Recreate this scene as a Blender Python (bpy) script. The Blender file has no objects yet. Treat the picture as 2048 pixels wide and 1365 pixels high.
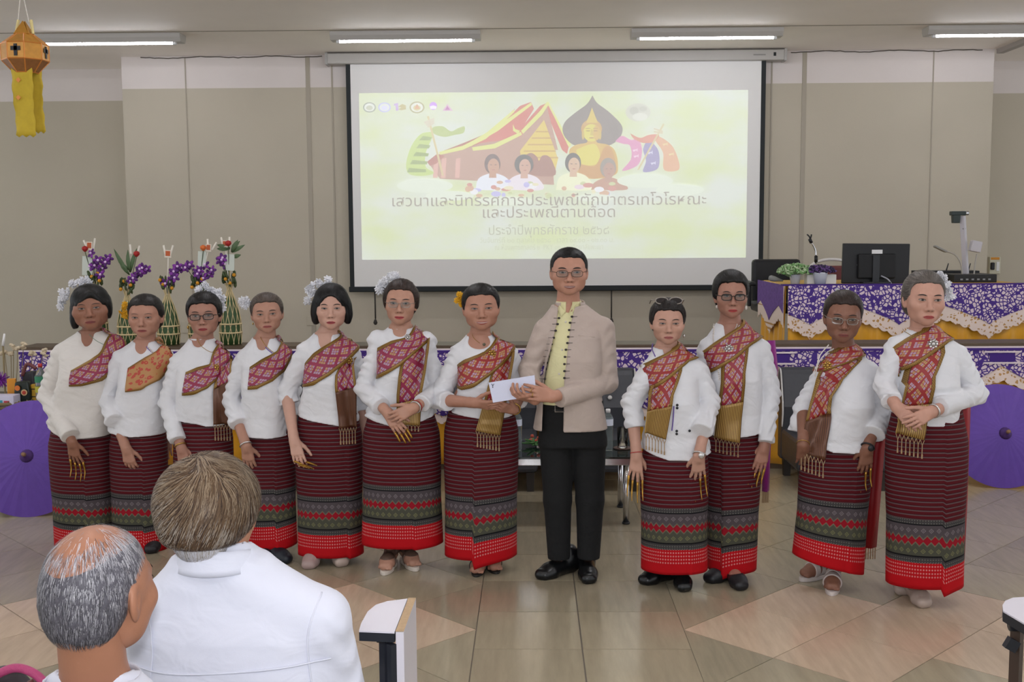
import bpy, math, random
import numpy as np
from mathutils import Vector, Matrix

rng = np.random.default_rng(7)
random.seed(7)
scene = bpy.context.scene
COL = scene.collection

# ------------------------------------------------------------------ camera
F_PX, CAM_H = 2210.0, 1.72
_yaw, _pit, _roll = math.radians(1.04), math.atan(215.5 / 2210), math.radians(0.35)
_f = np.array([-math.sin(_yaw) * math.cos(_pit), math.cos(_yaw) * math.cos(_pit), -math.sin(_pit)])
_r0 = np.cross(_f, [0, 0, 1.0]); _r0 /= np.linalg.norm(_r0)
_u0 = np.cross(_r0, _f)
_R = _r0 * math.cos(_roll) - _u0 * math.sin(_roll)
_U = _u0 * math.cos(_roll) + _r0 * math.sin(_roll)
cam_data = bpy.data.cameras.new('camera')
cam = bpy.data.objects.new('camera', cam_data); COL.objects.link(cam)
cam_data.sensor_fit = 'HORIZONTAL'; cam_data.sensor_width = 36.0
cam_data.lens = F_PX / 2048 * 36.0
cam_data.clip_start = 0.05
cam.matrix_world = Matrix(((_R[0], _U[0], -_f[0], 0), (_R[1], _U[1], -_f[1], 0), (_R[2], _U[2], -_f[2], CAM_H), (0, 0, 0, 1)))
scene.camera = cam

# ------------------------------------------------------------------ view, world, lamps that stand outside the frame
vs = scene.view_settings
vs.view_transform = 'Standard'; vs.look = 'None'; vs.gamma = 1.0; vs.use_curve_mapping = False
vs.exposure = 1.36
world = bpy.data.worlds.new('world'); scene.world = world
world.use_nodes = True
bg = world.node_tree.nodes['Background']
bg.inputs['Color'].default_value = (0.92, 0.96, 1.0, 1)
bg.inputs['Strength'].default_value = 0.46          # soft even fill, added through the room's open back and sides

LAMP_W = 44.0                                       # ceiling tubes, watts each
def area_light(name, loc, size, power, color, rot=(0, 0, 0)):
    l = bpy.data.lights.new(name, 'AREA'); l.shape = 'RECTANGLE'
    l.size, l.size_y = size; l.energy = power; l.color = color
    o = bpy.data.objects.new(name, l); COL.objects.link(o)
    o.location = loc; o.rotation_euler = rot
    return o
# the photographer's flash, just above the lens
fl = bpy.data.lights.new('camera_flash', 'SPOT'); fl.energy = 62; fl.spot_size = math.radians(75); fl.spot_blend = 0.8
fl.shadow_soft_size = 0.04; fl.color = (0.93, 0.95, 1.0)
flo = bpy.data.objects.new('camera_flash', fl); COL.objects.link(flo)
flo.location = (0.0, 0.02, CAM_H + 0.13)
flo.rotation_euler = cam.matrix_world.to_euler()

# ------------------------------------------------------------------ projection helpers (photo pixel + depth -> point)
def _ray(u, v):
    return _f + (u - 1024) / F_PX * _R - (v - 682.5) / F_PX * _U
def P(u, v, Y):
    d = _ray(u, v); q = d * (Y / d[1]); q[2] += CAM_H
    return q
def G(u, v, z=0.0):
    d = _ray(u, v); t = (z - CAM_H) / d[2]; q = d * t; q[2] += CAM_H
    return q

# ------------------------------------------------------------------ colours, materials, node maths
def lin(h):
    h = h.lstrip('#'); c = [int(h[i:i + 2], 16) / 255 for i in (0, 2, 4)]
    return tuple((x / 12.92 if x <= 0.04045 else ((x + 0.055) / 1.055) ** 2.4) for x in c)
def lin4(h): return lin(h) + (1.0,)
MATS = {}
class E:
    """tiny wrapper: arithmetic on shader sockets"""
    def __init__(s, nt, v): s.nt, s.v = nt, v
    def _op(s, op, *a):
        n = s.nt.nodes.new('ShaderNodeMath'); n.operation = op
        for i, x in enumerate((s,) + a):
            x = x.v if isinstance(x, E) else x
            if isinstance(x, (int, float)): n.inputs[i].default_value = x
            else: s.nt.links.new(x, n.inputs[i])
        return E(s.nt, n.outputs[0])
    def __add__(s, o): return s._op('ADD', o)
    def __sub__(s, o): return s._op('SUBTRACT', o)
    def __mul__(s, o): return s._op('MULTIPLY', o)
    def __truediv__(s, o): return s._op('DIVIDE', o)
    def fract(s): return s._op('FRACT')
    def floor(s): return s._op('FLOOR')
    def abs(s): return s._op('ABSOLUTE')
    def lt(s, o): return s._op('LESS_THAN', o)
    def gt(s, o): return s._op('GREATER_THAN', o)
    def mn(s, o): return s._op('MINIMUM', o)
    def mx(s, o): return s._op('MAXIMUM', o)
    def mod(s, o): return s._op('MODULO', o)
    def sin(s): return s._op('SINE')
    def between(s, a, b): return s.gt(a) * s.lt(b)
def nd(nt, t, **kw):
    n = nt.nodes.new(t)
    for k, v in kw.items():
        if k.startswith('i_'): n.inputs[k[2:].replace('_', ' ')].default_value = v
        else: setattr(n, k, v)
    return n
def mixc(nt, fac, a, b):
    n = nt.nodes.new('ShaderNodeMix'); n.data_type = 'RGBA'
    for i, x in ((0, fac), (6, a), (7, b)):
        x = x.v if isinstance(x, E) else x
        if isinstance(x, str) : x = lin4(x)
        if isinstance(x, (int, float, tuple)): n.inputs[i].default_value = x
        else: nt.links.new(x, n.inputs[i])
    return n.outputs[2]
def new_mat(name):
    m = bpy.data.materials.new(name); m.use_nodes = True
    nt = m.node_tree; b = nt.nodes['Principled BSDF']
    MATS[name] = m
    return m, nt, b
def mat(name, color, rough=0.6, metal=0.0, spec=0.5, noise=0.0, nscale=20.0, bump=0.0, bscale=60.0, stretch=None, emit=None, estr=0.0,
        trans=0.0, sheen=0.0, sub=0.0, ior=1.45, coat=0.0):
    if name in MATS: return MATS[name]
    m, nt, b = new_mat(name)
    c = lin4(color) if isinstance(color, str) else tuple(color) + (1.0,)
    b.inputs['Base Color'].default_value = c
    b.inputs['Roughness'].default_value = rough; b.inputs['Metallic'].default_value = metal
    b.inputs['Specular IOR Level'].default_value = spec; b.inputs['IOR'].default_value = ior
    b.inputs['Transmission Weight'].default_value = trans; b.inputs['Sheen Weight'].default_value = sheen
    b.inputs['Coat Weight'].default_value = coat
    if sub:
        b.inputs['Subsurface Weight'].default_value = sub; b.inputs['Subsurface Radius'].default_value = (0.012, 0.005, 0.003)
        b.inputs['Subsurface Scale'].default_value = 0.5
    if emit:
        b.inputs['Emission Color'].default_value = lin4(emit); b.inputs['Emission Strength'].default_value = estr
    if noise or bump:
        tc = nd(nt, 'ShaderNodeTexCoord'); mp = nd(nt, 'ShaderNodeMapping')
        nt.links.new(tc.outputs['Object'], mp.inputs['Vector'])
        if stretch: mp.inputs['Scale'].default_value = stretch
    if noise:
        n = nd(nt, 'ShaderNodeTexNoise', i_Scale=nscale, i_Detail=4.0); nt.links.new(mp.outputs[0], n.inputs['Vector'])
        d = tuple(max(0, x * (1 - noise)) for x in c[:3]) + (1.0,); l = tuple(min(1, x * (1 + noise)) for x in c[:3]) + (1.0,)
        nt.links.new(mixc(nt, n.outputs['Fac'], d, l), b.inputs['Base Color'])
    if bump:
        n = nd(nt, 'ShaderNodeTexNoise', i_Scale=bscale, i_Detail=5.0); nt.links.new(mp.outputs[0], n.inputs['Vector'])
        bp = nd(nt, 'ShaderNodeBump', i_Strength=bump, i_Distance=0.01); nt.links.new(n.outputs['Fac'], bp.inputs['Height'])
        nt.links.new(bp.outputs[0], b.inputs['Normal'])
    return m

# ------------------------------------------------------------------ objects
def org(o):
    p = np.zeros(3)
    while o is not None:
        p += np.array(o.location); o = o.parent
    return p
def tag(o, label=None, cat=None, group=None, kind=None):
    if label: o['label'] = label
    if cat: o['category'] = cat
    if group: o['group'] = group
    if kind: o['kind'] = kind
    return o
def thing(name, loc, label, cat, group=None):
    o = bpy.data.objects.new(name, None); COL.objects.link(o)
    o.empty_display_size = 0.1
    o.location = [float(x) for x in loc]
    return tag(o, label, cat, group)
def mkmesh(name, V, Fc, smooth=True, uv=None, fmat=None):
    me = bpy.data.meshes.new(name)
    V = np.asarray(V, dtype=float)
    if isinstance(Fc, np.ndarray):
        nf, k = Fc.shape
        me.vertices.add(len(V)); me.vertices.foreach_set('co', V.astype(np.float32).ravel())
        me.loops.add(nf * k); me.loops.foreach_set('vertex_index', Fc.astype(np.int32).ravel())
        me.polygons.add(nf); me.polygons.foreach_set('loop_start', np.arange(0, nf * k, k, dtype=np.int32))
        me.update(calc_edges=True); me.validate()
    else:
        me.from_pydata([tuple(v) for v in V], [], [tuple(int(i) for i in f) for f in Fc]); me.update()
    if smooth: me.polygons.foreach_set('use_smooth', np.ones(len(me.polygons), dtype=bool))
    if uv is not None:
        uvl = me.uv_layers.new(name='UVMap')
        li = np.zeros(len(me.loops), dtype=np.int32); me.loops.foreach_get('vertex_index', li)
        uvl.data.foreach_set('uv', np.asarray(uv, dtype=np.float32)[li].ravel())
    if fmat is not None: me.polygons.foreach_set('material_index', np.asarray(fmat, dtype=np.int32))
    return me
def obj(name, V, Fc, mats, parent=None, smooth=True, uv=None, fmat=None, base=None, bevel=0.0, solid=0.0, offset=0.0):
    """one mesh object; V in world coordinates"""
    V = np.asarray(V, dtype=float)
    o0 = org(parent) if parent is not None else (np.asarray(base, float) if base is not None else np.zeros(3))
    me = mkmesh(name, V - o0, Fc, smooth, uv, fmat)
    for m in (mats if isinstance(mats, (list, tuple)) else [mats]): me.materials.append(m)
    o = bpy.data.objects.new(name, me); COL.objects.link(o)
    if parent is not None: o.parent = parent
    else: o.location = o0
    if solid:
        s = o.modifiers.new('solidify', 'SOLIDIFY'); s.thickness = solid; s.offset = offset
    if bevel:
        b = o.modifiers.new('bevel', 'BEVEL'); b.width = bevel; b.segments = 2; b.limit_method = 'ANGLE'
    return o
def share(src, name, loc, parent=None, rotz=0.0):
    o = bpy.data.objects.new(name, src.data); COL.objects.link(o)
    o.parent = parent
    o.location = loc; o.rotation_euler = (0, 0, rotz)
    return o

class MB:
    """collects geometry for one mesh"""
    def __init__(s): s.v, s.f, s.m, s.n = [], [], [], 0
    def add(s, V, Fc, m=0):
        V = np.asarray(V, float).reshape(-1, 3)
        for f in Fc: s.f.append(tuple(int(i) + s.n for i in f)); s.m.append(m)
        s.v.append(V); s.n += len(V); return s
    def box(s, c, size, rot=None, m=0, taper=1.0):
        x, y, z = np.array(size) / 2
        V = np.array([[-x, -y, -z], [x, -y, -z], [x, y, -z], [-x, y, -z], [-x * taper, -y * taper, z], [x * taper, -y * taper, z], [x * taper, y * taper, z], [-x * taper, y * taper, z]])
        if rot is not None: V = V @ np.array(rot).T
        return s.add(V + np.array(c), [(0, 3, 2, 1), (4, 5, 6, 7), (0, 1, 5, 4), (1, 2, 6, 5), (2, 3, 7, 6), (3, 0, 4, 7)], m)
    def span(s, lo, hi, m=0):
        lo, hi = np.array(lo, float), np.array(hi, float)
        return s.box((lo + hi) / 2, np.abs(hi - lo), m=m)
    def tube(s, pts, r, n=8, m=0, closed=False, caps=True):
        pts = np.asarray(pts, float); k = len(pts)
        r = np.full(k, r) if np.isscalar(r) else np.asarray(r, float)
        T = np.gradient(pts, axis=0) if not closed else np.roll(pts, -1, 0) - np.roll(pts, 1, 0)
        T /= np.linalg.norm(T, axis=1, keepdims=True) + 1e-12
        up = np.array([0, 0, 1.0]) if abs(T[0][2]) < 0.9 else np.array([1.0, 0, 0])
        V = []; A = np.cross(T[0], up); A /= np.linalg.norm(A)
        for i in range(k):
            A = A - T[i] * (A @ T[i]); A /= np.linalg.norm(A) + 1e-12
            B = np.cross(T[i], A)
            a = np.linspace(0, 2 * math.pi, n, endpoint=False)
            V.append(pts[i] + r[i] * (np.cos(a)[:, None] * A + np.sin(a)[:, None] * B))
        Fc = []
        for i in range(k if closed else k - 1):
            j = (i + 1) % k
            for q in range(n):
                Fc.append((i * n + q, i * n + (q + 1) % n, j * n + (q + 1) % n, j * n + q))
        if caps and not closed:
            Fc.append(tuple(range(n))[::-1]); Fc.append(tuple((k - 1) * n + q for q in range(n)))
        return s.add(np.concatenate(V), Fc, m)
    def lathe(s, prof, c=(0, 0, 0), n=24, m=0, axis=None, caps=True):
        """prof: list of (radius, height) along local z"""
        a = np.linspace(0, 2 * math.pi, n, endpoint=False); V = []
        for r, h in prof: V.append(np.stack([r * np.cos(a), r * np.sin(a), np.full(n, h)], 1))
        V = np.concatenate(V)
        if axis is not None: V = V @ np.array(axis).T
        k = len(prof); Fc = []
        for i in range(k - 1):
            for q in range(n): Fc.append((i * n + q, i * n + (q + 1) % n, (i + 1) * n + (q + 1) % n, (i + 1) * n + q))
        if caps:
            Fc.append(tuple(range(n))[::-1]); Fc.append(tuple((k - 1) * n + q for q in range(n)))
        return s.add(V + np.array(c), Fc, m)
    def prism(s, pts, d, m=0):
        """polygon pts (3D, planar) extruded by vector d"""
        pts = np.asarray(pts, float); k = len(pts)
        Fc = [tuple(range(k)), tuple(range(2 * k - 1, k - 1, -1))] + [(i, k + i, k + (i + 1) % k, (i + 1) % k) for i in range(k)]
        return s.add(np.concatenate([pts, pts + np.array(d)]), Fc, m)
    def blob(s, c, r, n=8, m=0, rot=None):
        r = np.full(3, r) if np.isscalar(r) else np.array(r, float)
        th = np.linspace(0, math.pi, n // 2 + 1); V = []
        a = np.linspace(0, 2 * math.pi, n, endpoint=False)
        for t in th[1:-1]: V.append(np.stack([np.sin(t) * np.cos(a), np.sin(t) * np.sin(a), np.full(n, np.cos(t))], 1))
        V = np.concatenate([[[0, 0, 1.0]], np.concatenate(V), [[0, 0, -1.0]]]) * r
        if rot is not None: V = V @ np.array(rot).T
        Fc = [(0, 1 + q, 1 + (q + 1) % n) for q in range(n)]
        k = n // 2 - 1
        for i in range(k - 1):
            for q in range(n): Fc.append((1 + i * n + q, 1 + (i + 1) * n + q, 1 + (i + 1) * n + (q + 1) % n, 1 + i * n + (q + 1) % n))
        L = 1 + (k - 1) * n
        Fc += [(L + q, 1 + k * n, L + (q + 1) % n) for q in range(n)]
        return s.add(V + np.array(c), Fc, m)
    def grid(s, A, m=0):
        """A: (r,c,3) array of points"""
        A = np.asarray(A, float); r, c = A.shape[:2]
        Fc = [(i * c + j, i * c + j + 1, (i + 1) * c + j + 1, (i + 1) * c + j) for i in range(r - 1) for j in range(c - 1)]
        return s.add(A.reshape(-1, 3), Fc, m)
    def build(s, name, mats, parent=None, smooth=False, **kw):
        return obj(name, np.concatenate(s.v), s.f, mats, parent, smooth, fmat=s.m if max(s.m) else None, **kw)
def rotz(a): c, s = math.cos(a), math.sin(a); return np.array([[c, -s, 0], [s, c, 0], [0, 0, 1.0]])
def rotx(a): c, s = math.cos(a), math.sin(a); return np.array([[1.0, 0, 0], [0, c, -s], [0, s, c]])
def roty(a): c, s = math.cos(a), math.sin(a); return np.array([[c, 0, s], [0, 1.0, 0], [-s, 0, c]])
def curve(pts, n=24):
    """smooth curve through control points (Catmull-Rom)"""
    p = np.asarray(pts, float); p = np.concatenate([[2 * p[0] - p[1]], p, [2 * p[-1] - p[-2]]])
    out = []; k = len(p) - 3
    for t in np.linspace(0, k, n):
        i = min(int(t), k - 1); u = t - i; a, b, c, d = p[i:i + 4]
        out.append(0.5 * (2 * b + (c - a) * u + (2 * a - 5 * b + 4 * c - d) * u * u + (3 * b - a - 3 * c + d) * u ** 3))
    return np.array(out)

# ------------------------------------------------------------------ signed distance modelling for organic shapes
def s_ell(c, r, rot=None):
    c, r = np.array(c, float), np.array(r, float) if not np.isscalar(r) else np.full(3, float(r))
    Rm = None if rot is None else np.array(rot)
    def fn(p):
        q = p - c
        if Rm is not None: q = q @ Rm
        a = q / r; k0 = np.sqrt((a * a).sum(-1)); b = a / r; k1 = np.sqrt((b * b).sum(-1)) + 1e-9
        return k0 * (k0 - 1) / k1
    m = r.max() if rot is not None else r
    return fn, c - m, c + m
def s_cone(a, b, ra, rb=None):
    a, b = np.array(a, float), np.array(b, float); rb = ra if rb is None else rb
    ba = b - a; L = ba @ ba + 1e-12; m = max(ra, rb)
    def fn(p):
        h = np.clip(((p - a) @ ba) / L, 0, 1)
        q = p - a - h[..., None] * ba
        return np.sqrt((q * q).sum(-1)) - (ra + (rb - ra) * h)
    return fn, np.minimum(a, b) - m, np.maximum(a, b) + m
def s_loft(rings, zlo=None, zhi=None, e=2.4):
    """rings: (z, cx, cy, rx, ry) rising; elliptical column"""
    R_ = np.array(sorted(rings), float); z = R_[:, 0]
    zlo = z[0] if zlo is None else zlo; zhi = z[-1] if zhi is None else zhi
    def fn(p):
        pz = p[..., 2]
        cx, cy, rx, ry = (np.interp(pz, z, R_[:, i]) for i in range(1, 5))
        k = ((np.abs(p[..., 0] - cx) / rx) ** e + (np.abs(p[..., 1] - cy) / ry) ** e + 1e-12) ** (1 / e)
        d = (k - 1) * np.minimum(rx, ry)
        return np.maximum(np.maximum(d, zlo - pz), pz - zhi)
    lo = np.array([(R_[:, 1] - R_[:, 3]).min(), (R_[:, 2] - R_[:, 4]).min(), zlo]); hi = np.array([(R_[:, 1] + R_[:, 3]).max(), (R_[:, 2] + R_[:, 4]).max(), zhi])
    return fn, lo, hi
class Field:
    def __init__(s): s.ops = []
    def add(s, prim, k=0.0): s.ops.append((prim, '+', k)); return s
    def sub(s, prim, k=0.0): s.ops.append((prim, '-', k)); return s
    def cut(s, fn, k=0.0): s.ops.append(((fn, None, None), '&', k)); return s
    @staticmethod
    def _mix(d, v, mode, k):
        if mode == '+':
            if k <= 0: return np.minimum(d, v)
            h = np.maximum(k - np.abs(d - v), 0) / k; return np.minimum(d, v) - h * h * k * 0.25
        if mode == '-': v = -v
        if k <= 0: return np.maximum(d, v)
        h = np.maximum(k - np.abs(d - v), 0) / k; return np.maximum(d, v) + h * h * k * 0.25
    def __call__(s, p):
        d = np.full(p.shape[:-1], 9.0)
        for (fn, lo, hi), mode, k in s.ops: d = s._mix(d, fn(p), mode, k)
        return d
    def bounds(s):
        L = [o[0][1] for o in s.ops if o[1] == '+']; Hh = [o[0][2] for o in s.ops if o[1] == '+']
        return np.min(L, 0), np.max(Hh, 0)
    def mesh(s, h, lo=None, hi=None):
        l0, h0 = s.bounds()
        lo = l0 - 3 * h if lo is None else np.maximum(np.array(lo, float), l0 - 3 * h)
        hi = h0 + 3 * h if hi is None else np.minimum(np.array(hi, float), h0 + 3 * h)
        n = np.ceil((hi - lo) / h).astype(int) + 1
        ax = [lo[i] + h * np.arange(n[i]) for i in range(3)]
        D = np.full(n, 9.0)
        for (fn, a, b), mode, k in s.ops:
            if a is None: i0, i1 = np.zeros(3, int), n
            else:
                g = k + 3 * h
                i0 = np.clip(np.floor((a - g - lo) / h).astype(int), 0, n); i1 = np.clip(np.ceil((b + g - lo) / h).astype(int) + 1, 0, n)
            if (i1 <= i0).any(): continue
            sl = tuple(slice(i0[i], i1[i]) for i in range(3))
            p = np.stack(np.meshgrid(*[ax[i][sl[i]] for i in range(3)], indexing='ij'), -1)
            D[sl] = s._mix(D[sl], fn(p), mode, k)
        return surface_nets(D, lo, h)
    def grad(s, p, e=0.0015):
        g = np.stack([s(p + e * np.eye(3)[i]) - s(p - e * np.eye(3)[i]) for i in range(3)], -1)
        return g / (np.linalg.norm(g, axis=-1, keepdims=True) + 1e-9)
    def snap(s, p, off=0.0, it=6):
        p = np.array(p, float)
        for _ in range(it): p = p - (s(p) - off)[..., None] * s.grad(p)
        return p
    def front(s, x, z, y0, y1, off=0.0, n=48):
        """march along +y from y0; returns y of first hit (or nan)"""
        x, z = np.asarray(x, float), np.asarray(z, float)
        y = np.full(x.shape, y0); hit = np.zeros(x.shape, bool)
        for _ in range(n):
            d = s(np.stack([x, y, z], -1)) - off
            hit |= d < 0.0012
            y = np.where(hit, y, y + np.clip(d * 0.8, 0.001, 0.05))
        y = np.where(hit & (y < y1), y, np.nan)
        return y
_CO = np.array([[i, j, k] for i in (0, 1) for j in (0, 1) for k in (0, 1)])
_ED = [(a, b) for a in range(8) for b in range(a + 1, 8) if np.abs(_CO[a] - _CO[b]).sum() == 1]
def surface_nets(D, lo, h):
    S = D < 0; n = np.array(D.shape) - 1
    cs = [S[c[0]:c[0] + n[0], c[1]:c[1] + n[1], c[2]:c[2] + n[2]] for c in _CO]
    cnt = sum(c.astype(np.int8) for c in cs); act = (cnt > 0) & (cnt < 8)
    idx = np.argwhere(act)
    vals = np.stack([D[idx[:, 0] + c[0], idx[:, 1] + c[1], idx[:, 2] + c[2]] for c in _CO], 1)
    acc = np.zeros((len(idx), 3)); w = np.zeros(len(idx))
    for a, b in _ED:
        va, vb = vals[:, a], vals[:, b]; m = (va < 0) != (vb < 0)
        t = np.where(m, va / np.where(m, va - vb, 1), 0)
        acc += np.where(m[:, None], _CO[a] + t[:, None] * (_CO[b] - _CO[a]), 0); w += m
    V = lo + h * (idx + acc / w[:, None])
    vid = np.full(n, -1, np.int64); vid[act] = np.arange(len(idx))
    quads = []
    for ax in range(3):
        o = [a for a in range(3) if a != ax]
        sl0 = [slice(None)] * 3; sl1 = [slice(None)] * 3
        sl0[ax] = slice(0, n[ax]); sl1[ax] = slice(1, n[ax] + 1)
        for a in o: sl0[a] = sl1[a] = slice(1, n[a])
        s0, s1 = S[tuple(sl0)], S[tuple(sl1)]
        e = np.argwhere(s0 != s1); inside = s0[tuple(e.T)]
        e = e.copy()
        for a in o: e[:, a] += 1
        q = []
        for da, db in ((-1, -1), (0, -1), (0, 0), (-1, 0)):
            c = e.copy(); c[:, o[0]] += da; c[:, o[1]] += db
            q.append(vid[c[:, 0], c[:, 1], c[:, 2]])
        q = np.stack(q, 1)
        flip = inside if ax != 1 else ~inside
        q[~flip] = q[~flip][:, ::-1]
        quads.append(q)
    Q = np.concatenate(quads); Q = Q[(Q >= 0).all(1)]
    return V, Q
# ================================================================== the room
CEIL, WALL_Y, REC_Y = 3.52, 11.32, 12.12
STAGE_Z, CTR_Z, CTR_Y = 0.60, 0.918, 7.95
def wall_mat(name, base):
    m, nt, b = new_mat(name)
    tc = nd(nt, 'ShaderNodeTexCoord'); n = nd(nt, 'ShaderNodeTexNoise', i_Scale=1.3, i_Detail=5.0)
    nt.links.new(tc.outputs['Object'], n.inputs['Vector'])
    c = lin(base)
    nt.links.new(mixc(nt, n.outputs['Fac'], tuple(x * 0.9 for x in c) + (1,), tuple(min(1, x * 1.08) for x in c) + (1,)), b.inputs['Base Color'])
    b.inputs['Roughness'].default_value = 0.75
    n2 = nd(nt, 'ShaderNodeTexNoise', i_Scale=90.0); bp = nd(nt, 'ShaderNodeBump', i_Strength=0.06, i_Distance=0.01)
    nt.links.new(tc.outputs['Object'], n2.inputs['Vector']); nt.links.new(n2.outputs['Fac'], bp.inputs['Height']); nt.links.new(bp.outputs[0], b.inputs['Normal'])
    return m
M_WALL = wall_mat('wall_beige', '#bab19f'); M_WHITE = wall_mat('wall_white', '#d8cfca'); M_CEIL = wall_mat('ceiling_paint', '#f6eee6')
M_SEAM = mat('seam_paint', '#8d8577', 0.8)
def struct(mb, name, m, parent=None, **kw):
    o = mb.build(name, m, parent, **kw)
    if parent is None: o['kind'] = 'structure'
    return o
# walls: a projecting middle bay between two recesses, white band on top
xl, xr = -4.14, 4.62
w = MB(); w.span((xl, WALL_Y, -0.1), (xr, WALL_Y + 0.9, 3.20)); wall_back = struct(w, 'wall_back', M_WALL)
w = MB(); w.span((xl, WALL_Y, 3.20), (xr, WALL_Y + 0.9, CEIL)); struct(w, 'white_band', M_WHITE, wall_back)
w = MB(); w.span((-8.5, REC_Y, -0.1), (xl, REC_Y + 0.15, 3.18)); wall_rl = struct(w, 'wall_back_left', M_WALL)
w = MB(); w.span((-8.5, REC_Y, 3.18), (xl, REC_Y + 0.15, CEIL)); struct(w, 'white_band', M_WHITE, wall_rl)
w = MB(); w.span((xr, REC_Y, -0.1), (8.5, REC_Y + 0.15, 3.18)); wall_rr = struct(w, 'wall_back_right', M_WALL)
w = MB(); w.span((xr, REC_Y, 3.18), (8.5, REC_Y + 0.15, CEIL)); struct(w, 'white_band', M_WHITE, wall_rr)
# board joints on the middle bay: thin vertical cover strips
for u, wd in ((376, .006), (619, .022), (667, .008), (1541, .008), (1606, .022), (1862, .006)):
    x = P(u, 300, WALL_Y)[0]
    w = MB(); w.span((x - wd, WALL_Y - 0.006, 0.6), (x + wd, WALL_Y + 0.01, CEIL - 0.01))
    w.build('joint_strip', mat('joint_strip', '#a79e8f', 0.7), wall_back, bevel=0.002)
# cracked paint line under the ceiling
w = MB()
for x0, x1 in ((xl + 0.2, -2.1), (2.6, 4.5)):
    pts = [(x, WALL_Y - 0.004, CEIL - 0.012 + 0.006 * math.sin(x * 9) + random.uniform(-.004, .004)) for x in np.linspace(x0, x1, 40)]
    w.tube(pts, 0.005, 5)
w.build('crack_line', mat('crack', '#5d554d', 0.9), wall_back)
w = MB(); w.span((-8.5, -6, CEIL), (8.5, REC_Y + 0.2, CEIL + 0.12)); ceiling = struct(w, 'ceiling', M_CEIL)
# cable trunking on the ceiling, right, running towards the camera
w = MB(); w.span((xr + 0.02, 7.0, CEIL - 0.045), (xr + 0.09, WALL_Y, CEIL)); t_ = struct(w, 'trim_1', mat('trunking', '#a8a19b', 0.6))
w = MB(); w.span((-8.5, 9.95, CEIL - 0.004), (8.5, 9.965, CEIL + 0.001)); w.build('ceiling_joint', M_SEAM, ceiling)

# ---- floor: tiles are single pieces
def tile_mat(name, base, ang):
    m, nt, b = new_mat(name)
    tc = nd(nt, 'ShaderNodeTexCoord'); oi = nd(nt, 'ShaderNodeObjectInfo')
    ad = nd(nt, 'ShaderNodeVectorMath', operation='ADD'); mu = nd(nt, 'ShaderNodeVectorMath', operation='SCALE'); mu.inputs['Scale'].default_value = 3.0
    nt.links.new(oi.outputs['Location'], mu.inputs[0])
    mp = nd(nt, 'ShaderNodeMapping'); mp.inputs['Rotation'].default_value = (0, 0, ang); mp.inputs['Scale'].default_value = (9.0, 1.1, 1)
    nt.links.new(tc.outputs['Object'], ad.inputs[0]); nt.links.new(mu.outputs[0], ad.inputs[1]); nt.links.new(ad.outputs[0], mp.inputs['Vector'])
    n = nd(nt, 'ShaderNodeTexNoise', i_Scale=3.0, i_Detail=6.0, i_Roughness=0.62); nt.links.new(mp.outputs[0], n.inputs['Vector'])
    c = lin(base); r = nd(nt, 'ShaderNodeValToRGB'); r.color_ramp.elements[0].position = 0.33; r.color_ramp.elements[1].position = 0.68
    r.color_ramp.elements[0].color = tuple(x * 0.88 for x in c) + (1,); r.color_ramp.elements[1].color = tuple(min(1, x * 1.06) for x in c) + (1,)
    nt.links.new(n.outputs['Fac'], r.inputs[0])
    hv = nd(nt, 'ShaderNodeHueSaturation'); e = E(nt, oi.outputs['Random']) * 0.2 + 0.9
    nt.links.new(e.v, hv.inputs['Value']); nt.links.new(r.outputs[0], hv.inputs['Color']); nt.links.new(hv.outputs[0], b.inputs['Base Color'])
    b.inputs['Roughness'].default_value = 0.2; b.inputs['Specular IOR Level'].default_value = 0.55
    return m
M_TS = tile_mat('tile_walnut_grey', '#9e937c', 0.0); M_TD = tile_mat('tile_grey_diagonal', '#a0967f', math.pi / 4); M_TL = tile_mat('tile_light_beige', '#c3ae96', math.pi / 4)
w = MB(); w.span((-8.5, -6, -0.2), (8.5, REC_Y, -0.003)); floor = struct(w, 'floor', mat('grout', '#6f675b', 0.6))
TS, GAP = 0.4525, 0.0022
X0, X1, YT = -0.248, 0.653, 4.669
def clip(poly, nx, ny, c):
    out = []
    for i in range(len(poly)):
        a, b = poly[i], poly[(i + 1) % len(poly)]
        da, db = nx * a[0] + ny * a[1] - c, nx * b[0] + ny * b[1] - c
        if da <= 0: out.append(a)
        if (da < 0) != (db < 0) and abs(da - db) > 1e-9:
            t = da / (da - db); out.append((a[0] + t * (b[0] - a[0]), a[1] + t * (b[1] - a[1])))
    return out
def add_tile(poly, m):
    if len(poly) < 3: return
    c = np.mean(poly, 0)
    V = [(x - c[0], y - c[1], 0) for x, y in poly] + [(x - c[0], y - c[1], -0.006) for x, y in poly]
    k = len(poly); Fc = [tuple(range(k))] + [(i, (i + 1) % k, k + (i + 1) % k, k + i)[::-1] for i in range(k)]
    me = mkmesh('tile', V, Fc, smooth=False); me.materials.append(m)
    o = bpy.data.objects.new('tile', me); COL.objects.link(o); o.parent = floor; o.location = (c[0], c[1], 0)
stuffV = {0: MB(), 1: MB(), 2: MB()}
ntile = 0
for i in range(-24, 16):
    for j in range(2):
        y = 4.896 + (i - 1) * TS; x = X0 + j * TS
        if y > 8.2 or y < -5.9: continue
        poly = [(x + GAP, y + GAP), (x + (X1 - X0) / 2 - GAP, y + GAP), (x + (X1 - X0) / 2 - GAP, y + TS - GAP), (x + GAP, y + TS - GAP)]
        if y > 3.6: add_tile(poly, M_TS); ntile += 1
        else: stuffV[0].add([(a, b, 0) for a, b in poly], [tuple(range(len(poly)))])
q = math.sqrt(0.5)
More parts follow.
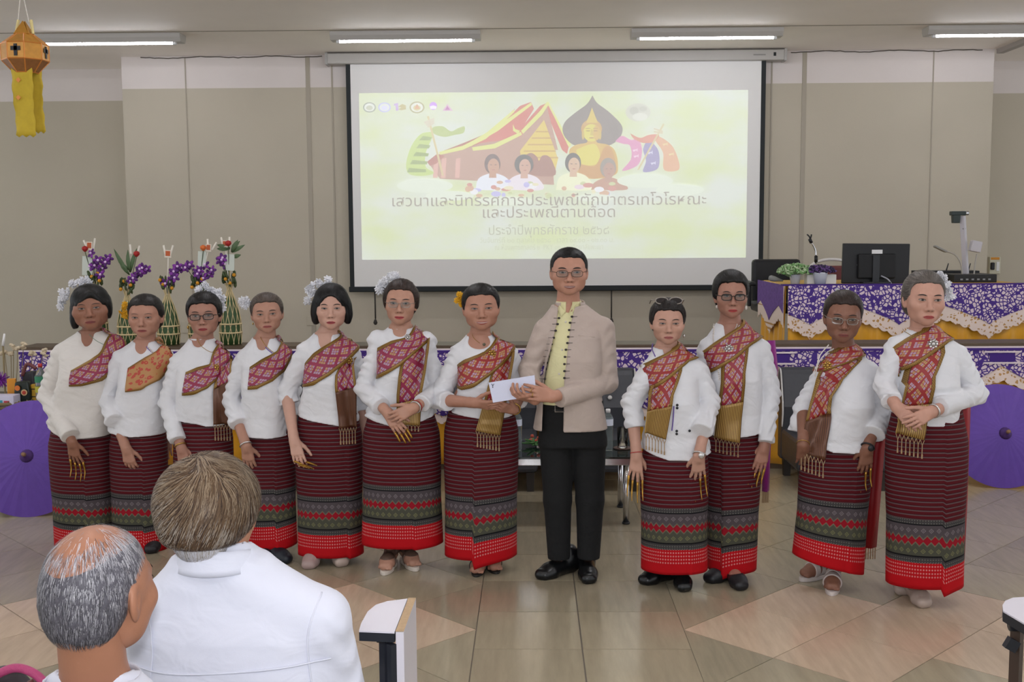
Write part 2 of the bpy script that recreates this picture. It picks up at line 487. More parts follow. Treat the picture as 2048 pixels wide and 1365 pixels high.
for side in (1, -1):
    for ia in range(-26, 36):
        for ib in range(-26, 36):
            poly = []
            for ca, cb in ((ia * TS + GAP, ib * TS + GAP), ((ia + 1) * TS - GAP, ib * TS + GAP), ((ia + 1) * TS - GAP, (ib + 1) * TS - GAP), (ia * TS + GAP, (ib + 1) * TS - GAP)):
                dx, dy = (ca + cb) * q, (ca - cb) * q
                poly.append((X1 + dx, YT + dy) if side > 0 else (X0 - dx, YT + dy))
            poly = clip(poly, -side, 0, -(X1 if side > 0 else -X0) - GAP)
            poly = clip(poly, 0, 1, 8.2)
            if len(poly) < 3: continue
            c = np.mean(poly, 0)
            if abs(c[0]) > 8.3 or c[1] < -5.8: continue
            light = abs(ia - ib) <= 1 and ia >= 0 and ib >= 0
            vis = c[1] > 3.9 and abs(c[0] * 2210 / c[1] + 40) < 1150 and c[1] < 7.9
            if vis and ntile < 296: add_tile(poly, M_TL if light else M_TD); ntile += 1
            else: stuffV[2 if light else 1].add([(a, b, 0) for a, b in poly], [tuple(range(len(poly)))])
for k_, m_ in ((0, M_TS), (1, M_TD), (2, M_TL)):
    if stuffV[k_].n: tag(stuffV[k_].build('tile_field', m_, floor), kind='stuff')

# ---- ceiling lamps
M_FIX = mat('lamp_housing', '#b9b5b0', 0.5); M_TUBE = mat('lamp_tube', '#ffffff', 0.4, emit='#f4f6ff', estr=LAMP_W); M_END = mat('lamp_socket', '#d8d8d8', 0.5)
M_TUBE_F = mat('lamp_tube_stage', '#ffffff', 0.4, emit='#f4f6ff', estr=LAMP_W * 0.45)
def lamp(c, label, group, b=0.08):
    t = thing('ceiling_lamp', (c[0], c[1], CEIL), label, 'lamp', group)
    x, y = c; a, h = 0.67, 0.075
    m = MB(); prof = [(-b * 1.15, CEIL), (b * 1.15, CEIL), (b * 1.15, CEIL - 0.035), (b * 0.8, CEIL - h), (-b * 0.8, CEIL - h), (-b * 1.15, CEIL - 0.035)]
    m.prism([(x - a, y + p, z) for p, z in prof], (2 * a, 0, 0)); m.build('housing', M_FIX, t, bevel=0.003)
    m = MB(); m.tube([(x - 0.59, y - 0.03, CEIL - h - 0.004), (x + 0.59, y - 0.03, CEIL - h - 0.004)], 0.014, 12); m.build('tube', M_TUBE_F if y > 9 else M_TUBE, t, smooth=True)
    for s in (-1, 1):
        m = MB(); m.box((x + s * 0.605, y - 0.03, CEIL - h + 0.002), (0.03, 0.035, 0.05)); m.build('socket', M_END, t, bevel=0.004)
lx = [(218, 'leftmost of the four'), (812, 'above the left half of the projection screen'), (1412, 'above the right half of the projection screen'), (2002, 'cut by the right edge of the picture')]
for u, t_ in lx:
    p = P(u, 82, 10.1); lamp((p[0], 10.1), 'fluorescent ceiling lamp, ' + t_, 'fluorescent lamps under the ceiling')
for y in (6.4, 3.2, 0.2):                                # more lamps over the hall, unseen; housings narrowed to brighten the ceiling
    for x in (-4.2, -1.35, 1.45, 4.2):
        lamp((x, y), 'fluorescent ceiling lamp over the audience, above the picture', 'hall lamps above the frame', 0.04)

# ---- projection screen
SY = WALL_Y - 0.12
scr = thing('projection_screen', (0.24, SY, 1.15), 'large white pull-down projection screen showing a temple festival slide', 'screen')
M_CASE = mat('screen_case', '#b7b3ae', 0.45); M_CLOTH = mat('screen_cloth', '#e6e4e1', 0.8); M_BLK = mat('screen_black', '#141a1c', 0.6)
m = MB(); m.span((-2.02, SY - 0.07, 3.405), (2.50, SY + 0.07, CEIL - 0.012)); m.build('case', M_CASE, scr, bevel=0.012)
for x in (-2.02, 2.50):
    m = MB(); m.box((x + (0.006 if x > 0 else -0.006), SY, 3.455), (0.03, 0.15, 0.12)); m.build('end_cap', mat('screen_cap', '#a9a6a2', 0.5), scr, bevel=0.01)
m = MB(); m.box((2.40, SY - 0.071, 3.46), (0.025, 0.004, 0.035)); m.build('switch', M_BLK, scr)
m = MB(); m.box((2.25, SY - 0.071, 3.455), (0.12, 0.003, 0.012)); m.build('name_plate', mat('plate_grey', '#8f8c88', 0.4), scr)
sx0, sx1, sz0, sz1 = -1.845, 2.33, 1.165, 3.405
m = MB(); m.span((sx0, SY - 0.002, sz0), (sx1, SY + 0.002, sz1)); m.build('screen_cloth', M_CLOTH, scr)
for xa, xb in ((sx0, sx0 + 0.045), (sx1 - 0.045, sx1)):
    m = MB(); m.span((xa, SY - 0.0035, sz0), (xb, SY - 0.002, sz1)); m.build('side_border', M_BLK, scr)
m = MB(); m.span((sx0 - 0.01, SY - 0.022, sz0 - 0.03), (sx1 + 0.01, SY + 0.022, sz0 + 0.025)); m.build('bottom_bar', M_BLK, scr, bevel=0.008)
for u in (750, 1223):
    p = P(u, 600, SY); m = MB(); m.tube([(p[0], SY, 1.14), (p[0], SY + 0.01, 0.86)], 0.008, 6); m.lathe([(0.01, 0), (0.022, 0.02), (0.012, 0.05), (0.004, 0.06)], (p[0], SY, 0.80), 10)
    m.build('pull_cord', mat('cord_dark', '#3a3633', 0.8), scr, smooth=True)
# the slide: flat print in light on the cloth, each figure its own flat piece
AMB, PROJ = 0.22, 0.33                                   # what the room light alone gives on the cloth; projector gain
def slide_mat(name, c, k=1.0):
    if name in MATS: return MATS[name]
    m, nt, b = new_mat(name); L = lin(c)
    b.inputs['Base Color'].default_value = (0.42, 0.42, 0.41, 1); b.inputs['Roughness'].default_value = 0.9
    b.inputs['Emission Color'].default_value = tuple(max(0.0, x - AMB) + 0.10 for x in L) + (1,); b.inputs['Emission Strength'].default_value = PROJ
    return m
def slide_bg():
    m, nt, b = new_mat('slide_ground')
    tc = nd(nt, 'ShaderNodeTexCoord'); mp = nd(nt, 'ShaderNodeMapping'); mp.inputs['Scale'].default_value = (0.8, 1, 1.7); nt.links.new(tc.outputs['Object'], mp.inputs[0])
    n = nd(nt, 'ShaderNodeTexNoise', i_Scale=1.6, i_Detail=4.0); nt.links.new(mp.outputs[0], n.inputs['Vector'])
    r = nd(nt, 'ShaderNodeValToRGB'); cr = r.color_ramp
    for i, (p_, c) in enumerate(((0.36, '#e3ecc4'), (0.62, '#e8eee6'))):
        cr.elements[i].position = p_; cr.elements[i].color = tuple(max(0.0, x - AMB) for x in lin(c)) + (1,)
    nt.links.new(n.outputs['Fac'], r.inputs[0])
    nt.links.new(r.outputs[0], b.inputs['Emission Color']); b.inputs['Emission Strength'].default_value = PROJ
    b.inputs['Base Color'].default_value = (0.42, 0.42, 0.41, 1); b.inputs['Roughness'].default_value = 0.9
    return m
layer = [0]
def S2(pts):                                             # slide points in photo pixels -> on the screen plane
    return [P(u, v, SY) for u, v in pts]
def slide_poly(name, pts, c, smooth_n=0, k=0.52, z=None):
    pts = [tuple(p) for p in pts]
    if smooth_n:
        q = curve([(a, b, 0) for a, b in pts + [pts[0]]], smooth_n)[:-1, :2]; pts = [tuple(p) for p in q]
    layer[0] += 1
    y = SY - 0.0024 - 0.00006 * layer[0]
    V = [P(u, v, SY) for u, v in pts]; V = np.array(V); V[:, 1] = y
    import mathutils.geometry as mg
    tri = mg.tessellate_polygon([[Vector((p[0], p[2], 0)) for p in V]])
    return obj(name, V, [tuple(t) for t in tri], slide_mat('slide_' + c, '#' + c, k), slide, smooth=False)
bgV = np.array([(-1.718, SY - 0.0024, 1.462), (2.157, SY - 0.0024, 1.462), (2.157, SY - 0.0024, 3.123), (-1.718, SY - 0.0024, 3.123)])
slide = obj('slide_image', bgV, [(0, 1, 2, 3)], slide_bg(), scr, smooth=False)
slide['label'] = 'projected slide with Thai lettering, golden Buddha and temple'
def ell_pts(cx, cy, rx, ry, n=28, a0=0, a1=2 * math.pi):
    return [(cx + rx * math.cos(t), cy + ry * math.sin(t)) for t in np.linspace(a0, a1, n, endpoint=(a1 - a0) < 6.2)]
def ring(cx, cy, rx, ry, w):
    return ell_pts(cx, cy, rx, ry, 29, 0, 6.2831) + ell_pts(cx, cy, rx - w, ry - w, 29, 6.2831, 0)[::1]
# row of round emblems
for cx, rx, c1, c2 in ((739, 13, 'a9b0a4', 'c9cdb9'), (769, 12.5, 'c3c3f0', 'dcdcf6'), (834, 15, 'b9b58e', 'd7cf9f')):
    slide_poly('emblem', ell_pts(cx, 215, rx, rx * 0.8), c1); slide_poly('emblem_face', ell_pts(cx, 215, rx * 0.8, rx * 0.62), 'e3e8df'); slide_poly('emblem_core', ell_pts(cx, 216, rx * 0.5, rx * 0.36), c2)
slide_poly('emblem_flame', [(829, 218), (834, 208), (840, 218)], 'd8a98b')
for pts, c in (([(788, 208), (796, 206), (797, 221), (792, 222), (791, 211), (788, 212)], 'c9b0e0'), ([(796, 214), (804, 208), (812, 211), (812, 219), (803, 221), (797, 219), (803, 215)], 'c6bd90')):
    slide_poly('emblem_numeral', pts, c)
slide_poly('emblem_dome', ell_pts(866.5, 212, 7.6, 8, 20), 'd2a5f2'); slide_poly('emblem_book', [(860, 213), (866.5, 211), (873, 213), (872, 218), (861, 218)], 'f2eef6')
slide_poly('emblem_hill', [(885, 222), (895, 208), (906, 222)], 'dcb9d3'); slide_poly('emblem_hill', [(890, 220), (895, 212), (900, 220)], 'c07fb6')
# temple roofs, walls, gable
GY, RD, DR, BR, GO = 'dfe39a', 'd58f88', 'c08e86', 'c5a79b', 'e3cf84'
slide_poly('temple_wall', [(856, 325), (890, 300), (960, 285), (1060, 250), (1106, 330), (1108, 370), (880, 358)], BR)
slide_poly('temple_roof', [(884, 303), (930, 285), (985, 262), (1024, 222), (1030, 217), (1010, 260), (965, 285), (920, 302)], DR)
slide_poly('temple_roof', [(930, 292), (990, 262), (1040, 212), (1062, 204), (1068, 218), (1040, 262), (990, 282)], RD)
slide_poly('temple_roof', [(985, 284), (1040, 258), (1080, 212), (1094, 206), (1082, 232), (1040, 274)], RD)
slide_poly('temple_roof', [(1094, 206), (1138, 292), (1134, 308), (1124, 300), (1092, 222)], RD)
slide_poly('temple_roof', [(1094, 214), (1116, 300), (1040, 305), (1062, 252)], BR)
for pts in ([(878, 304), (925, 292), (968, 270), (1028, 219), (1029, 224), (972, 278), (926, 300), (880, 310)], [(940, 285), (992, 254), (1062, 205), (1064, 210), (996, 262), (942, 293)],
            [(944, 295), (988, 288), (1042, 264), (1044, 270), (990, 297), (946, 302)], [(1042, 262), (1080, 222), (1094, 204), (1097, 210), (1084, 230), (1046, 268)], [(1094, 204), (1097, 204), (1142, 290), (1138, 296)],
            [(1026, 248), (1030, 258), (1040, 262), (1036, 268), (1026, 262)]):
    slide_poly('roof_edge', pts, GY)
slide_poly('gable', [(1088, 240), (1116, 318), (1108, 352), (1046, 352), (1040, 302)], GO)
for k_ in range(5): slide_poly('gable_band', [(1072 - 8 * k_, 262 + 13 * k_), (1096 + 5 * k_, 262 + 13 * k_), (1097 + 5 * k_, 265 + 13 * k_), (1071 - 8 * k_, 265 + 13 * k_)], 'cdb06c')
slide_poly('doorway', [(1046, 350), (1050, 315), (1062, 306), (1074, 314), (1078, 322), (1084, 312), (1096, 312), (1106, 326), (1108, 352)], 'b3928a', 40)
for x in (868, 884, 912): slide_poly('pillar', [(x, 318), (x + 9, 316), (x + 7, 356), (x - 2, 356)], 'e0b8ae')
slide_poly('temple_roof', [(854, 324), (874, 308), (890, 312), (872, 328), (860, 332)], DR)
# banana-leaf banner and pole, left
slide_poly('banner', [(862, 264), (842, 268), (824, 290), (814, 318), (813, 338), (822, 350), (848, 352), (868, 346), (852, 334), (852, 305), (866, 272)], 'c9db95', 60)
for k_ in range(5): slide_poly('banner_stripe', [(846 - 7 * k_, 272 + 16 * k_), (864 - 3 * k_, 275 + 16 * k_), (860 - 2 * k_, 281 + 16 * k_), (838 - 6 * k_, 281 + 16 * k_)], 'a9b98a')
slide_poly('banner_tail', [(862, 262), (868, 254), (886, 253), (902, 263), (915, 257), (929, 253), (927, 266), (910, 270), (890, 274), (872, 270)], 'bfcd94', 50)
slide_poly('pole', [(854, 233), (858, 232), (888, 352), (884, 352)], 'd8cba2')
for k_ in range(3): slide_poly('pole_cross', [(848 + 3 * k_, 244 + 4 * k_), (868, 236 + 4 * k_), (869, 239 + 4 * k_), (850 + 3 * k_, 248 + 4 * k_)], 'd8cfbe')
# halo, Buddha image, moon
slide_poly('halo', [(1185, 191), (1194, 206), (1218, 224), (1240, 246), (1245, 262), (1236, 280), (1216, 292), (1185, 297), (1152, 292), (1134, 280), (1125, 262), (1130, 244), (1150, 226), (1174, 208)], '9c9694', 60)
slide_poly('statue', [(1139, 322), (1139, 300), (1152, 290), (1172, 286), (1177, 280), (1190, 280), (1196, 286), (1216, 290), (1230, 302), (1236, 330), (1230, 350), (1190, 358), (1160, 352)], 'd9bc62', 60)
slide_poly('statue_chest', [(1152, 300), (1176, 290), (1192, 290), (1200, 312), (1190, 330), (1160, 326)], 'dfd66a', 40)
slide_poly('statue_robe', [(1188, 358), (1160, 350), (1160, 330), (1190, 332), (1208, 296), (1222, 296), (1232, 330), (1228, 350)], 'd0a96a', 40)
slide_poly('statue_hair', ell_pts(1183, 258, 21, 19), 'cfae62'); slide_poly('statue_hair_knot', [(1172, 246), (1178, 232), (1184, 215), (1190, 232), (1196, 246)], 'dcc870')
slide_poly('statue_face', ell_pts(1183, 266, 16.5, 17.5), 'dfd862'); slide_poly('statue_cheek', ell_pts(1193, 266, 7, 15), 'd8bb60')
for x in (1166, 1200): slide_poly('statue_ear', ell_pts(x, 270, 2.6, 10), 'd3bd62')
for x in (1176, 1191): slide_poly('statue_eye', ell_pts(x, 262, 4.5, 0.9), 'a98f4c'); slide_poly('statue_brow', ell_pts(x, 257, 5.5, 0.8), 'b39a52')
slide_poly('statue_nose', [(1182, 259), (1185, 259), (1187, 271), (1180, 271)], 'cfc058'); slide_poly('statue_mouth', ell_pts(1183, 276, 5, 1.1), 'b9924e')
slide_poly('moon', ell_pts(1276, 225, 25, 18, 36), 'd2d3c8'); slide_poly('moon_sea', ell_pts(1268, 222, 9, 8), 'c2c3b9'); slide_poly('moon_sea', ell_pts(1286, 218, 8, 5), 'c6c7bd'); slide_poly('moon_light', ell_pts(1280, 234, 15, 8), 'e0e2d8')
# hanging flags, right
slide_poly('flag', [(1230, 283), (1244, 272), (1262, 280), (1276, 278), (1284, 300), (1276, 330), (1244, 342), (1262, 318), (1260, 292), (1246, 288)], 'dfa5c4', 50)
slide_poly('flag', [(1292, 284), (1302, 284), (1316, 300), (1319, 325), (1312, 340), (1286, 344), (1292, 322), (1286, 300)], 'a9a3c6', 40)
slide_poly('flag', [(1306, 270), (1324, 276), (1344, 292), (1356, 318), (1357, 340), (1328, 340), (1326, 306), (1312, 284)], 'e2b89c', 40)
slide_poly('flag_tail', [(1260, 267), (1280, 276), (1298, 270), (1318, 270), (1308, 284), (1286, 286), (1268, 278)], 'dca193', 40)
for x, y, c in ((1330, 288, 'ecdcae'), (1342, 308, 'ecdcae'), (1300, 305, 'dddcf0'), (1306, 326, 'dddcf0'), (1270, 300, 'f0d8e6'), (1272, 312, 'f0d8e6')):
    slide_poly('flag_figure', [(x - 5, y), (x + 3, y - 1), (x + 5, y - 4), (x + 5, y + 4), (x + 2, y + 1), (x - 3, y + 4)], c)
slide_poly('flag_pole', [(1326, 247), (1329, 249), (1278, 340), (1274, 340)], 'd6cba6')
for k_ in range(2): slide_poly('flag_cross', [(1308, 256 + 6 * k_), (1326, 262 + 3 * k_), (1325, 265 + 3 * k_), (1307, 259 + 6 * k_)], 'd6cbb0')
# the four people on the slide
for cx, cy, hr, sh, sk, cl in ((985, 332, '8c817c', 0, 'cba794', 'e6eaf3'), (1048, 333, '7f7474', 3, 'd3b1a2', 'e9e2ea'), (1146, 330, '827a76', 0, 'd9bda6', 'ecefd0'), (1216, 340, 'a7a39d', 0, 'c2a296', 'c9a596')):
    slide_poly('slide_figure', [(cx - 34, 380), (cx - 28, cy + 26), (cx - 8, cy + 16), (cx + 10, cy + 16), (cx + 30, cy + 26), (cx + 36, 380)], cl, 30)
    slide_poly('figure_hair', ell_pts(cx, cy - 4, 16 + sh, 20), hr); slide_poly('figure_neck', [(cx - 6, cy + 10), (cx + 7, cy + 10), (cx + 8, cy + 24), (cx - 7, cy + 24)], sk)
    slide_poly('figure_face', ell_pts(cx + 2, cy + 1, 11.5, 15.5), sk)
    for dx in (-3, 6): slide_poly('figure_eye', ell_pts(cx + dx, cy - 2, 2.4, 0.9, 10), '8f7468')
    slide_poly('figure_mouth', ell_pts(cx + 2, cy + 8, 3.4, 1.0, 10), 'b98078')
rr = random.Random(4)
for k_ in range(34):                                     # offerings they hold
    x = rr.uniform(930, 1225); y = rr.uniform(362, 392); slide_poly('offering', ell_pts(x, y, rr.uniform(4, 11), rr.uniform(3, 6), 9), rr.choice(['d9b9a2', 'd6a39c', 'c6c3ec', 'e8e3c4', 'eceef2', 'cfd7ae', 'e7d5e2']))
for x, y, a, b in ((850, 372, 70, 20), (1290, 362, 70, 20), (1010, 402, 70, 12), (900, 392, 60, 14), (1190, 396, 50, 10), (1360, 380, 60, 16)):
    slide_poly('cloud', ell_pts(x, y, a * .8, b * .7, 30), 'e2eadb')
# lettering
def slide_text(s, u0, u1, vb, hpx, c):
    cu = bpy.data.curves.new('slide_lettering', 'FONT'); cu.body = s; cu.size = 1.0; cu.resolution_u = 2
    o = bpy.data.objects.new('tmp', cu); COL.objects.link(o)
    dg = bpy.context.evaluated_depsgraph_get(); me = bpy.data.meshes.new_from_object(o.evaluated_get(dg))
    bpy.data.objects.remove(o); V = np.zeros(len(me.vertices) * 3); me.vertices.foreach_get('co', V); V = V.reshape(-1, 3)
    if not len(V): return
    Fc = [tuple(p.vertices) for p in me.polygons]; bpy.data.meshes.remove(me)
    x0, x1 = V[:, 0].min(), V[:, 0].max()
    a, b = P(u0, vb, SY), P(u1, vb, SY); sx = (b[0] - a[0]) / (x1 - x0); sz = hpx / 195.0 / 0.50
    layer[0] += 1
    W = np.stack([a[0] + (V[:, 0] - x0) * sx, np.full(len(V), SY - 0.0024 - 0.00006 * layer[0]), a[2] + V[:, 1] * sz], 1)
    fx = sorted(((min(V[i, 0] for i in f), max(V[i, 0] for i in f), f) for f in Fc)); groups = [[fx[0]]]; end = fx[0][1]
    for q_ in fx[1:]:
        if q_[0] - end > 0.19: groups.append([])
        groups[-1].append(q_); end = max(end, q_[1])
    for g_ in groups:
        ids = sorted({i for q_ in g_ for i in q_[2]}); mp_ = {i: k for k, i in enumerate(ids)}
        obj('slide_word', W[ids], [tuple(mp_[i] for i in q_[2]) for q_ in g_], slide_mat('slide_' + c, '#' + c), slide, smooth=False)
slide_text('เสวนาและนิทรรศการประเพณีตักบาตรเทโวโรหณะ', 785, 1412, 413, 15, 'aca69e')
slide_text('และประเพณีตานต้อด', 966, 1230, 436, 15, 'aea89f')
slide_text('ประจำปีพุทธศักราช ๒๕๖๘', 978, 1218, 470, 13, 'bcbead')
slide_text('วันจันทร์ที่ ๒๐ ตุลาคม ๒๕๖๘   เวลา ๐๙.๐๐ - ๑๒.๓๐ น.', 960, 1228, 486, 7, 'c6cbb4')
slide_text('ณ ห้องพุทธศาสตร์ ๒  PKY ๐๒  มหาวิทยาลัยพะเยา', 990, 1206, 500, 7, 'c6cbb4')
# ================================================================== stage, counter, cloths
M_SATIN = mat('yellow_satin', '#e0a018', 0.33, spec=0.6, sheen=0.3, bump=0.08, bscale=8)
def lace_mat(name, ca, cb, scale, thr, small=False):
    m, nt, b = new_mat(name)
    tc = nd(nt, 'ShaderNodeTexCoord'); mp = nd(nt, 'ShaderNodeMapping'); mp.inputs['Scale'].default_value = (1, 0.02, 1); nt.links.new(tc.outputs['Object'], mp.inputs[0])
    nz = nd(nt, 'ShaderNodeTexNoise', i_Scale=9.0, i_Detail=1.0); nt.links.new(mp.outputs[0], nz.inputs['Vector'])
    wob = nd(nt, 'ShaderNodeVectorMath', operation='SCALE'); wob.inputs['Scale'].default_value = 0.05; nt.links.new(nz.outputs['Color'], wob.inputs[0])
    ad = nd(nt, 'ShaderNodeVectorMath', operation='ADD'); nt.links.new(mp.outputs[0], ad.inputs[0]); nt.links.new(wob.outputs[0], ad.inputs[1])
    v = nd(nt, 'ShaderNodeTexVoronoi', feature='DISTANCE_TO_EDGE', i_Scale=scale); nt.links.new(ad.outputs[0], v.inputs['Vector'])
    v2 = nd(nt, 'ShaderNodeTexVoronoi', feature='F1', i_Scale=scale); nt.links.new(ad.outputs[0], v2.inputs['Vector'])
    keep = E(nt, v2.outputs['Color'])
    sx = nd(nt, 'ShaderNodeSeparateColor'); nt.links.new(v2.outputs['Color'], sx.inputs[0])
    f = E(nt, v.outputs['Distance']).gt(thr) * E(nt, sx.outputs[0]).gt(0.55 if small else 0.12)
    nt.links.new(mixc(nt, f, ca, cb), b.inputs['Base Color']); b.inputs['Roughness'].default_value = 0.75
    return m
M_LACE = lace_mat('purple_paper_lace', '#43237f', '#d9c6cb', 36.0, 0.13); M_CREAM = lace_mat('cream_paper_lace', '#e7d3c8', '#b98b52', 42.0, 0.18, True)
M_PURP = mat('purple_felt', '#3f2178', 0.8); M_PALE = mat('pale_trim', '#dfd0d2', 0.7); M_WOOD = mat('dark_wood_cap', '#4d3d2c', 0.45, noise=0.3, nscale=14, stretch=(1, 8, 8))
w = MB(); w.span((-3.7, CTR_Y + 0.2, 0.0), (8.4, WALL_Y, STAGE_Z)); struct(w, 'stage_platform', mat('stage_wood', '#6a5a48', 0.4, noise=0.25, nscale=5, stretch=(1, 12, 1)))
ctr = thing('stage_front_counter', (0.4, CTR_Y, 0), 'long stage front wrapped in yellow satin and purple cut-paper lace', 'counter')
cx0, cx1 = -3.72, 5.2
m = MB(); m.span((cx0, CTR_Y + 0.01, 0), (cx1, CTR_Y + 0.25, CTR_Z - 0.03)); m.build('body', mat('counter_body', '#5a4632', 0.5), ctr)
m = MB(); m.span((cx0 - 0.01, CTR_Y - 0.03, CTR_Z - 0.03), (cx1 + 0.01, CTR_Y + 0.26, CTR_Z)); m.build('wooden_cap', M_WOOD, ctr, bevel=0.006)
def pleats(x0, x1, y, zt, zb, amp=0.02, per=0.16, nz=10, seed=1):
    r_ = np.random.default_rng(seed); n = int((x1 - x0) / per * 10)
    xs = np.linspace(x0, x1, n); ph = np.cumsum(0.8 + 0.4 * r_.random(n)) * (2 * math.pi * (x1 - x0) / per / n); A = []
    for t in np.linspace(0, 1, nz):
        yy = y - amp * (0.3 + 0.7 * t) * (0.5 + 0.5 * np.sin(ph)) ** 1.5
        A.append(np.stack([xs, yy, np.full(n, zt + (zb - zt) * t) + 0.004 * t * np.sin(ph * 0.5)], 1))
    return np.array(A)
m = MB(); m.grid(pleats(cx0, cx1, CTR_Y, CTR_Z - 0.03, 0.04, 0.035, 0.24)); m.build('satin_skirt', M_SATIN, ctr, smooth=True, solid=0.002)
def valance(x0, x1, zt, edge, y, name, m_, parent, n=160, th=0.003, flip=None):
    xs = np.linspace(x0, x1, n); A = np.zeros((6, n, 3))
    for i, t in enumerate(np.linspace(0, 1, 6)):
        zb = np.array([edge(x) for x in xs]); A[i] = np.stack([xs, np.full(n, y) - 0.004 * np.sin(xs * 6) * t, zt + (zb - zt) * t], 1)
    if flip is not None:                                   # panel running back along y instead
        A = A[..., [1, 0, 2]]; A[..., 0] = flip - 0.0 * A[..., 0]
    mb = MB(); mb.grid(A); return mb.build(name, m_, parent, solid=th)
def tri(x, c, per): return abs(((x - c) / per + 0.5) % 1.0 - 0.5) * 2      # 0 at c, 1 half way
xb = P(1995, 800, CTR_Y)[0]
valance(cx0, cx1, CTR_Z - 0.035, lambda x: 0.66 - 0.30 * tri(x, xb, 1.60) - 0.02 * abs(math.sin(x * 40)), CTR_Y - 0.044, 'cream_lace', M_CREAM, ctr, 500)
valance(cx0, cx1, CTR_Z - 0.032, lambda x: 0.765 - 0.36 * max(0, tri(x, xb, 1.60)) ** 0.8, CTR_Y - 0.05, 'purple_lace', M_LACE, ctr, 300)
m = MB(); m.span((cx0, CTR_Y - 0.058, CTR_Z - 0.05), (cx1, CTR_Y - 0.052, CTR_Z - 0.033)); m.build('purple_edging', M_PURP, ctr)
m = MB(); m.span((cx0, CTR_Y - 0.052, CTR_Z - 0.034), (cx1, CTR_Y - 0.031, CTR_Z - 0.022)); m.build('white_cord', M_PALE, ctr)
for k_ in range(7):                                        # cut bars and blank panels of the lace
    x = xb + (k_ - 4) * 1.60
    if not cx0 < x < cx1: continue
    m = MB(); m.span((x - 0.09, CTR_Y - 0.057, 0.785), (x + 0.09, CTR_Y - 0.0535, 0.85)); m.build('lace_panel', M_PURP, ctr)
    for z in (0.858, 0.778):
        m = MB(); m.span((x - 0.13, CTR_Y - 0.063, z - 0.006), (x + 0.13, CTR_Y - 0.0585, z + 0.006)); m.build('lace_bar', M_PALE, ctr)

# ---- lecturer's table on the stage
TX0, TX1, TY0, TY1, TZ = 2.02, 3.90, 8.75, 9.67, 1.30
tb = thing('lecture_table', ((TX0 + TX1) / 2, 9.2, STAGE_Z), 'table on the stage draped in yellow satin with purple lace valance', 'table')
m = MB(); m.span((TX0, TY0, TZ - 0.035), (TX1, TY1, TZ)); m.build('tabletop', mat('tabletop_cloth', '#c9a24c', 0.6), tb, bevel=0.004)
for x in (TX0 + 0.05, TX1 - 0.05):
    for y in (TY0 + 0.06, TY1 - 0.06):
        m = MB(); m.box((x, y, (TZ + STAGE_Z) / 2 - 0.02), (0.045, 0.045, TZ - STAGE_Z - 0.04)); m.build('leg', M_WOOD, tb)
m = MB(); m.grid(pleats(TX0, TX1, TY0 - 0.006, TZ - 0.002, STAGE_Z + 0.03, 0.035, 0.17, seed=3)); m.build('satin_skirt', M_SATIN, tb, smooth=True, solid=0.002)
A = pleats(TY0, TY1, TX0 - 0.006, TZ - 0.002, STAGE_Z + 0.03, 0.03, 0.17, seed=4)[..., [1, 0, 2]]
m = MB(); m.grid(A); m.build('satin_side', M_SATIN, tb, smooth=True, solid=0.002)
xt = P(1616, 640, TY0)[0]; per = 0.70
valance(TX0 - 0.01, TX1 + 0.01, TZ + 0.002, lambda x: 0.985 + 0.15 * (tri(x, xt, per) ** 0.75) - 0.018 * abs(math.sin(x * 45)) - 0.10, TY0 - 0.05, 'cream_lace', M_CREAM, tb, 220)
valance(TX0 - 0.01, TX1 + 0.01, TZ + 0.004, lambda x: 0.985 + 0.15 * (tri(x, xt, per) ** 0.75), TY0 - 0.056, 'purple_lace', M_LACE, tb, 160)
yt = TY0 + 0.45
valance(TY0 - 0.05, TY1, TZ + 0.002, lambda x: 0.885 + 0.15 * (tri(x, yt, per) ** 0.75) - 0.018 * abs(math.sin(x * 45)), 0, 'cream_lace', M_CREAM, tb, 120, flip=TX0 - 0.045)
valance(TY0 - 0.056, TY1, TZ + 0.004, lambda x: 0.985 + 0.15 * (tri(x, yt, per) ** 0.75), 0, 'purple_lace', mat('purple_lace_side', '#6b4a93', 0.8, noise=0.5, nscale=45), tb, 100, flip=TX0 - 0.05)
m = MB(); m.span((TX0 - 0.052, TY0 - 0.058, TZ - 0.004), (TX1 + 0.01, TY0 + 0.02, TZ + 0.008)); m.build('purple_edging', M_PURP, tb, bevel=0.003)
# things on that table
M_BLACK = mat('black_plastic', '#121317', 0.45); M_GREYP = mat('grey_plastic', '#b9b5bb', 0.45); M_CHROME = mat('chrome', '#d5d5d8', 0.18, metal=1.0); M_WPL = mat('white_plastic', '#e4e3e2', 0.4)
def on_table(u, Y): return P(u, 560, Y)[0]
# monitor seen from behind
Y = 8.98; a, b = P(1683, 568, Y), P(1819, 487, Y); xc = (a[0] + b[0]) / 2
mo = thing('monitor', (xc, Y, TZ), 'black computer monitor seen from behind on the lecture table', 'monitor')
m = MB(); m.box((xc, Y, (a[2] + b[2]) / 2), (b[0] - a[0], 0.028, b[2] - a[2]), rot=roty(0.012)); m.build('screen_housing', M_BLACK, mo, bevel=0.006)
m = MB(); m.box((xc, Y - 0.03, (a[2] + b[2]) / 2 - 0.02), (0.30, 0.04, 0.20)); m.build('back_cover', mat('black_plastic_soft', '#0e0f12', 0.6), mo, bevel=0.012)
px_ = P(1747, 560, Y)[0]
m = MB(); m.box((px_, Y - 0.055, 1.42), (0.055, 0.018, 0.22)); m.box((px_, Y - 0.02, TZ + 0.008), (0.22, 0.16, 0.014)); m.build('stand', mat('stand_dark', '#1f2126', 0.35), mo, bevel=0.004)
m = MB(); m.box((P(1753, 506, Y)[0], Y - 0.0165, P(1753, 506, Y)[2]), (0.085, 0.002, 0.05)); m.build('sticker', M_WPL, mo)
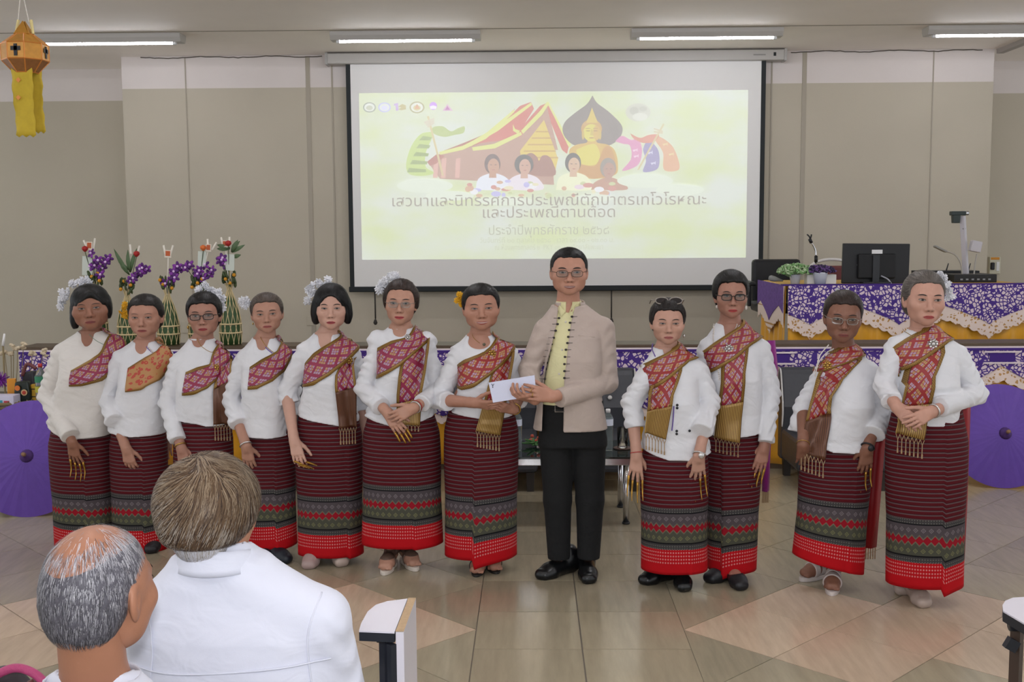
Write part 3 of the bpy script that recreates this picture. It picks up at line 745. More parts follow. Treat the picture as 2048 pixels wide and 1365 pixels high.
for du, dv, wd in ((1722, 516, .06), (1727, 522, .05), (1722, 530, .08)):
    q = P(du, dv, Y); m = MB(); m.box((q[0], Y - 0.0165, q[2]), (wd, 0.002, 0.010)); m.build('print_line', mat('print_grey', '#4a4c50', 0.5), mo)
m = MB(); p0 = P(1762, 552, Y - 0.05); m.tube(curve([p0, p0 + [0.05, -0.03, -0.03], p0 + [0.09, -0.04, -0.085], p0 + [0.16, -0.02, -0.095]], 14), 0.006, 6); m.build('cable', mat('cable_grey', '#a9abb5', 0.5), mo, smooth=True)
# document camera
Y = 9.2; px = lambda u, v: P(u, v, Y)
dc = thing('document_camera', (px(1930, 570)[0], Y, TZ), 'document camera with tall grey post, black camera head and gooseneck lamps', 'document camera')
a, b = px(1893, 570), px(1978, 555)
m = MB(); m.span((a[0], Y - 0.16, TZ), (b[0], Y + 0.16, TZ + 0.065)); m.build('base', M_BLACK, dc, bevel=0.006)
m = MB()
for k_ in range(6): m.box((a[0] + 0.06 + 0.045 * k_, Y - 0.161, TZ + 0.025), (0.02, 0.004, 0.012))
m.build('sockets', mat('socket_metal', '#8d8f94', 0.3, metal=0.7), dc)
p0, p1 = px(1932, 553), px(1925, 432)
m = MB(); m.tube([p0, p1], 0.028, 4); m.build('post', M_GREYP, dc, bevel=0.004)
q = px(1913, 430); m = MB(); m.box(q + [0.01, 0, 0.012], (0.12, 0.06, 0.035)); m.box(q + [-0.005, 0, -0.03], (0.055, 0.05, 0.075), taper=1.15); m.build('camera_head', mat('head_dark', '#26302e', 0.4), dc, bevel=0.006)
q = px(1927, 428); m = MB(); m.tube([q + [-0.02, -0.01, 0.006], q + [0.035, -0.01, 0.006]], 0.018, 12); m.build('hinge', M_CHROME, dc, smooth=True)
for pts, hd, rt in (([px(1919, 553), px(1916, 528), px(1905, 510), px(1888, 503)], px(1875, 498), 0.45), ([px(1942, 553), px(1944, 530), px(1948, 508)], px(1945, 493), -1.2)):
    m = MB(); m.tube(curve([p + np.array([0, -0.06, 0]) for p in pts], 20), 0.0065, 8); g_ = m.build('gooseneck', mat('gooseneck_grey', '#a49f97', 0.4), dc, smooth=True)
    m = MB(); m.box(hd + [0, -0.06, 0], (0.11 if rt > 0 else 0.085, 0.06, 0.018 if rt > 0 else 0.09), rot=roty(rt if rt > 0 else 0.2)); m.build('lamp_head', M_GREYP if rt < 0 else mat('lamp_head', '#8d8c88', 0.4), dc, bevel=0.008)
m = MB(); m.box(px(1926, 458) + [0, -0.02, 0], (0.02, 0.004, 0.006)); m.build('button', M_BLACK, dc)
# receiver box with two aerials
Y = 9.45; a, b = P(1830, 556, Y), P(1950, 541, Y)
rc = thing('wireless_receiver', ((a[0] + b[0]) / 2, Y, TZ), 'flat black wireless receiver with two aerials behind the document camera', 'receiver')
m = MB(); m.span((a[0], Y - 0.1, TZ), (b[0], Y + 0.1, b[2])); m.build('case', M_BLACK, rc, bevel=0.004)
for u0, u1 in ((1892, 1897), (1936, 1941)):
    m = MB(); m.tube([P(u0, 543, Y), P(u1, 527, Y)], [0.006, 0.004], 6); m.build('aerial', M_BLACK, rc)
# gooseneck microphone
Y = 9.05; q0 = P(1634, 545, Y)
mi = thing('microphone_stand', (q0[0], Y, TZ), 'chrome gooseneck microphone stand with empty black clip', 'microphone stand')
m = MB(); m.lathe([(0.055, TZ), (0.055, TZ + 0.02), (0.012, TZ + 0.035)], (q0[0], Y, 0), 16); m.build('base', M_BLACK, mi, smooth=True)
m = MB(); m.tube([(q0[0], Y, TZ + 0.03), P(1631, 524, Y)], 0.009, 8); m.build('stem', M_CHROME, mi, smooth=True)
m = MB(); m.tube([P(1632, 525, Y), P(1632, 512, Y)], 0.014, 10); m.build('collar', M_BLACK, mi, smooth=True)
m = MB(); m.tube(curve([P(1632, 512, Y), P(1631, 502, Y), P(1628, 494, Y), P(1623, 486, Y)], 16), 0.007, 8); m.build('gooseneck', M_CHROME, mi, smooth=True)
m = MB(); m.tube([P(1623, 486, Y), P(1619, 478, Y)], 0.014, 8)
for u0, u1 in ((1619, 1614), (1622, 1623)): m.tube(curve([P(1620, 480, Y), P(u0, 474, Y), P(u1, 469, Y)], 8), 0.006, 6)
m.build('microphone_clip', M_BLACK, mi, smooth=True)
# flower pots
def ball_plant(name, u, v, Y, rx, rz, cols, n, seed, parent, part):
    r_ = np.random.default_rng(seed); c = P(u, v, Y); m = MB()
    for i in range(n):
        d = r_.normal(size=3); d /= np.linalg.norm(d); d[2] = abs(d[2]) * 1.0 - 0.25
        p = c + d * np.array([rx, rx * 0.8, rz]) * (0.55 + 0.45 * r_.random() ** 0.4); s_ = 0.008 + 0.008 * r_.random()
        m.blob(p, (s_ * 1.3, s_ * 0.4, s_ * 0.75), 6, m=int(r_.integers(len(cols))), rot=rotx(r_.random()) @ rotz(r_.random() * 3))
    for i in range(14):
        p = c + np.array([r_.uniform(-.7, .7) * rx, r_.uniform(-.5, .5) * rx, r_.uniform(-.2, .5) * rz]); m.tube([c - [0, 0, rz * 0.8], p], 0.002, 4, m=0)
    o = m.build(part, cols, parent, smooth=True); o['kind'] = 'stuff'; return o
Y = 8.85
q = P(1590, 572, Y)
po = thing('potted_plant', (q[0], Y, TZ), 'green leafy artificial plant in a small white bucket', 'potted plant')
m = MB(); m.lathe([(0.034, TZ), (0.045, TZ + 0.075), (0.048, TZ + 0.08), (0.044, TZ + 0.08)], (q[0], Y, 0), 20); m.build('pot', mat('bucket_white', '#c6c9d2', 0.4), po, smooth=True)
ball_plant('foliage', 1590, 543, Y, 0.145, 0.085, [mat('leaf_light', '#8fb07c', 0.6), mat('leaf_mid', '#6e9a5c', 0.6), mat('leaf_pale', '#bcd0a6', 0.6)], 420, 5, po, 'foliage')
q = P(1640, 572, Y)
po = thing('potted_flowers', (q[0], Y, TZ), 'dark purple flowers in a white bucket on a white tray', 'potted plant')
m = MB(); m.span((q[0] - 0.115, Y - 0.05, TZ), (q[0] + 0.115, Y + 0.05, TZ + 0.08)); m.build('tray', mat('tray_white', '#d9d6cf', 0.5), po, bevel=0.004)
m = MB(); m.lathe([(0.042, TZ + 0.001), (0.056, TZ + 0.09), (0.06, TZ + 0.1), (0.054, TZ + 0.1)], (q[0] - 0.02, Y - 0.075, 0), 20); m.build('pot', MATS['bucket_white'], po, smooth=True)
ball_plant('flowers', 1640, 541, Y - 0.04, 0.12, 0.055, [mat('flower_violet', '#4b3166', 0.7), mat('flower_dark', '#2d2340', 0.7), mat('flower_lilac', '#6d4f88', 0.7)], 300, 6, po, 'flower_heads')
m = MB(); q = P(1566, 562, 8.9); m.lathe([(0.006, 0), (0.022, 0.07), (0.024, 0.1), (0.016, 0.115)], q - [0.0, 0, 0.0], 10, axis=roty(-1.35)); q_ = np.array(q)
hm = m.build('lying_funnel', mat('grey_foam', '#8a8a88', 0.7), None, smooth=True, base=(q_[0], q_[1], TZ)); tag(hm, 'small grey funnel lying beside the green plant', 'funnel')
# chairs on the stage
def office_chair():
    Y = 10.12; a, b = P(1512, 610, Y), P(1574, 527, Y)
    xc = (a[0] + b[0]) / 2 + 0.05
    t = thing('office_chair', (xc, Y, STAGE_Z), 'black leather office chair behind the lecture table', 'chair')
    M_L = mat('black_leather', '#15161a', 0.38, bump=0.15, bscale=40)
    m = MB(); m.box((xc, Y + 0.06, 1.26), (0.44, 0.09, 0.42)); m.build('backrest', M_L, t, bevel=0.03)
    m = MB(); m.box((xc, Y - 0.16, STAGE_Z + 0.45), (0.46, 0.46, 0.10)); m.build('seat', M_L, t, bevel=0.03)
    for s in (-1, 1):
        m = MB(); m.box((xc + s * 0.27, Y - 0.12, STAGE_Z + 0.66), (0.06, 0.3, 0.035)); m.box((xc + s * 0.27, Y - 0.1, STAGE_Z + 0.55), (0.03, 0.05, 0.2)); m.build('armrest', M_BLACK, t, bevel=0.01)
    m = MB(); m.tube([(xc, Y - 0.1, STAGE_Z + 0.08), (xc, Y - 0.1, STAGE_Z + 0.42)], 0.03, 10)
    m.build('gas_post', M_CHROME, t, smooth=True)
    m = MB()
    for k_ in range(5):
        a_ = k_ * 1.2566; m.tube([(xc, Y - 0.1, STAGE_Z + 0.09), (xc + 0.28 * math.cos(a_), Y - 0.1 + 0.28 * math.sin(a_), STAGE_Z + 0.06)], 0.02, 6); m.blob((xc + 0.28 * math.cos(a_), Y - 0.1 + 0.28 * math.sin(a_), STAGE_Z + 0.03), 0.03, 8)
    m.build('star_base', M_BLACK, t)
office_chair()
Y = 10.42; xc = P(1663, 540, Y)[0]
rcx = thing('banquet_chair', (xc, Y, STAGE_Z), 'maroon banquet chair with arched white frame behind the monitor', 'chair')
m = MB(); arc = [(xc - 0.21, Y, STAGE_Z + 0.02), (xc - 0.21, Y, 1.33)] + [(xc - 0.21 * math.cos(t), Y, 1.36 + 0.10 * math.sin(t)) for t in np.linspace(0.2, math.pi - 0.2, 12)] + [(xc + 0.21, Y, 1.33), (xc + 0.21, Y, STAGE_Z + 0.02)]
m.tube(arc, 0.014, 8); m.build('back_frame', mat('frame_white', '#d9d5d2', 0.35), rcx, smooth=True)
M_MAR = mat('maroon_vinyl', '#6b3232', 0.5)
m = MB(); m.box((xc, Y - 0.01, 1.24), (0.39, 0.05, 0.32)); m.build('backrest', M_MAR, rcx, bevel=0.02)
m = MB(); m.box((xc, Y - 0.22, STAGE_Z + 0.43), (0.41, 0.42, 0.07)); m.build('seat', M_MAR, rcx, bevel=0.02)
for s in (-1, 1):
    m = MB(); m.tube([(xc + s * 0.19, Y - 0.38, STAGE_Z), (xc + s * 0.19, Y - 0.38, STAGE_Z + 0.41)], 0.013, 8); m.build('leg', MATS['frame_white'], rcx, smooth=True)
# wall socket box, right recess; small plates on the wall
a, b = P(1975, 548, REC_Y), P(1998, 514, REC_Y); Y = REC_Y
sk = thing('wall_socket_box', ((a[0] + b[0]) / 2, Y, a[2]), 'white wall socket box with black plug and orange label', 'socket')
m = MB(); m.span((a[0], Y - 0.05, a[2]), (b[0], Y, b[2])); m.build('case', mat('socket_white', '#c9c4ae', 0.5), sk, bevel=0.006)
m = MB(); m.span((a[0] + 0.01, Y - 0.052, b[2] - 0.03), (b[0] - 0.015, Y - 0.05, b[2] - 0.004)); m.build('orange_label', mat('label_orange', '#d08b2b', 0.6), sk)
m = MB(); m.span((a[0] + 0.004, Y - 0.085, a[2] + 0.045), (a[0] + 0.045, Y - 0.05, a[2] + 0.125)); m.build('plug', M_BLACK, sk, bevel=0.01)
m = MB(); m.span((a[0] + 0.07, Y - 0.056, a[2] + 0.03), (b[0] - 0.015, Y - 0.05, a[2] + 0.13)); m.build('outlet', M_WPL, sk, bevel=0.003)
for u, v, wd, hg in ((372, 655, .09, .12), (621, 642, .075, .10)):
    q = P(u, v, WALL_Y); m = MB(); m.span((q[0] - wd / 2, WALL_Y - 0.012, q[2] - hg / 2), (q[0] + wd / 2, WALL_Y, q[2] + hg / 2))
    o = m.build('wall_plate', mat('plate_beige', '#b5ac9a', 0.5), None, base=(q[0], WALL_Y, q[2] - hg / 2), bevel=0.004)
    tag(o, 'small beige wall plate ' + ('behind the woman in dark glasses' if u < 500 else 'left of the projection screen behind the bobbed woman'), 'wall plate')

# ================================================================== lounge chairs and coffee table
M_GREYV = mat('charcoal_vinyl', '#3a3b40', 0.42, bump=0.1, bscale=50); M_PIPE = mat('white_piping', '#c9c6c2', 0.5); M_DKW = mat('dark_base', '#2a221d', 0.5)
def lounge(u, Y, label):
    xc = P(u, 850, Y)[0]; t = thing('lounge_chair', (xc, Y, 0), label, 'chair', 'charcoal lounge chairs in front of the stage')
    wd = 0.31
    def slab(prof, x0, x1):
        m = MB(); m.prism([(x0, y, z) for y, z in prof], (x1 - x0, 0, 0)); return m
    back = [(Y - 0.02, 0.30), (Y - 0.05, 0.50), (Y + 0.02, 0.72), (Y + 0.05, 0.765), (Y + 0.11, 0.765), (Y + 0.13, 0.70), (Y + 0.10, 0.45), (Y + 0.10, 0.12), (Y, 0.12)]
    slab(back, xc - wd, xc + wd).build('backrest', M_GREYV, t, bevel=0.018)
    m = MB(); m.span((xc - wd, Y - 0.50, 0.13), (xc + wd, Y - 0.01, 0.35)); m.build('seat', M_GREYV, t, bevel=0.03)
    for s in (-1, 1):
        m = MB(); m.tube([(xc + s * wd, y, z) for y, z in curve([(Y - 0.04, 0.36, 0), (Y - 0.055, 0.50, 0), (Y + 0.015, 0.72, 0), (Y + 0.05, 0.76, 0)], 14)[:, :2]], 0.006, 6); m.build('piping', M_PIPE, t, smooth=True)
        for y in (Y - 0.45, Y + 0.02):
            m = MB(); m.box((xc + s * (wd - 0.05), y, 0.066), (0.045, 0.045, 0.13), taper=1.25); m.build('leg', M_DKW, t)
    for z in (0.57,):
        for dx in (-0.13, 0.13):
            m = MB(); m.blob((xc + dx, Y - 0.046, z), (0.016, 0.01, 0.016), 10); m.build('button', mat('button_white', '#d8d5d0', 0.4), t, smooth=True)
    m = MB(); m.span((xc - wd + 0.10, Y - 0.503, 0.145), (xc - wd + 0.19, Y - 0.499, 0.18)); m.build('tag', M_WPL, t)
lounge(628, 7.72, 'charcoal lounge chair hidden behind the woman with bobbed hair')
lounge(987, 7.72, 'charcoal lounge chair between the woman holding the envelope and the man')
lounge(1182, 7.72, 'charcoal lounge chair with white button behind the man in the jacket')
lounge(1650, 7.72, 'charcoal lounge chair with white piping beside the tilted-head woman in rimless glasses')
ct = thing('coffee_table', (0.08, 6.63, 0), 'low glass-topped coffee table with chrome legs behind the man', 'table')
CT = 0.415
m = MB(); m.span((-0.46, 6.37, CT - 0.012), (0.63, 6.90, CT)); m.build('glass_top', mat('table_glass', '#1c2623', 0.04, spec=0.8), ct, bevel=0.003)
m = MB()
for y in (6.40, 6.86): m.span((-0.44, y - 0.012, CT - 0.055), (0.61, y + 0.012, CT - 0.013))
m.build('chrome_rail', M_CHROME, ct, bevel=0.003)
m = MB(); m.span((-0.43, 6.44, CT - 0.05), (0.60, 6.82, CT - 0.035)); m.build('under_shelf', mat('shelf_maroon', '#4a2a2c', 0.4), ct)
for x in (-0.38, 0.553):
    for y in (6.43, 6.83):
        m = MB(); m.tube([(x, y, 0.012), (x, y, CT - 0.05)], 0.019, 14); m.build('leg', M_CHROME, ct, smooth=True)
        m = MB(); m.tube([(x, y, 0), (x, y, 0.012)], 0.023, 14); m.build('foot', M_BLACK, ct, smooth=True)
M_GLASS = mat('clear_glass', '#f4f8f8', 0.02, trans=1.0, ior=1.33)
def bottle(u, Y, label):
    q = P(u, 900, Y); c = (q[0], Y, CT); t = thing('water_bottle', c, label, 'bottle', 'water bottles on the coffee table')
    r = 0.031
    m = MB(); prof = [(r * 0.9, 0.001)] + [(r * (1 - 0.05 * (k_ % 2)), 0.008 + k_ * 0.012) for k_ in range(11)] + [(r, 0.145), (r, 0.19), (r * 0.75, 0.21), (0.012, 0.225), (0.012, 0.235)]
    m.lathe([(a, b) for a, b in prof], c, 20); m.build('bottle_body', mat('bottle_plastic', '#c9d3d2', 0.08, trans=0.85, ior=1.2), t, smooth=True)
    m = MB(); m.lathe([(r * 1.02, 0.148), (r * 1.02, 0.188)], c, 20, caps=False); m.build('label_band', mat('bottle_label', '#cfd4e2', 0.5), t, smooth=True)
    m = MB(); m.lathe([(0.014, 0.226), (0.014, 0.245), (0.012, 0.247)], c, 14); m.build('cap', M_WPL, t, smooth=True)
bottle(1034, 6.6, 'clear water bottle beside the woman holding the envelope'); bottle(1216, 6.6, 'clear water bottle at the right hip of the man in the jacket')
q = P(1245, 900, 6.62); c = (q[0], 6.62, CT)
co = MB(); co.lathe([(0.052, 0), (0.058, 0.006), (0.05, 0.008)], c, 24); o = co.build('coaster', mat('coaster_brown', '#4a3028', 0.5), None, smooth=True, base=c); tag(o, 'round brown coaster under the tumbler', 'coaster')
tu = thing('glass_tumbler', (c[0], c[1], CT + 0.008), 'clear glass tumbler with a little water on the coffee table', 'glass')
m = MB(); m.lathe([(0.031, 0.008), (0.034, 0.13), (0.0325, 0.13), (0.029, 0.018)], c, 24); m.build('glass_wall', M_GLASS, tu, smooth=True)
m = MB(); m.lathe([(0.0285, 0.0185), (0.029, 0.035)], c, 24); m.build('water', mat('water', '#e8d9cc', 0.05, trans=0.8, ior=1.33), tu, smooth=True)
q = P(1071, 893, 6.7); fl_ = thing('table_flowers', (q[0], 6.7, CT), 'low green and red flower arrangement on the coffee table', 'flowers')
m = MB(); r_ = np.random.default_rng(3)
for i in range(26):
    a_ = r_.random() * 6.28; L = r_.uniform(0.04, 0.11); d = np.array([math.cos(a_), math.sin(a_) * 0.6, r_.uniform(0.1, 0.7)]); p = np.array([q[0], 6.7, CT + 0.01]) + d * L * 0.5
    m.blob(p, (L * 0.5, 0.012, 0.006), 6, rot=rotz(a_) @ roty(-0.5 * d[2]))
m.build('leaves', mat('leaf_green', '#3f6a34', 0.6), fl_, smooth=True)['kind'] = 'stuff'
for i in range(5):
    m = MB(); m.blob(np.array([q[0], 6.7, CT + 0.05]) + r_.uniform(-1, 1, 3) * [0.05, 0.03, 0.02], 0.012, 8); m.build('blossom', mat('blossom_red', '#b04a38', 0.6), fl_, smooth=True)

# ================================================================== leaf cones with orchids on the counter
M_LEAF = mat('banana_leaf', '#2f4a25', 0.5, noise=0.3, nscale=30, stretch=(1, 1, .2)); M_BAMB = mat('bamboo_strip', '#cdb98d', 0.6); M_STK = mat('white_stick', '#e6e0d4', 0.6)
M_ORC = mat('orchid_purple', '#7a2f92', 0.6); M_ORW = mat('orchid_pale', '#d7b6dd', 0.6); M_ORD = mat('orchid_deep', '#54206c', 0.6)
def orchid(c, s, parent, seed):
    r_ = np.random.default_rng(seed); m = MB(); R0 = rotz(r_.uniform(-.5, .5)) @ rotx(r_.uniform(-.4, .4)) @ roty(r_.random() * 6.28)
    for k_ in range(5):
        a_ = k_ * 1.2566; d = np.array([math.cos(a_), 0, math.sin(a_)])
        m.blob(R0 @ (d * s * 0.62) + c, (s * 0.55, s * 0.14, s * 0.36), 8, m=0 if k_ % 2 else 2, rot=R0 @ roty(-a_))
    m.blob(c + R0 @ np.array([0, -s * 0.25, 0]), (s * 0.3, s * 0.25, s * 0.3), 8, m=1)
    m.build('orchid', [M_ORC, M_ORW, M_ORD], parent, smooth=True)
def palm_leaf(base, tip, wd, parent, m_=None):
    base, tip = np.array(base), np.array(tip); d = tip - base; n = np.cross(d, [0, 1, 0]); n /= np.linalg.norm(n) + 1e-9
    A = [[base + d * t - n * wd * w_ + np.array([0, -0.02 * math.sin(t * 3), 0]), base + d * t + np.array([0, -0.02 * math.sin(t * 3) + wd * 0.3, 0]), base + d * t + n * wd * w_ + np.array([0, -0.02 * math.sin(t * 3), 0])] for t, w_ in ((0, .25), (.25, .8), (.5, 1), (.75, .7), (1, .05))]
    mb = MB(); mb.grid(np.array(A)); mb.build('leaf', m_ or mat('leaf_palm', '#4d6340', 0.5), parent, smooth=True, solid=0.001)
def rose(c, r, m_, parent):
    mb = MB(); mb.blob(c, (r * .8, r * .8, r), 10)
    for k_ in range(6): a_ = k_ * 1.047; mb.blob(np.array(c) + [math.cos(a_) * r * .5, math.sin(a_) * r * .5, 0.1 * r], (r * .55, r * .55, r * .7), 8)
    mb.build('rose', m_, parent, smooth=True)
M_RR = mat('rose_red', '#a3211f', 0.6); M_RO = mat('rose_orange', '#cf6a2e', 0.6); M_CARD = mat('card_orange', '#b5562c', 0.6); M_CARDW = mat('card_white', '#d9cfc0', 0.6); M_NOTE = mat('note_paper', '#c2c8be', 0.7); M_DL = mat('leaf_dark', '#3a4726', 0.6); M_YF = mat('flower_yellow', '#c98a1c', 0.6)
def leaf_cone(u, label, yb, spec):
    Y = CTR_Y + 0.125; b = np.array([P(u, 680, Y)[0], Y, CTR_Z]); q = lambda a, v: P(a, v, Y)
    t = thing('leaf_cone', b, label, 'offering', 'banana-leaf cones with orchids on the counter')
    H = P(u, yb, Y)[2] - CTR_Z; R = 0.074
    prof = [(R, 0.0), (R * 1.06, H * .2), (R * 1.0, H * .45), (R * .8, H * .65), (R * .45, H * .85), (0.016, H * .98), (0.013, H)]
    m = MB(); m.lathe(prof, b, 20); m.build('leaf_wrap', M_LEAF, t, smooth=True)
    zz, rr_ = [p[1] for p in prof], [p[0] for p in prof]
    def wpt(z, a_): r = float(np.interp(z, zz, rr_)) + 0.003; return b + [r * math.cos(a_), r * math.sin(a_), z]
    for k_ in range(12):
        for s in (1, -1):
            pts = [wpt(z, k_ * 0.5236 + s * 1.1 * (1 - (z / H)) ** 0.9) for z in np.linspace(0.005, H, 12)]
            m = MB(); m.tube(pts, 0.0024, 4); m.build('bamboo_strip', M_BAMB, t)
    for z in (H * .22, H * .38):
        m = MB(); m.tube([wpt(z, a_) for a_ in np.linspace(0, 6.283, 24, endpoint=False)], 0.006, 6, closed=True); m.build('bamboo_ring', M_BAMB, t)
    top = b + [0, 0, H]
    m = MB()
    for k_ in range(7): a_ = k_ * .9; m.tube([top - [0, 0, .05], top + [0.03 * math.cos(a_), 0.02 * math.sin(a_), 0.05]], 0.004, 4)
    m.build('bamboo_ends', M_BAMB, t)
    m = MB(); r_ = np.random.default_rng(int(u))
    for k_ in range(16):
        a_ = r_.random() * 6.28; p = top + [0.045 * math.cos(a_), 0.03 * math.sin(a_), 0.03 + 0.09 * r_.random()]; m.blob(p, (0.014, 0.008, 0.03), 6, rot=rotz(a_) @ rotx(r_.uniform(-.6, .6)))
    m.build('greenery', M_DL, t, smooth=True)['kind'] = 'stuff'
    for k_ in range(3):
        a_ = r_.random() * 6.28; m = MB(); m.blob(top + [0.045 * math.cos(a_), -0.03, 0.05 + 0.03 * k_], 0.014, 8); m.build('yellow_flower', M_YF, t, smooth=True)
    for i, (a, v) in enumerate(spec.get('orchids', [])):
        c = q(a, v) + [0, -0.03 + 0.02 * (i % 3), 0]; orchid(c, 0.034, t, i + int(u))
        m = MB(); m.tube(curve([top, (top + c) / 2 + [0, 0, 0.03], c + [0, 0.01, 0]], 8), 0.0022, 4); m.build('stem', M_DL, t)
    for a, v, c_ in spec.get('roses', []):
        c = q(a, v) + [0, -0.02, 0]; rose(c, 0.023, c_, t); m = MB(); m.tube([top, c - [0, 0, 0.02]], 0.003, 5); m.build('rose_stem', M_DL, t)
    for a0, v0, a1, v1 in spec.get('sticks', []):
        m = MB(); m.tube([q(a0, v0), q(a1, v1)], 0.007, 6); m.build('stick', M_STK, t)
    for a, v, wd, hg, c_ in spec.get('cards', []):
        c = q(a, v) + [0, -0.012, 0]; m = MB(); m.box(c, (wd, 0.004, hg), rot=roty(0.06))
        cd = m.build('card', c_, t)
        if c_ is M_CARDW: m = MB(); m.box(c + [0, -0.003, 0.003], (wd * .66, 0.003, hg * .66), rot=roty(0.06)); m.build('card_picture', M_CARD, cd)
        m = MB(); m.tube([top, c + [0, 0.006, 0]], 0.004, 5); m.build('card_stick', M_STK if c_ is M_CARDW else M_BAMB, t)
    for a0, v0, a1, v1 in spec.get('leaves', []): palm_leaf(q(a0, v0), q(a1, v1), 0.016, t)
leaf_cone(195, 'leaf cone with red rose and note, behind the leftmost woman', 575, dict(orchids=[(186, 507), (190, 531), (203, 536), (199, 520), (212, 524), (216, 517), (203, 549), (181, 533)], roses=[(172, 498, M_RR)], sticks=[(176, 500, 167, 481), (186, 505, 190, 477)], cards=[(180, 492, .045, .06, M_CARDW), (176, 532, .075, .14, M_NOTE)]))
leaf_cone(258, 'leaf cone with long palm fronds behind the second woman', 592, dict(orchids=[(288, 535), (282, 545), (276, 547), (270, 556), (262, 562), (293, 539), (283, 538)], roses=[(275, 508, M_RR)], sticks=[(262, 508, 260, 489), (276, 505, 279, 492)], leaves=[(258, 548, 228, 498), (259, 550, 238, 518), (260, 545, 256, 500), (261, 545, 274, 497), (258, 540, 240, 525)]))
leaf_cone(338, 'leaf cone with tall candle and orange card, no rose', 590, dict(orchids=[(333, 566), (341, 563), (347, 549), (352, 555), (356, 533), (362, 537), (350, 543)], sticks=[(331, 510, 327, 491), (341, 510, 346, 491)], cards=[(337, 508, .05, .055, M_CARDW)]))
leaf_cone(400, 'leaf cone with an orange rose behind the woman in dark glasses', 588, dict(orchids=[(374, 535), (380, 530), (392, 545), (402, 540), (411, 530), (417, 549), (410, 557), (425, 541), (395, 553), (398, 548)], roses=[(408, 496, M_RO)], sticks=[(416, 492, 415, 478), (424, 500, 433, 485)], cards=[(418, 496, .04, .055, M_CARDW), (405, 518, .06, .11, M_NOTE)]))
leaf_cone(462, 'rightmost leaf cone with red rose and spiky leaves', 580, dict(orchids=[(445, 520), (450, 529), (455, 527), (447, 516), (440, 521)], roses=[(458, 487, M_RR)], sticks=[(446, 491, 442, 475), (459, 482, 459, 474)], cards=[(451, 488, .045, .05, M_CARDW), (460, 525, .07, .12, M_NOTE)], leaves=[(463, 504, 480, 482), (464, 505, 490, 490), (460, 496, 434, 490), (460, 498, 434, 498), (466, 515, 482, 510), (463, 505, 476, 480)]))

# ================================================================== parasols
def parasol(c, R, tiltdir, label, col, name='paper_parasol', depth=0.10, rib=True):
    """open parasol resting on its rim, crown towards the room"""
    c = np.array(c, float); ax = np.array(tiltdir, float); ax /= np.linalg.norm(ax)
    u_ = np.cross([0, 0, 1.0], ax); u_ /= np.linalg.norm(u_); v_ = np.cross(ax, u_); RM = np.stack([u_, v_, ax], 1)
    t = thing(name, (c[0], c[1], 0), label, 'parasol', 'paper parasols standing on the floor')
    m_ = mat('parasol_' + col, '#' + col, 0.55, noise=0.12, nscale=18)
    n = 56; m = MB(); A = []
    for f_ in np.linspace(0.03, 1, 8):
        a_ = np.linspace(0, 2 * math.pi, n + 1); k_ = 1 + 0.0 * a_
        A.append((np.stack([R * f_ * np.cos(a_) * k_, R * f_ * np.sin(a_), np.full(n + 1, depth * (1 - f_ ** 1.25)) - 0.004 * f_ * (np.arange(n + 1) % 2)], 1)) @ RM.T + c)
    m.grid(np.array(A)); m.build('canopy', m_, t, smooth=False, solid=0.002)
    for k_ in range(0, n, 4):
        a_ = k_ / n * 2 * math.pi
        pts = [np.array([R * f_ * math.cos(a_), R * f_ * math.sin(a_), depth * (1 - f_ ** 1.25) - 0.008]) @ RM.T + c for f_ in (0.06, 0.5, 0.98)]
        m = MB(); m.tube(pts, 0.003, 4); m.build('rib', M_BAMB, t)
    m = MB(); m.lathe([(0.045, depth - 0.012), (0.03, depth + 0.012), (0.016, depth + 0.03), (0.012, depth + 0.05)], c, 14, axis=RM); m.build('crown', mat('parasol_crown_' + col, '#4c2f6d', 0.6), t, smooth=True)
    m = MB(); m.lathe([(0.014, depth + 0.05), (0.012, depth + 0.075), (0.006, depth + 0.08)], c, 10, axis=RM); m.build('finial', mat('finial_wood', '#8a6a4a', 0.5), t, smooth=True)
    e_ = c - ax * 0.28
    m = MB(); m.tube([c + ax * depth, e_], 0.009, 8); m.build('handle', mat('finial_wood', '#8a6a4a', 0.5), t, smooth=True)
Y = 6.72; c = P(62, 922, Y); parasol((c[0], Y, 0.345), 0.365, (0.16, -0.93, 0.33), 'purple paper parasol open on the floor at the left, beside the leftmost woman', '5f3f9c')
c = P(140, 925, 6.95); parasol((c[0], 6.95, 0.33), 0.345, (0.1, -0.94, 0.33), 'red parasol mostly hidden behind the leftmost woman', 'a3262c')
Y = 7.42; c = P(2003, 866, Y); parasol((c[0], Y, 0.34), 0.355, (-0.12, -0.93, 0.33), 'purple paper parasol open on the floor at the right edge', '5b3c98')

# ================================================================== hanging lantern
Y = 6.0; q = lambda u, v: P(u, v, Y); c0 = q(50, 100)
la = thing('paper_lantern', (c0[0], Y, q(50, 272)[2]), 'gold paper lantern with yellow tail hanging at upper left', 'lantern')
M_GOLD = mat('gold_paper', '#b98334', 0.35, metal=0.25, noise=0.25, nscale=40); M_GOLD2 = mat('gold_edge', '#c9803a', 0.35, metal=0.3); M_TAILP = mat('yellow_tissue', '#bfa42c', 0.7, noise=0.15, nscale=30)
def oct_ring(r, z, rot=math.pi / 8): return [np.array([c0[0] + r * math.cos(k_ * math.pi / 4 + rot), Y + r * math.sin(k_ * math.pi / 4 + rot), z]) for k_ in range(8)]
z3, z2, z1, z0 = q(50, 70)[2], q(50, 90)[2], q(50, 122)[2], q(50, 146)[2]
rg = [oct_ring(0.05, z3), oct_ring(0.118, z2), oct_ring(0.118, z1), oct_ring(0.06, z0)]
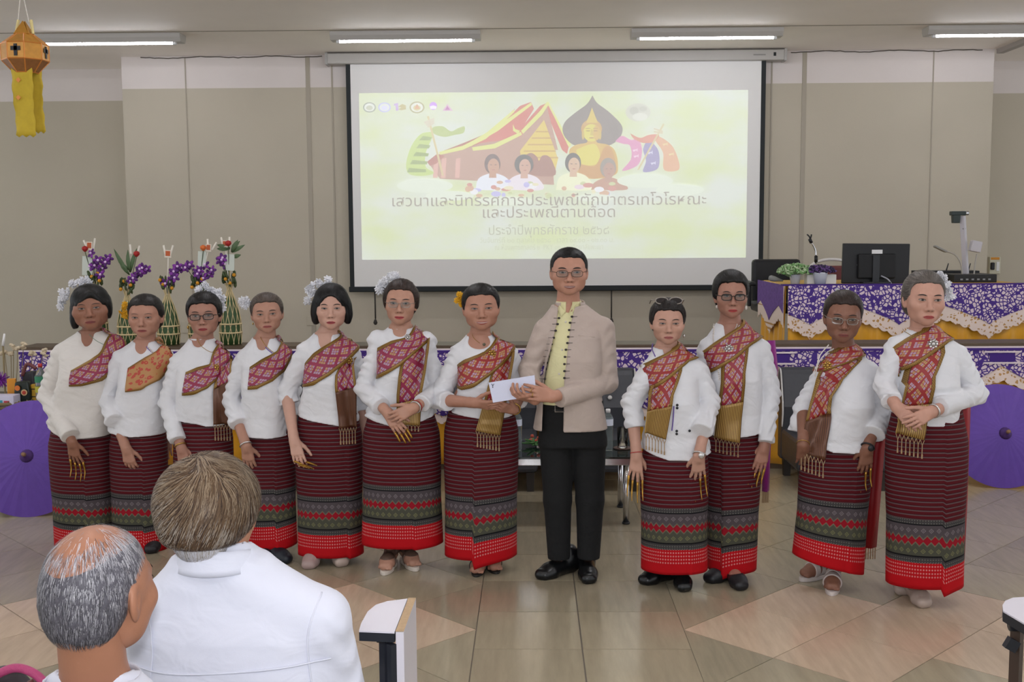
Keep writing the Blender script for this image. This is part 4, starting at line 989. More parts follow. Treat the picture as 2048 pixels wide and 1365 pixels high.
for i in range(3):
    for k_ in range(8):
        a, b, c_, d = rg[i][k_], rg[i][(k_ + 1) % 8], rg[i + 1][(k_ + 1) % 8], rg[i + 1][k_]
        m = MB(); m.add([a, b, c_, d], [(0, 1, 2, 3)]); pn = m.build('paper_panel', M_GOLD if i < 2 else mat('gold_brown_paper', '#8a5a30', 0.5, noise=0.3, nscale=60), la, solid=0.003)
        if i == 1 and k_ % 2 == 1:
            ce = (a + b + c_ + d) / 4; o_ = ce - np.array([c0[0], Y, ce[2]]); o_ /= np.linalg.norm(o_); tx = np.cross(o_, [0, 0, 1]); RM = np.stack([tx, o_, [0, 0, 1]], 1)
            m = MB(); m.box(ce + o_ * 0.004, (0.018, 0.003, 0.062), rot=RM); m.box(ce + o_ * 0.004 + [0, 0, 0.008], (0.052, 0.003, 0.022), rot=RM); m.build('cross_cutout', M_BLACK, pn)
m = MB()
for i in range(4): m.tube(rg[i], 0.004, 5, closed=True)
for i in range(3):
    for k_ in range(8): m.tube([rg[i][k_], rg[i + 1][k_]], 0.004, 5)
m.build('gold_edging', M_GOLD2, la)
ap = q(47, 42)
for s in ((0, -1), (1, 0), (0, 1), (-1, 0)):
    p_ = np.array([s[0], s[1], 0.0]); tx = np.array([-s[1], s[0], 0.0]); m = MB()
    m.add([np.array([c0[0], Y, z3]) + p_ * 0.04 + tx * 0.04, np.array([c0[0], Y, z3]) + p_ * 0.04 - tx * 0.04, np.array([c0[0], Y, ap[2]]) + p_ * 0.006], [(0, 1, 2)])
    m.build('top_triangle', M_GOLD, la, solid=0.003)
for u0, u1 in ((32, 37), (66, 62)):
    m = MB(); m.tube([q(u0, 68) , q(u1, 40)], 0.008, 6); m.build('top_post', mat('cream_paper', '#d9c88a', 0.6), la)
for u0, v0, u1 in ((36, 42, 40), (58, 45, 47)):
    e_ = np.array([q(u1, 0)[0], Y, CEIL]); m = MB(); m.tube([q(u0, v0), q(u1, -5), e_], 0.0025, 5); m.build('string', mat('string_white', '#d8d2c8', 0.8), la)
for k_, (ua, ub, va, vb, dy) in enumerate(((30, 72, 118, 272, -0.05), (46, 78, 122, 262, 0.03), (30, 60, 122, 250, 0.06))):
    n = 18; A = []
    for i in range(n):
        t = i / (n - 1); z = q(50, va)[2] * (1 - t) + q(50, vb)[2] * t; xa, xb_ = q(ua + 6 * t, 150)[0] , q(ub + 2 * t, 150)[0]
        wv = 0.006 * math.sin(i * 1.7 + k_); zz_ = z + (0.02 * (i % 2) if i == n - 1 else 0)
        A.append([[xa + (xb_ - xa) * s + wv * (0.5 - s), Y + dy + 0.006 * math.sin(5 * s + i * .6), z - (0.012 * (round(s * 6) % 2) if i == n - 1 else 0)] for s in np.linspace(0, 1, 7)])
    m = MB(); m.grid(np.array(A)); tl = m.build('tissue_tail', M_TAILP, la, smooth=True, solid=0.001)
    if k_ == 0:
        for v in (163, 198):
            ce = q(47, v) + [0, -0.066, 0]; ce[1] = Y - 0.062; s_ = 0.014
            m = MB(); m.prism([ce + [s_, 0, 0], ce + [0, 0, s_], ce + [-s_, 0, 0], ce + [0, 0, -s_]], (0, 0.002, 0)); m.build('gold_diamond', M_GOLD2, tl)

# ================================================================== left offerings: low table, basket and goods
Y = 7.15; q = lambda u, v, d=0.0: P(u, v, Y + d)
LT = q(30, 832)[2]
lt = thing('side_table', (q(30, 832)[0], Y, 0), 'low side table under the offering baskets at the left wall', 'table')
xa, xb_ = q(-40, 832)[0], q(120, 832)[0]
m = MB(); m.span((xa, Y - 0.25, LT - 0.03), (xb_, Y + 0.25, LT)); m.build('tabletop', M_WOOD, lt, bevel=0.004)
for x in (xa + 0.04, xb_ - 0.04):
    for y in (Y - 0.21, Y + 0.21): m = MB(); m.box((x, y, LT / 2 - 0.015), (0.04, 0.04, LT - 0.03)); m.build('leg', M_WOOD, lt)
M_WICK = mat('wicker', '#7b6a4c', 0.7, noise=0.3, nscale=60)
bk = thing('wicker_basket', (q(18, 830)[0], Y - 0.1, LT), 'woven wicker basket of gifts at the left edge', 'basket')
bc = np.array([q(18, 830)[0], Y - 0.1, LT])
for k_ in range(5):
    m = MB(); r = 0.15 + 0.012 * k_
    m.tube([bc + [r * math.cos(a_), 0.65 * r * math.sin(a_) + 0.003 * ((i + k_) % 2), 0.012 + 0.024 * k_] for i, a_ in enumerate(np.linspace(0, 6.283, 36, endpoint=False))], 0.012, 6, closed=True); m.build('weave_row', M_WICK, bk, smooth=True)
for k_ in range(18):
    a_ = k_ * 0.349; m = MB(); m.tube([bc + [0.15 * math.cos(a_), 0.0975 * math.sin(a_), 0.0], bc + [0.205 * math.cos(a_), 0.133 * math.sin(a_), 0.125]], 0.005, 5); m.build('stake', M_WICK, bk)
m = MB(); m.lathe([(0.14, 0.0), (0.14, 0.01)], bc, 20); m.build('basket_base', M_WICK, bk)
def goods(name, u, v0, v1, wpx, dp, m_, label, cat, shape='box', yo=-0.1, extra=None, rot=0.0, z0=None):
    a, b = q(u, v1, yo), q(u, v0, yo); wd = wpx / (F_PX / (Y + yo)); z0_ = a[2] if z0 is None else z0
    t = thing(name, (a[0], Y + yo, z0_), label, cat); h = b[2] - z0_; c = np.array([a[0], Y + yo, z0_])
    m = MB()
    if shape == 'box': m.box(c + [0, 0, h / 2], (wd, dp, h), rot=rotz(rot)); m.build('carton', m_, t, bevel=0.003)
    elif shape == 'pouch': m.prism([c + np.array(p) * [wd, 1, h] for p in ((-.5, -dp / 2, 0), (.5, -dp / 2, 0), (.52, -dp / 2, .5), (.42, -dp / 2, 1), (-.45, -dp / 2, .96), (-.52, -dp / 2, .5))], (0, dp, 0)); m.build('pouch', m_, t, bevel=0.012)
    if extra: extra(t, c, wd, h, dp)
def xbox(t, c, wd, h, dp):
    for dx, cc, s in ((-.25, '#7f3fa0', .9), (.0, '#3a8fa0', 1.), (.25, '#b03a4a', .8)):
        m = MB(); m.box(c + [dx * wd, -dp / 2 - 0.001, h * 0.55], (wd * .2, 0.002, h * .35 * s)); m.build('print_patch', mat('print' + cc, cc, 0.5), t)
def xpouch(t, c, wd, h, dp):
    for dx, dz, cc, r in ((-.2, .7, '#d0702a', .17), (.22, .5, '#c9a77a', .2), (-.2, .35, '#c05a5a', .13), (.22, .5, '#b23a2a', .12)):
        m = MB(); m.lathe([(r * wd, 0), (r * wd, 0.003)], c + [dx * wd, -dp / 2 - 0.012 - (0.003 if r < .13 else 0), dz * h], 16, axis=rotx(math.pi / 2)); m.build('round_print', mat('roundel' + cc, cc, 0.5), t)
goods('gift_box', 8, 790, 822, 56, 0.10, mat('carton_white', '#cfcbe0', 0.5), 'white printed carton in the wicker basket', 'box', extra=xbox, yo=-0.16)
goods('juice_carton', 25, 758, 800, 16, 0.04, mat('carton_orange', '#d08a22', 0.5), 'orange drink carton standing behind the white gift box', 'carton', yo=-0.06, rot=0.3)
goods('snack_pouch', 48, 762, 806, 32, 0.05, mat('pouch_black', '#17211b', 0.3), 'black snack pouch with round orange prints', 'pouch', 'pouch', extra=xpouch, yo=-0.08)
goods('yellow_pack', 71, 769, 812, 14, 0.05, mat('pack_yellow', '#c39a28', 0.5), 'tall yellow packet beside the black snack pouch', 'packet', 'box', yo=-0.05, extra=lambda t, c, wd, h, dp: [MB().box(c + [0, -dp / 2 - 0.001, h * f], (wd, 0.003, 0.006)).build('black_band', M_BLACK, t) for f in (.12, .45, .8)])
goods('dark_case', 63, 742, 800, 26, 0.08, mat('case_dark', '#2c2a30', 0.5), 'dark wrapped parcel behind the yellow packet', 'parcel', 'pouch', yo=0.08, extra=lambda t, c, wd, h, dp: MB().tube(curve([c + [-wd * .4, -dp / 2, h * .85], c + [0, -dp / 2, h * 1.25], c + [wd * .7, -dp / 2, h * 1.1]], 12), 0.012, 6).build('plaited_handle', mat('plait_maroon', '#6d3a3c', 0.6), t, smooth=True))
b0 = q(84, 815, -0.1); t = thing('drink_bottle', b0, 'clear plastic bottle with green and yellow label beside the leftmost woman', 'bottle')
m = MB(); m.lathe([(0.034, 0), (0.036, 0.05), (0.034, 0.12), (0.036, 0.2), (0.02, 0.24), (0.012, 0.25), (0.012, 0.265)], b0, 18); m.build('bottle_body', MATS['bottle_plastic'], t, smooth=True)
for z, cc in ((0.10, '#b7ae38'), (0.165, '#2f7a5a')):
    m = MB(); m.lathe([(0.0365, z), (0.0375, z + 0.04)], b0, 18, caps=False); m.build('label_band', mat('band' + cc, cc, 0.5), t, smooth=True)
m = MB(); m.lathe([(0.014, .262), (0.014, .285)], b0, 12); m.build('cap', mat('cap_red', '#b03030', .5), t, smooth=True)
b0 = q(2, 760, -0.02); t = thing('purple_pompom', b0, 'fluffy purple tinsel pompom at the left edge', 'pompom'); m = MB(); r_ = np.random.default_rng(2)
for i in range(90): d = r_.normal(size=3); d /= np.linalg.norm(d); m.tube([b0, b0 + d * 0.055], [0.004, 0.002], 4)
m.build('tinsel', mat('tinsel_purple', '#7b2f92', 0.5), t)['kind'] = 'stuff'
M_DRY = mat('dried_flower', '#cbbba0', 0.8, bump=0.4, bscale=120); M_STEM = mat('dried_stem', '#8a7a58', 0.7)
for i, (ut, vt, ub) in enumerate(((9, 705, 14), (22, 708, 15), (27, 694, 18), (35, 696, 24), (47, 692, 30), (65, 706, 44), (86, 705, 62))):
    a, b = q(ub, 800, 0.05), q(ut, vt, 0.05); t = thing('dried_flower', (a[0], Y + 0.05, LT), 'dried cream flower on a thin stem, ' + ('leftmost', 'second', 'third', 'fourth', 'fifth', 'sixth', 'rightmost')[i] + ' of seven at the left', 'dried flower', 'dried flowers in the gift table')
    a = np.array([a[0], Y + 0.05, LT]); m = MB(); m.tube(curve([a, (a + b) / 2 + [0.01, 0, 0.01], b], 10), 0.0025, 5); m.build('stem', M_STEM, t)
    m = MB(); r_ = np.random.default_rng(i)
    for k_ in range(7): m.blob(b + r_.normal(size=3) * 0.010, (0.014, 0.014, 0.011), 8)
    m.build('flower_head', M_DRY, t, smooth=True)
a = q(7, 720, 0.0); t = thing('white_candle', (a[0], Y, LT), 'tall white candle on a stick at the left edge', 'candle')
m = MB(); m.tube([(a[0], Y, LT), q(6, 692)], 0.006, 6); m.build('stick', M_STEM, t); m = MB(); m.tube([q(6, 692), q(9, 668)], [0.010, 0.006], 10); m.build('wax', M_WPL, t, smooth=True)
# ================================================================== people
def unit(v): v = np.asarray(v, float); return v / (np.linalg.norm(v) + 1e-12)
def skin_mat(h): return mat('skin_' + h, '#' + h, 0.48, spec=0.4, noise=0.07, nscale=30, bump=0.05, bscale=220)
M_LIP = {}
def lipm(h): return mat('lip_' + h, '#' + h, 0.4)
M_EYEW = mat('eye_white', '#8f8078', 0.35); M_IRIS = mat('eye_iris', '#1c120e', 0.15)
def hair_mat(h, s=(60, 14, 14), amp=0.35):
    n_ = 'hair_' + h
    if n_ in MATS: return MATS[n_]
    m, nt, b = new_mat(n_); tc = nd(nt, 'ShaderNodeTexCoord'); mp = nd(nt, 'ShaderNodeMapping'); mp.inputs['Scale'].default_value = s; nt.links.new(tc.outputs['Object'], mp.inputs[0])
    n = nd(nt, 'ShaderNodeTexNoise', i_Scale=4.0, i_Detail=5.0); nt.links.new(mp.outputs[0], n.inputs['Vector']); c = lin('#' + h)
    nt.links.new(mixc(nt, n.outputs['Fac'], tuple(x * (1 - amp) for x in c) + (1,), tuple(min(1, x * (1 + amp) + .004) for x in c) + (1,)), b.inputs['Base Color'])
    b.inputs['Roughness'].default_value = 0.5; b.inputs['Specular IOR Level'].default_value = 0.3; bp = nd(nt, 'ShaderNodeBump', i_Strength=0.5, i_Distance=0.004); nt.links.new(n.outputs['Fac'], bp.inputs['Height']); nt.links.new(bp.outputs[0], b.inputs['Normal'])
    return m
def cloth_mat(name, h, rough=0.8, weave=260.0, wr=0.24, sheen=0.15):
    if name in MATS: return MATS[name]
    m, nt, b = new_mat(name); tc = nd(nt, 'ShaderNodeTexCoord')
    b.inputs['Base Color'].default_value = lin4(h); b.inputs['Roughness'].default_value = rough; b.inputs['Sheen Weight'].default_value = sheen
    n1 = nd(nt, 'ShaderNodeTexNoise', i_Scale=9.0, i_Detail=2.0, i_Distortion=1.2); n2 = nd(nt, 'ShaderNodeTexNoise', i_Scale=weave, i_Detail=1.0)
    mp = nd(nt, 'ShaderNodeMapping'); mp.inputs['Scale'].default_value = (1, 1, 1.6); nt.links.new(tc.outputs['Object'], mp.inputs[0])
    for n in (n1, n2): nt.links.new(mp.outputs[0], n.inputs['Vector'])
    e = E(nt, n1.outputs['Fac']) + E(nt, n2.outputs['Fac']) * 0.03
    bp = nd(nt, 'ShaderNodeBump', i_Strength=wr, i_Distance=0.03); nt.links.new(e.v, bp.inputs['Height']); nt.links.new(bp.outputs[0], b.inputs['Normal'])
    return m
M_BLOUSE = cloth_mat('white_cotton', '#d6d6da')
M_CREAMB = cloth_mat('offwhite_cotton', '#d2cdc8')

# ---- woven skirt: stripes above, patterned bands and red hem below (UV in metres: u round, v up from hem)
def skirt_mat(name, shift=0.0, dark=1.0):
    m, nt, b = new_mat(name); uv = nd(nt, 'ShaderNodeUVMap'); sp = nd(nt, 'ShaderNodeSeparateXYZ'); nt.links.new(uv.outputs[0], sp.inputs[0])
    u, v = E(nt, sp.outputs[0]), E(nt, sp.outputs[1])
    D = lambda h: tuple(x * dark for x in lin('#' + h)) + (1,)
    # stripes
    t = (v / 0.0205).fract(); col = mixc(nt, t.between(0.58, 0.86), D('64161f'), D('6d575a'))
    col = mixc(nt, t.between(0.88, 1.0), col, D('3d1018'))
    # dotted band, line, grey band with diamonds, zigzag, olive band, line, dotted band, red
    dot = ((u / 0.012).fract() - 0.5).abs() + ((v / 0.012).fract() - 0.5).abs()
    dotc = mixc(nt, dot.lt(0.28), D('4a4848'), D('7d7a74'))
    col = mixc(nt, v.lt(0.322), col, dotc)
    col = mixc(nt, v.lt(0.302), col, D('1c1b1f'))
    dia = ((u / 0.034).fract() - 0.5).abs() * 1.0 + ((v - 0.272) / 0.034).abs()
    dl = dia.between(0.22, 0.34).mx(dia.lt(0.10))
    col = mixc(nt, v.lt(0.296), col, mixc(nt, dl, D('5d5458'), D('8b8286')))
    zz = ((u / 0.034).fract() - 0.5).abs() * 0.036
    up = v - (zz + 0.228); lo_ = v - (zz * -1.0 + 0.222)
    col = mixc(nt, up.lt(0.007), col, D('7d7762')); col = mixc(nt, up.lt(0.0), col, D('a8182a'))
    col = mixc(nt, lo_.lt(0.0), col, D('7d7762'))
    dia2 = ((u / 0.034).fract() - 0.5).abs() + ((v - 0.177) / 0.034).abs()
    col = mixc(nt, lo_.lt(-0.007), col, mixc(nt, dia2.between(0.22, 0.34).mx(dia2.lt(0.10)), D('57574a'), D('87875e')))
    col = mixc(nt, v.lt(0.156), col, D('1c1b1f')); col = mixc(nt, v.lt(0.148), col, dotc)
    dd = ((u / 0.0125).fract() - 0.5).abs() * 0.9 + ((v / 0.0165).fract() - 0.5).abs()
    col = mixc(nt, v.lt(0.122), col, mixc(nt, dd.lt(0.30) * v.gt(0.050), D('d0101c'), D('f09a98')))
    nt.links.new(col, b.inputs['Base Color']); b.inputs['Roughness'].default_value = 0.8; b.inputs['Specular IOR Level'].default_value = 0.15
    return m
M_SKIRT = skirt_mat('woven_skirt', dark=0.62)
# ---- brocade sash (UV in metres: u along, v across)
def sash_mat(name, base, gold='#9a7431', mot=('#c4a868', '#b9aec6'), dense=False):
    m, nt, b = new_mat(name); uv = nd(nt, 'ShaderNodeUVMap'); sp = nd(nt, 'ShaderNodeSeparateXYZ'); nt.links.new(uv.outputs[0], sp.inputs[0])
    u, v = E(nt, sp.outputs[0]), E(nt, sp.outputs[1])          # v: 0..1 across
    w = v * 0.19
    a = (u + w) / 0.0200; c = (u - w) / 0.0200                   # diagonal lattice
    fa, fc = (a.fract() - 0.5).abs(), (c.fract() - 0.5).abs()
    sq = fa.mx(fc)
    ca, cc = a.floor(), c.floor()
    show = ((ca * 0.25).fract().lt(0.7)) * ((cc * 0.25).fract().lt(0.7)) if not dense else (ca * 0.5).fract().lt(2.0)
    wn = nd(nt, 'ShaderNodeTexWhiteNoise', noise_dimensions='2D'); cb = nd(nt, 'ShaderNodeCombineXYZ'); nt.links.new(ca.v, cb.inputs[0]); nt.links.new(cc.v, cb.inputs[1]); nt.links.new(cb.outputs[0], wn.inputs['Vector'])
    mc = mixc(nt, E(nt, wn.outputs['Value']).gt(0.5), mot[0], mot[1])
    f = sq.lt(0.37) * sq.gt(0.10) * show
    inner = mixc(nt, sq.between(0.20, 0.27), mc, tuple(x * .5 for x in lin(base)) + (1,))
    col = mixc(nt, f, base, inner)
    e = (v - 0.5).abs()
    tex = (((u / 0.011).fract() - 0.5).abs() - (((v * 0.19) / 0.011).fract() - 0.5).abs()).abs().lt(0.16)
    gc = mixc(nt, tex, gold, tuple(x * .45 for x in lin(gold)) + (1,))
    col = mixc(nt, e.gt(0.385), col, gc); col = mixc(nt, e.between(0.365, 0.385), col, tuple(x * .3 for x in lin(base)) + (1,))
    nt.links.new(col, b.inputs['Base Color']); b.inputs['Roughness'].default_value = 0.45
    nt.links.new((e.gt(0.385) * 0.35).v, b.inputs['Metallic'])
    return m
def floral_sash():
    m, nt, b = new_mat('sash_floral'); uv = nd(nt, 'ShaderNodeUVMap'); sp = nd(nt, 'ShaderNodeSeparateXYZ'); nt.links.new(uv.outputs[0], sp.inputs[0]); cb = nd(nt, 'ShaderNodeCombineXYZ')
    u, v = E(nt, sp.outputs[0]), E(nt, sp.outputs[1]); nt.links.new(u.v, cb.inputs[0]); nt.links.new((v * 0.19).v, cb.inputs[1])
    nz = nd(nt, 'ShaderNodeTexNoise', i_Scale=60.0, i_Detail=2.0); nt.links.new(cb.outputs[0], nz.inputs['Vector']); sc = nd(nt, 'ShaderNodeVectorMath', operation='SCALE'); sc.inputs['Scale'].default_value = .012; nt.links.new(nz.outputs['Color'], sc.inputs[0])
    ad = nd(nt, 'ShaderNodeVectorMath', operation='ADD'); nt.links.new(cb.outputs[0], ad.inputs[0]); nt.links.new(sc.outputs[0], ad.inputs[1])
    vo = nd(nt, 'ShaderNodeTexVoronoi', i_Scale=34.0); nt.links.new(ad.outputs[0], vo.inputs['Vector']); d_ = E(nt, vo.outputs['Distance'])
    col = mixc(nt, d_.lt(.42), '#a87a48', '#a83a2a'); col = mixc(nt, d_.lt(.14), col, '#b58a50'); e = (v - 0.5).abs(); col = mixc(nt, e.gt(.44), col, '#8a6430')
    nt.links.new(col, b.inputs['Base Color']); b.inputs['Roughness'].default_value = .5
    return m
SASH = {'magenta': sash_mat('sash_magenta', '#84163f'), 'red': sash_mat('sash_red', '#8a1a1c'), 'orange': floral_sash(), 'crimson': sash_mat('sash_crimson', '#861a2e')}
def fringe_mat(name, base, line):
    m, nt, b = new_mat(name); uv = nd(nt, 'ShaderNodeUVMap'); sp = nd(nt, 'ShaderNodeSeparateXYZ'); nt.links.new(uv.outputs[0], sp.inputs[0])
    u, v = E(nt, sp.outputs[0]), E(nt, sp.outputs[1]); t = (v * 15.0).fract()
    col = mixc(nt, t.lt(0.35), base, line); col = mixc(nt, t.gt(0.85), col, tuple(x * .5 for x in lin(base)) + (1,))
    nt.links.new(col, b.inputs['Base Color']); b.inputs['Roughness'].default_value = 0.4; b.inputs['Metallic'].default_value = 0.25
    return m
M_FRG = fringe_mat('gold_fringe', '#7d5a2a', '#b59550'); M_FRB = fringe_mat('brown_fringe', '#4c2a1c', '#6f4526'); M_TAS = mat('tassel_bead', '#a88e6e', 0.35, metal=0.4)
M_GOLDJ = mat('jewel_gold', '#b8934e', 0.25, metal=0.85); M_SILV = mat('jewel_silver', '#c9c6c4', 0.25, metal=0.8); M_PEARL = mat('pearl', '#d6cec6', 0.25); M_NAIL = mat('brass_nail', '#a98038', 0.3, metal=0.8)

# ---- heads
def head_field(g):
    f = Field(); fat = g.get('fat', 1.0); jw = g.get('jaw', 1.0)
    f.add(s_ell((0, .012, .030), (.073, .092, .0825)))
    f.add(s_ell((0, -.016, -.005), (.068, .066, .078)), .03)
    f.add(s_ell((0, -.020, -.055), (.0515 * jw, .057, .056)), .03)
    f.add(s_ell((0, -.062, -.093), (.0235 * jw, .019, .0195)), .025)
    for s in (1, -1):
        f.add(s_ell((s * .043 * fat, -.055, -.024), (.025 * fat, .022, .024 * fat)), .025)
        f.add(s_ell((s * .036 * jw, -.020, -.060), (.021 * fat, .028, .028)), .03)
    f.add(s_cone((-.034, -.0735, .018), (.034, -.0735, .018), .0105), .02)
    for s in (1, -1): f.sub(s_ell((s * .031, -.099, -.001), (.019, .017, .0105)), .012)
    for s in (1, -1): f.add(s_ell((s * .031, -.0745, -.001), (.0165, .0125, .0100)), .006)
    nl = g.get('nose', 1.0)
    f.add(s_cone((0, -.078, .012), (0, -.0965, -.033), .0075, .0100 * nl), .012)
    f.add(s_ell((0, -.0985, -.0365), (.0115 * nl, .010, .0095)), .008)
    for s in (1, -1): f.add(s_ell((s * .0135 * nl, -.088, -.040), (.0085, .010, .0080)), .008)
    f.add(s_ell((0, -.066, -.071), (.032, .021, .024)), .02)
    f.add(s_ell((0, -.0845, -.0668), (.0205, .0075, .0048)), .005)
    f.add(s_ell((0, -.0830, -.0758), (.0180, .0080, .0060)), .005)
    if g.get('age', 0):
        for s in (1, -1): f.sub(s_cone((s * .021, -.0975, -.040), (s * .033, -.0845, -.068), .0045 * g['age'], .0035 * g['age']), .008)
        for s in (1, -1): f.sub(s_cone((s * .022, -.0935, -.0155), (s * .042, -.0815, -.017), .0035 * g['age'], .003 * g['age']), .006)
    for s in (1, -1):
        f.add(s_ell((s * .0745, .010, -.014), (.0075, .018, .031), rotz(-s * .35) @ rotx(-.15)), .008)
        f.sub(s_ell((s * .0815, .003, -.010), (.006, .009, .016)), .004)
    return f
def patch(f, xs, zb, zt, off, nb=5):
    a = np.asarray(xs); zb, zt = np.asarray(zb), np.asarray(zt); t = np.linspace(0, 1, nb)[:, None]
    X = np.repeat(a[None], nb, 0); Z = zb[None] + (zt - zb)[None] * t
    Yy = f.front(X, Z, -.14, .0); Yy = np.where(np.isnan(Yy), -.07, Yy) - off
    V = np.stack([X, Yy, Z], -1).reshape(-1, 3); n = len(a)
    Q = np.array([(i * n + j, i * n + j + 1, (i + 1) * n + j + 1, (i + 1) * n + j) for i in range(nb - 1) for j in range(n - 1)])
    return V, Q
def face_parts(f, g):
    out = []; a = np.linspace(-1, 1, 15); eo = g.get('eye', 1.0)
    for s in (1, -1):
        c = s * .031; k = 1 - a * a; tilt = .0012 * a * s
        top = .0046 * eo * k ** .7 + tilt; bot = -.0034 * eo * k ** .9 + tilt - .0008
        out.append((*patch(f, c + .0145 * a, bot - .0005, top, .0009), 3))
        ai = np.linspace(-1, 1, 9); r = .0053
        hi = np.minimum(np.sqrt(np.maximum(0, 1 - ai * ai)) * r, .0042 * eo); lo = -np.minimum(np.sqrt(np.maximum(0, 1 - ai * ai)) * r, .0034 * eo)
        out.append((*patch(f, c + r * ai + .001, lo, hi + 1e-4, .0016), 4))
        out.append((*patch(f, c + .0155 * a, top - .0003, top + .0016 + .0009 * k, .0018, 3), 2))
        bz = .0185 + .0045 * (1 - (a * s - .25) ** 2) - .0015 * a * s; bt = .0025 * (1 - np.abs(a) ** 3) * g.get('brow', 1.0) + 1e-4
        out.append((*patch(f, c + .0185 * a, bz - bt, bz + bt, .0010, 3), 2))
    sm = g.get('smile', 0.0); mw = .0235 + .004 * sm; k = 1 - a * a; corner = .004 * sm * a * a - .002 * (1 - sm) * a * a
    mid = -.0712 + corner; cup = .0010 * np.exp(-(a / .18) ** 2)
    out.append((*patch(f, mw * a, mid + .0003, mid + .0068 * k ** .8 - cup + 2e-4, .0007), 1))
    out.append((*patch(f, mw * .95 * a, mid - .0080 * k ** .7 - 2e-4, mid - .0003, .0007), 1))
    op = .0006 + .0022 * max(0, sm - .6)
    out.append((*patch(f, mw * a, mid - op * k - 2e-4, mid + op * k + 2e-4, .0014, 3), 5 if sm > .6 else 2))
    for s in (1, -1):                                     # nostrils
        out.append((*patch(f, s * .0075 + .0032 * np.linspace(-1, 1, 7), np.full(7, -.0462), np.full(7, -.0440), .0004, 3), 2))
    return out
def hair_field(st, g):
    f = Field(); v = g.get('vol', 0.0)
    f.add(s_ell((0, .014, .032), ((.0815 if st == 'man' else .0845) + v, .100 + v, (.0895 if st == 'man' else .0915) + v)))
    f.add(s_ell((0, .046, -.016), (.073 + v * .5, .064, .074)), .03)
    hl = g.get('hairline', 0.0)
    if st in ('bun', 'fluff', 'man'):
        f.sub(s_ell((0, -.112, -.014 + hl), (.0665 if st != 'man' else .069, .088, .094)), .010)
        tp = .004 if st == 'man' else 0.0
        for s_ in (1, -1): f.sub(s_ell((s_ * .046, -.092, .026 + hl + tp), (.034, .062, .046)), .012)
        f.sub(s_ell((0, -.030, -.088 if st == 'man' else -.104), (.13, .086, .080)), .012)
        if st != 'man':
            f.add(s_ell((0, .070, -.040), (.066, .042, .052)), .02)
            f.sub(s_cone((.010, -.088, .098), (.012, .0, .1275 + v), .0030), .004)
        f.cut(lambda p: -.085 - p[..., 2])
    if st == 'bun':
        b = g.get('bun', (0, .118, .01)); f.add(s_ell(b, (.034, .03, .034)), .02)
    if st == 'fluff':
        for s in (1, -1): f.add(s_ell((s * .074, .022, .010), (.015, .042, .046)), .02)
        f.add(s_ell((0, .08, -.04), (.062, .04, .05)), .02)
    if st == 'bob':
        f.sub(s_ell((0, -.112, -.022), (.057, .086, .092)), .012)
        for s in (1, -1): f.add(s_ell((s * .078, .012, -.030), (.026, .050, .066)), .025)
        f.add(s_ell((0, .075, -.03), (.075, .04, .065)), .03)
        f.sub(s_ell((0, -.115, -.03), (.058, .1, .098)), .01)
        f.cut(lambda p: -.092 - p[..., 2], .01)
    if st == 'short':
        f.sub(s_ell((.006, -.112, -.024), (.058, .086, .088)), .012)
        f.add(s_ell((-.076, .022, -.055), (.020, .038, .062)), .025); f.add(s_ell((.074, .0, -.012), (.018, .042, .055)), .025)
        f.add(s_ell((0, .07, -.05), (.066, .042, .06)), .03)
        f.add(s_cone((.01, -.070, .072), (-.046, -.066, .022), .014, .008), .015); f.add(s_cone((.014, -.072, .072), (.056, -.052, .020), .012, .009), .015)
        f.cut(lambda p: -.108 - p[..., 2], .008)
    return f
def hand_prims(W, T, dors, thumb, size=1.0, curl=0.25, spread=0.0, tcurl=0.0, fcurl=None):
    """capsules for one hand: wrist W towards T, dors = outward normal of the back of the hand, thumb = +1/-1"""
    d = unit(np.asarray(T, float) - W); n = unit(np.asarray(dors, float) - d * (np.asarray(dors, float) @ d)); t = np.cross(d, n) * thumb
    k = size; pr = []; tips = []
    lat = (.026, .009, -.0085, -.025); ln = (.068, .076, .070, .054); bl = (.082, .086, .082, .074); rad = (.0088, .0090, .0085, .0076)
    for i in range(4):
        b = W + d * bl[i] * k + t * lat[i] * k
        pr.append((W + d * .005 * k + t * lat[i] * .55 * k - n * .002, b, .0135 * k, .0105 * k, .012))
        dd = unit(d + t * (lat[i] * (3 + 9 * spread))); p = b; c_ = curl if fcurl is None else fcurl[i]
        for j, fr in enumerate((.45, .30, .25)):
            ang = c_ * (0.8 if j == 0 else 1.1); dd = unit(dd * math.cos(ang) - n * math.sin(ang))
            nn = unit(n - dd * (n @ dd)) ; q = p + dd * ln[i] * fr * k
            pr.append((p, q, rad[i] * k * (1 - .10 * j), rad[i] * k * (.92 - .10 * j), .003)); p = q
            n = nn
        tips.append((p, dd)); n = unit(np.asarray(dors, float) - d * (np.asarray(dors, float) @ d))
    b = W + d * .018 * k + t * .020 * k - n * .006 * k; td = unit(d * (.72 + .2 * tcurl) + t * (.62 - .5 * tcurl) - n * (.25 + .4 * tcurl))
    p = b
    for j, (L, r) in enumerate(((.042, .0125), (.032, .0100), (.026, .0088))):
        q = p + td * L * k; pr.append((p, q, r * k, r * k * .88, .006)); p = q; td = unit(td + d * .25 - t * .15 * tcurl)
    tips.append((p, td))
    return pr, tips
def s_sleeve(a, b, ra, rb, ext=0.0):
    fn0, lo, hi = s_cone(a, b, ra, rb); a, b = np.array(a, float), np.array(b, float); dr = unit(b - a)
    return (lambda p: np.maximum(fn0(p), (p - b) @ dr - ext)), lo, hi
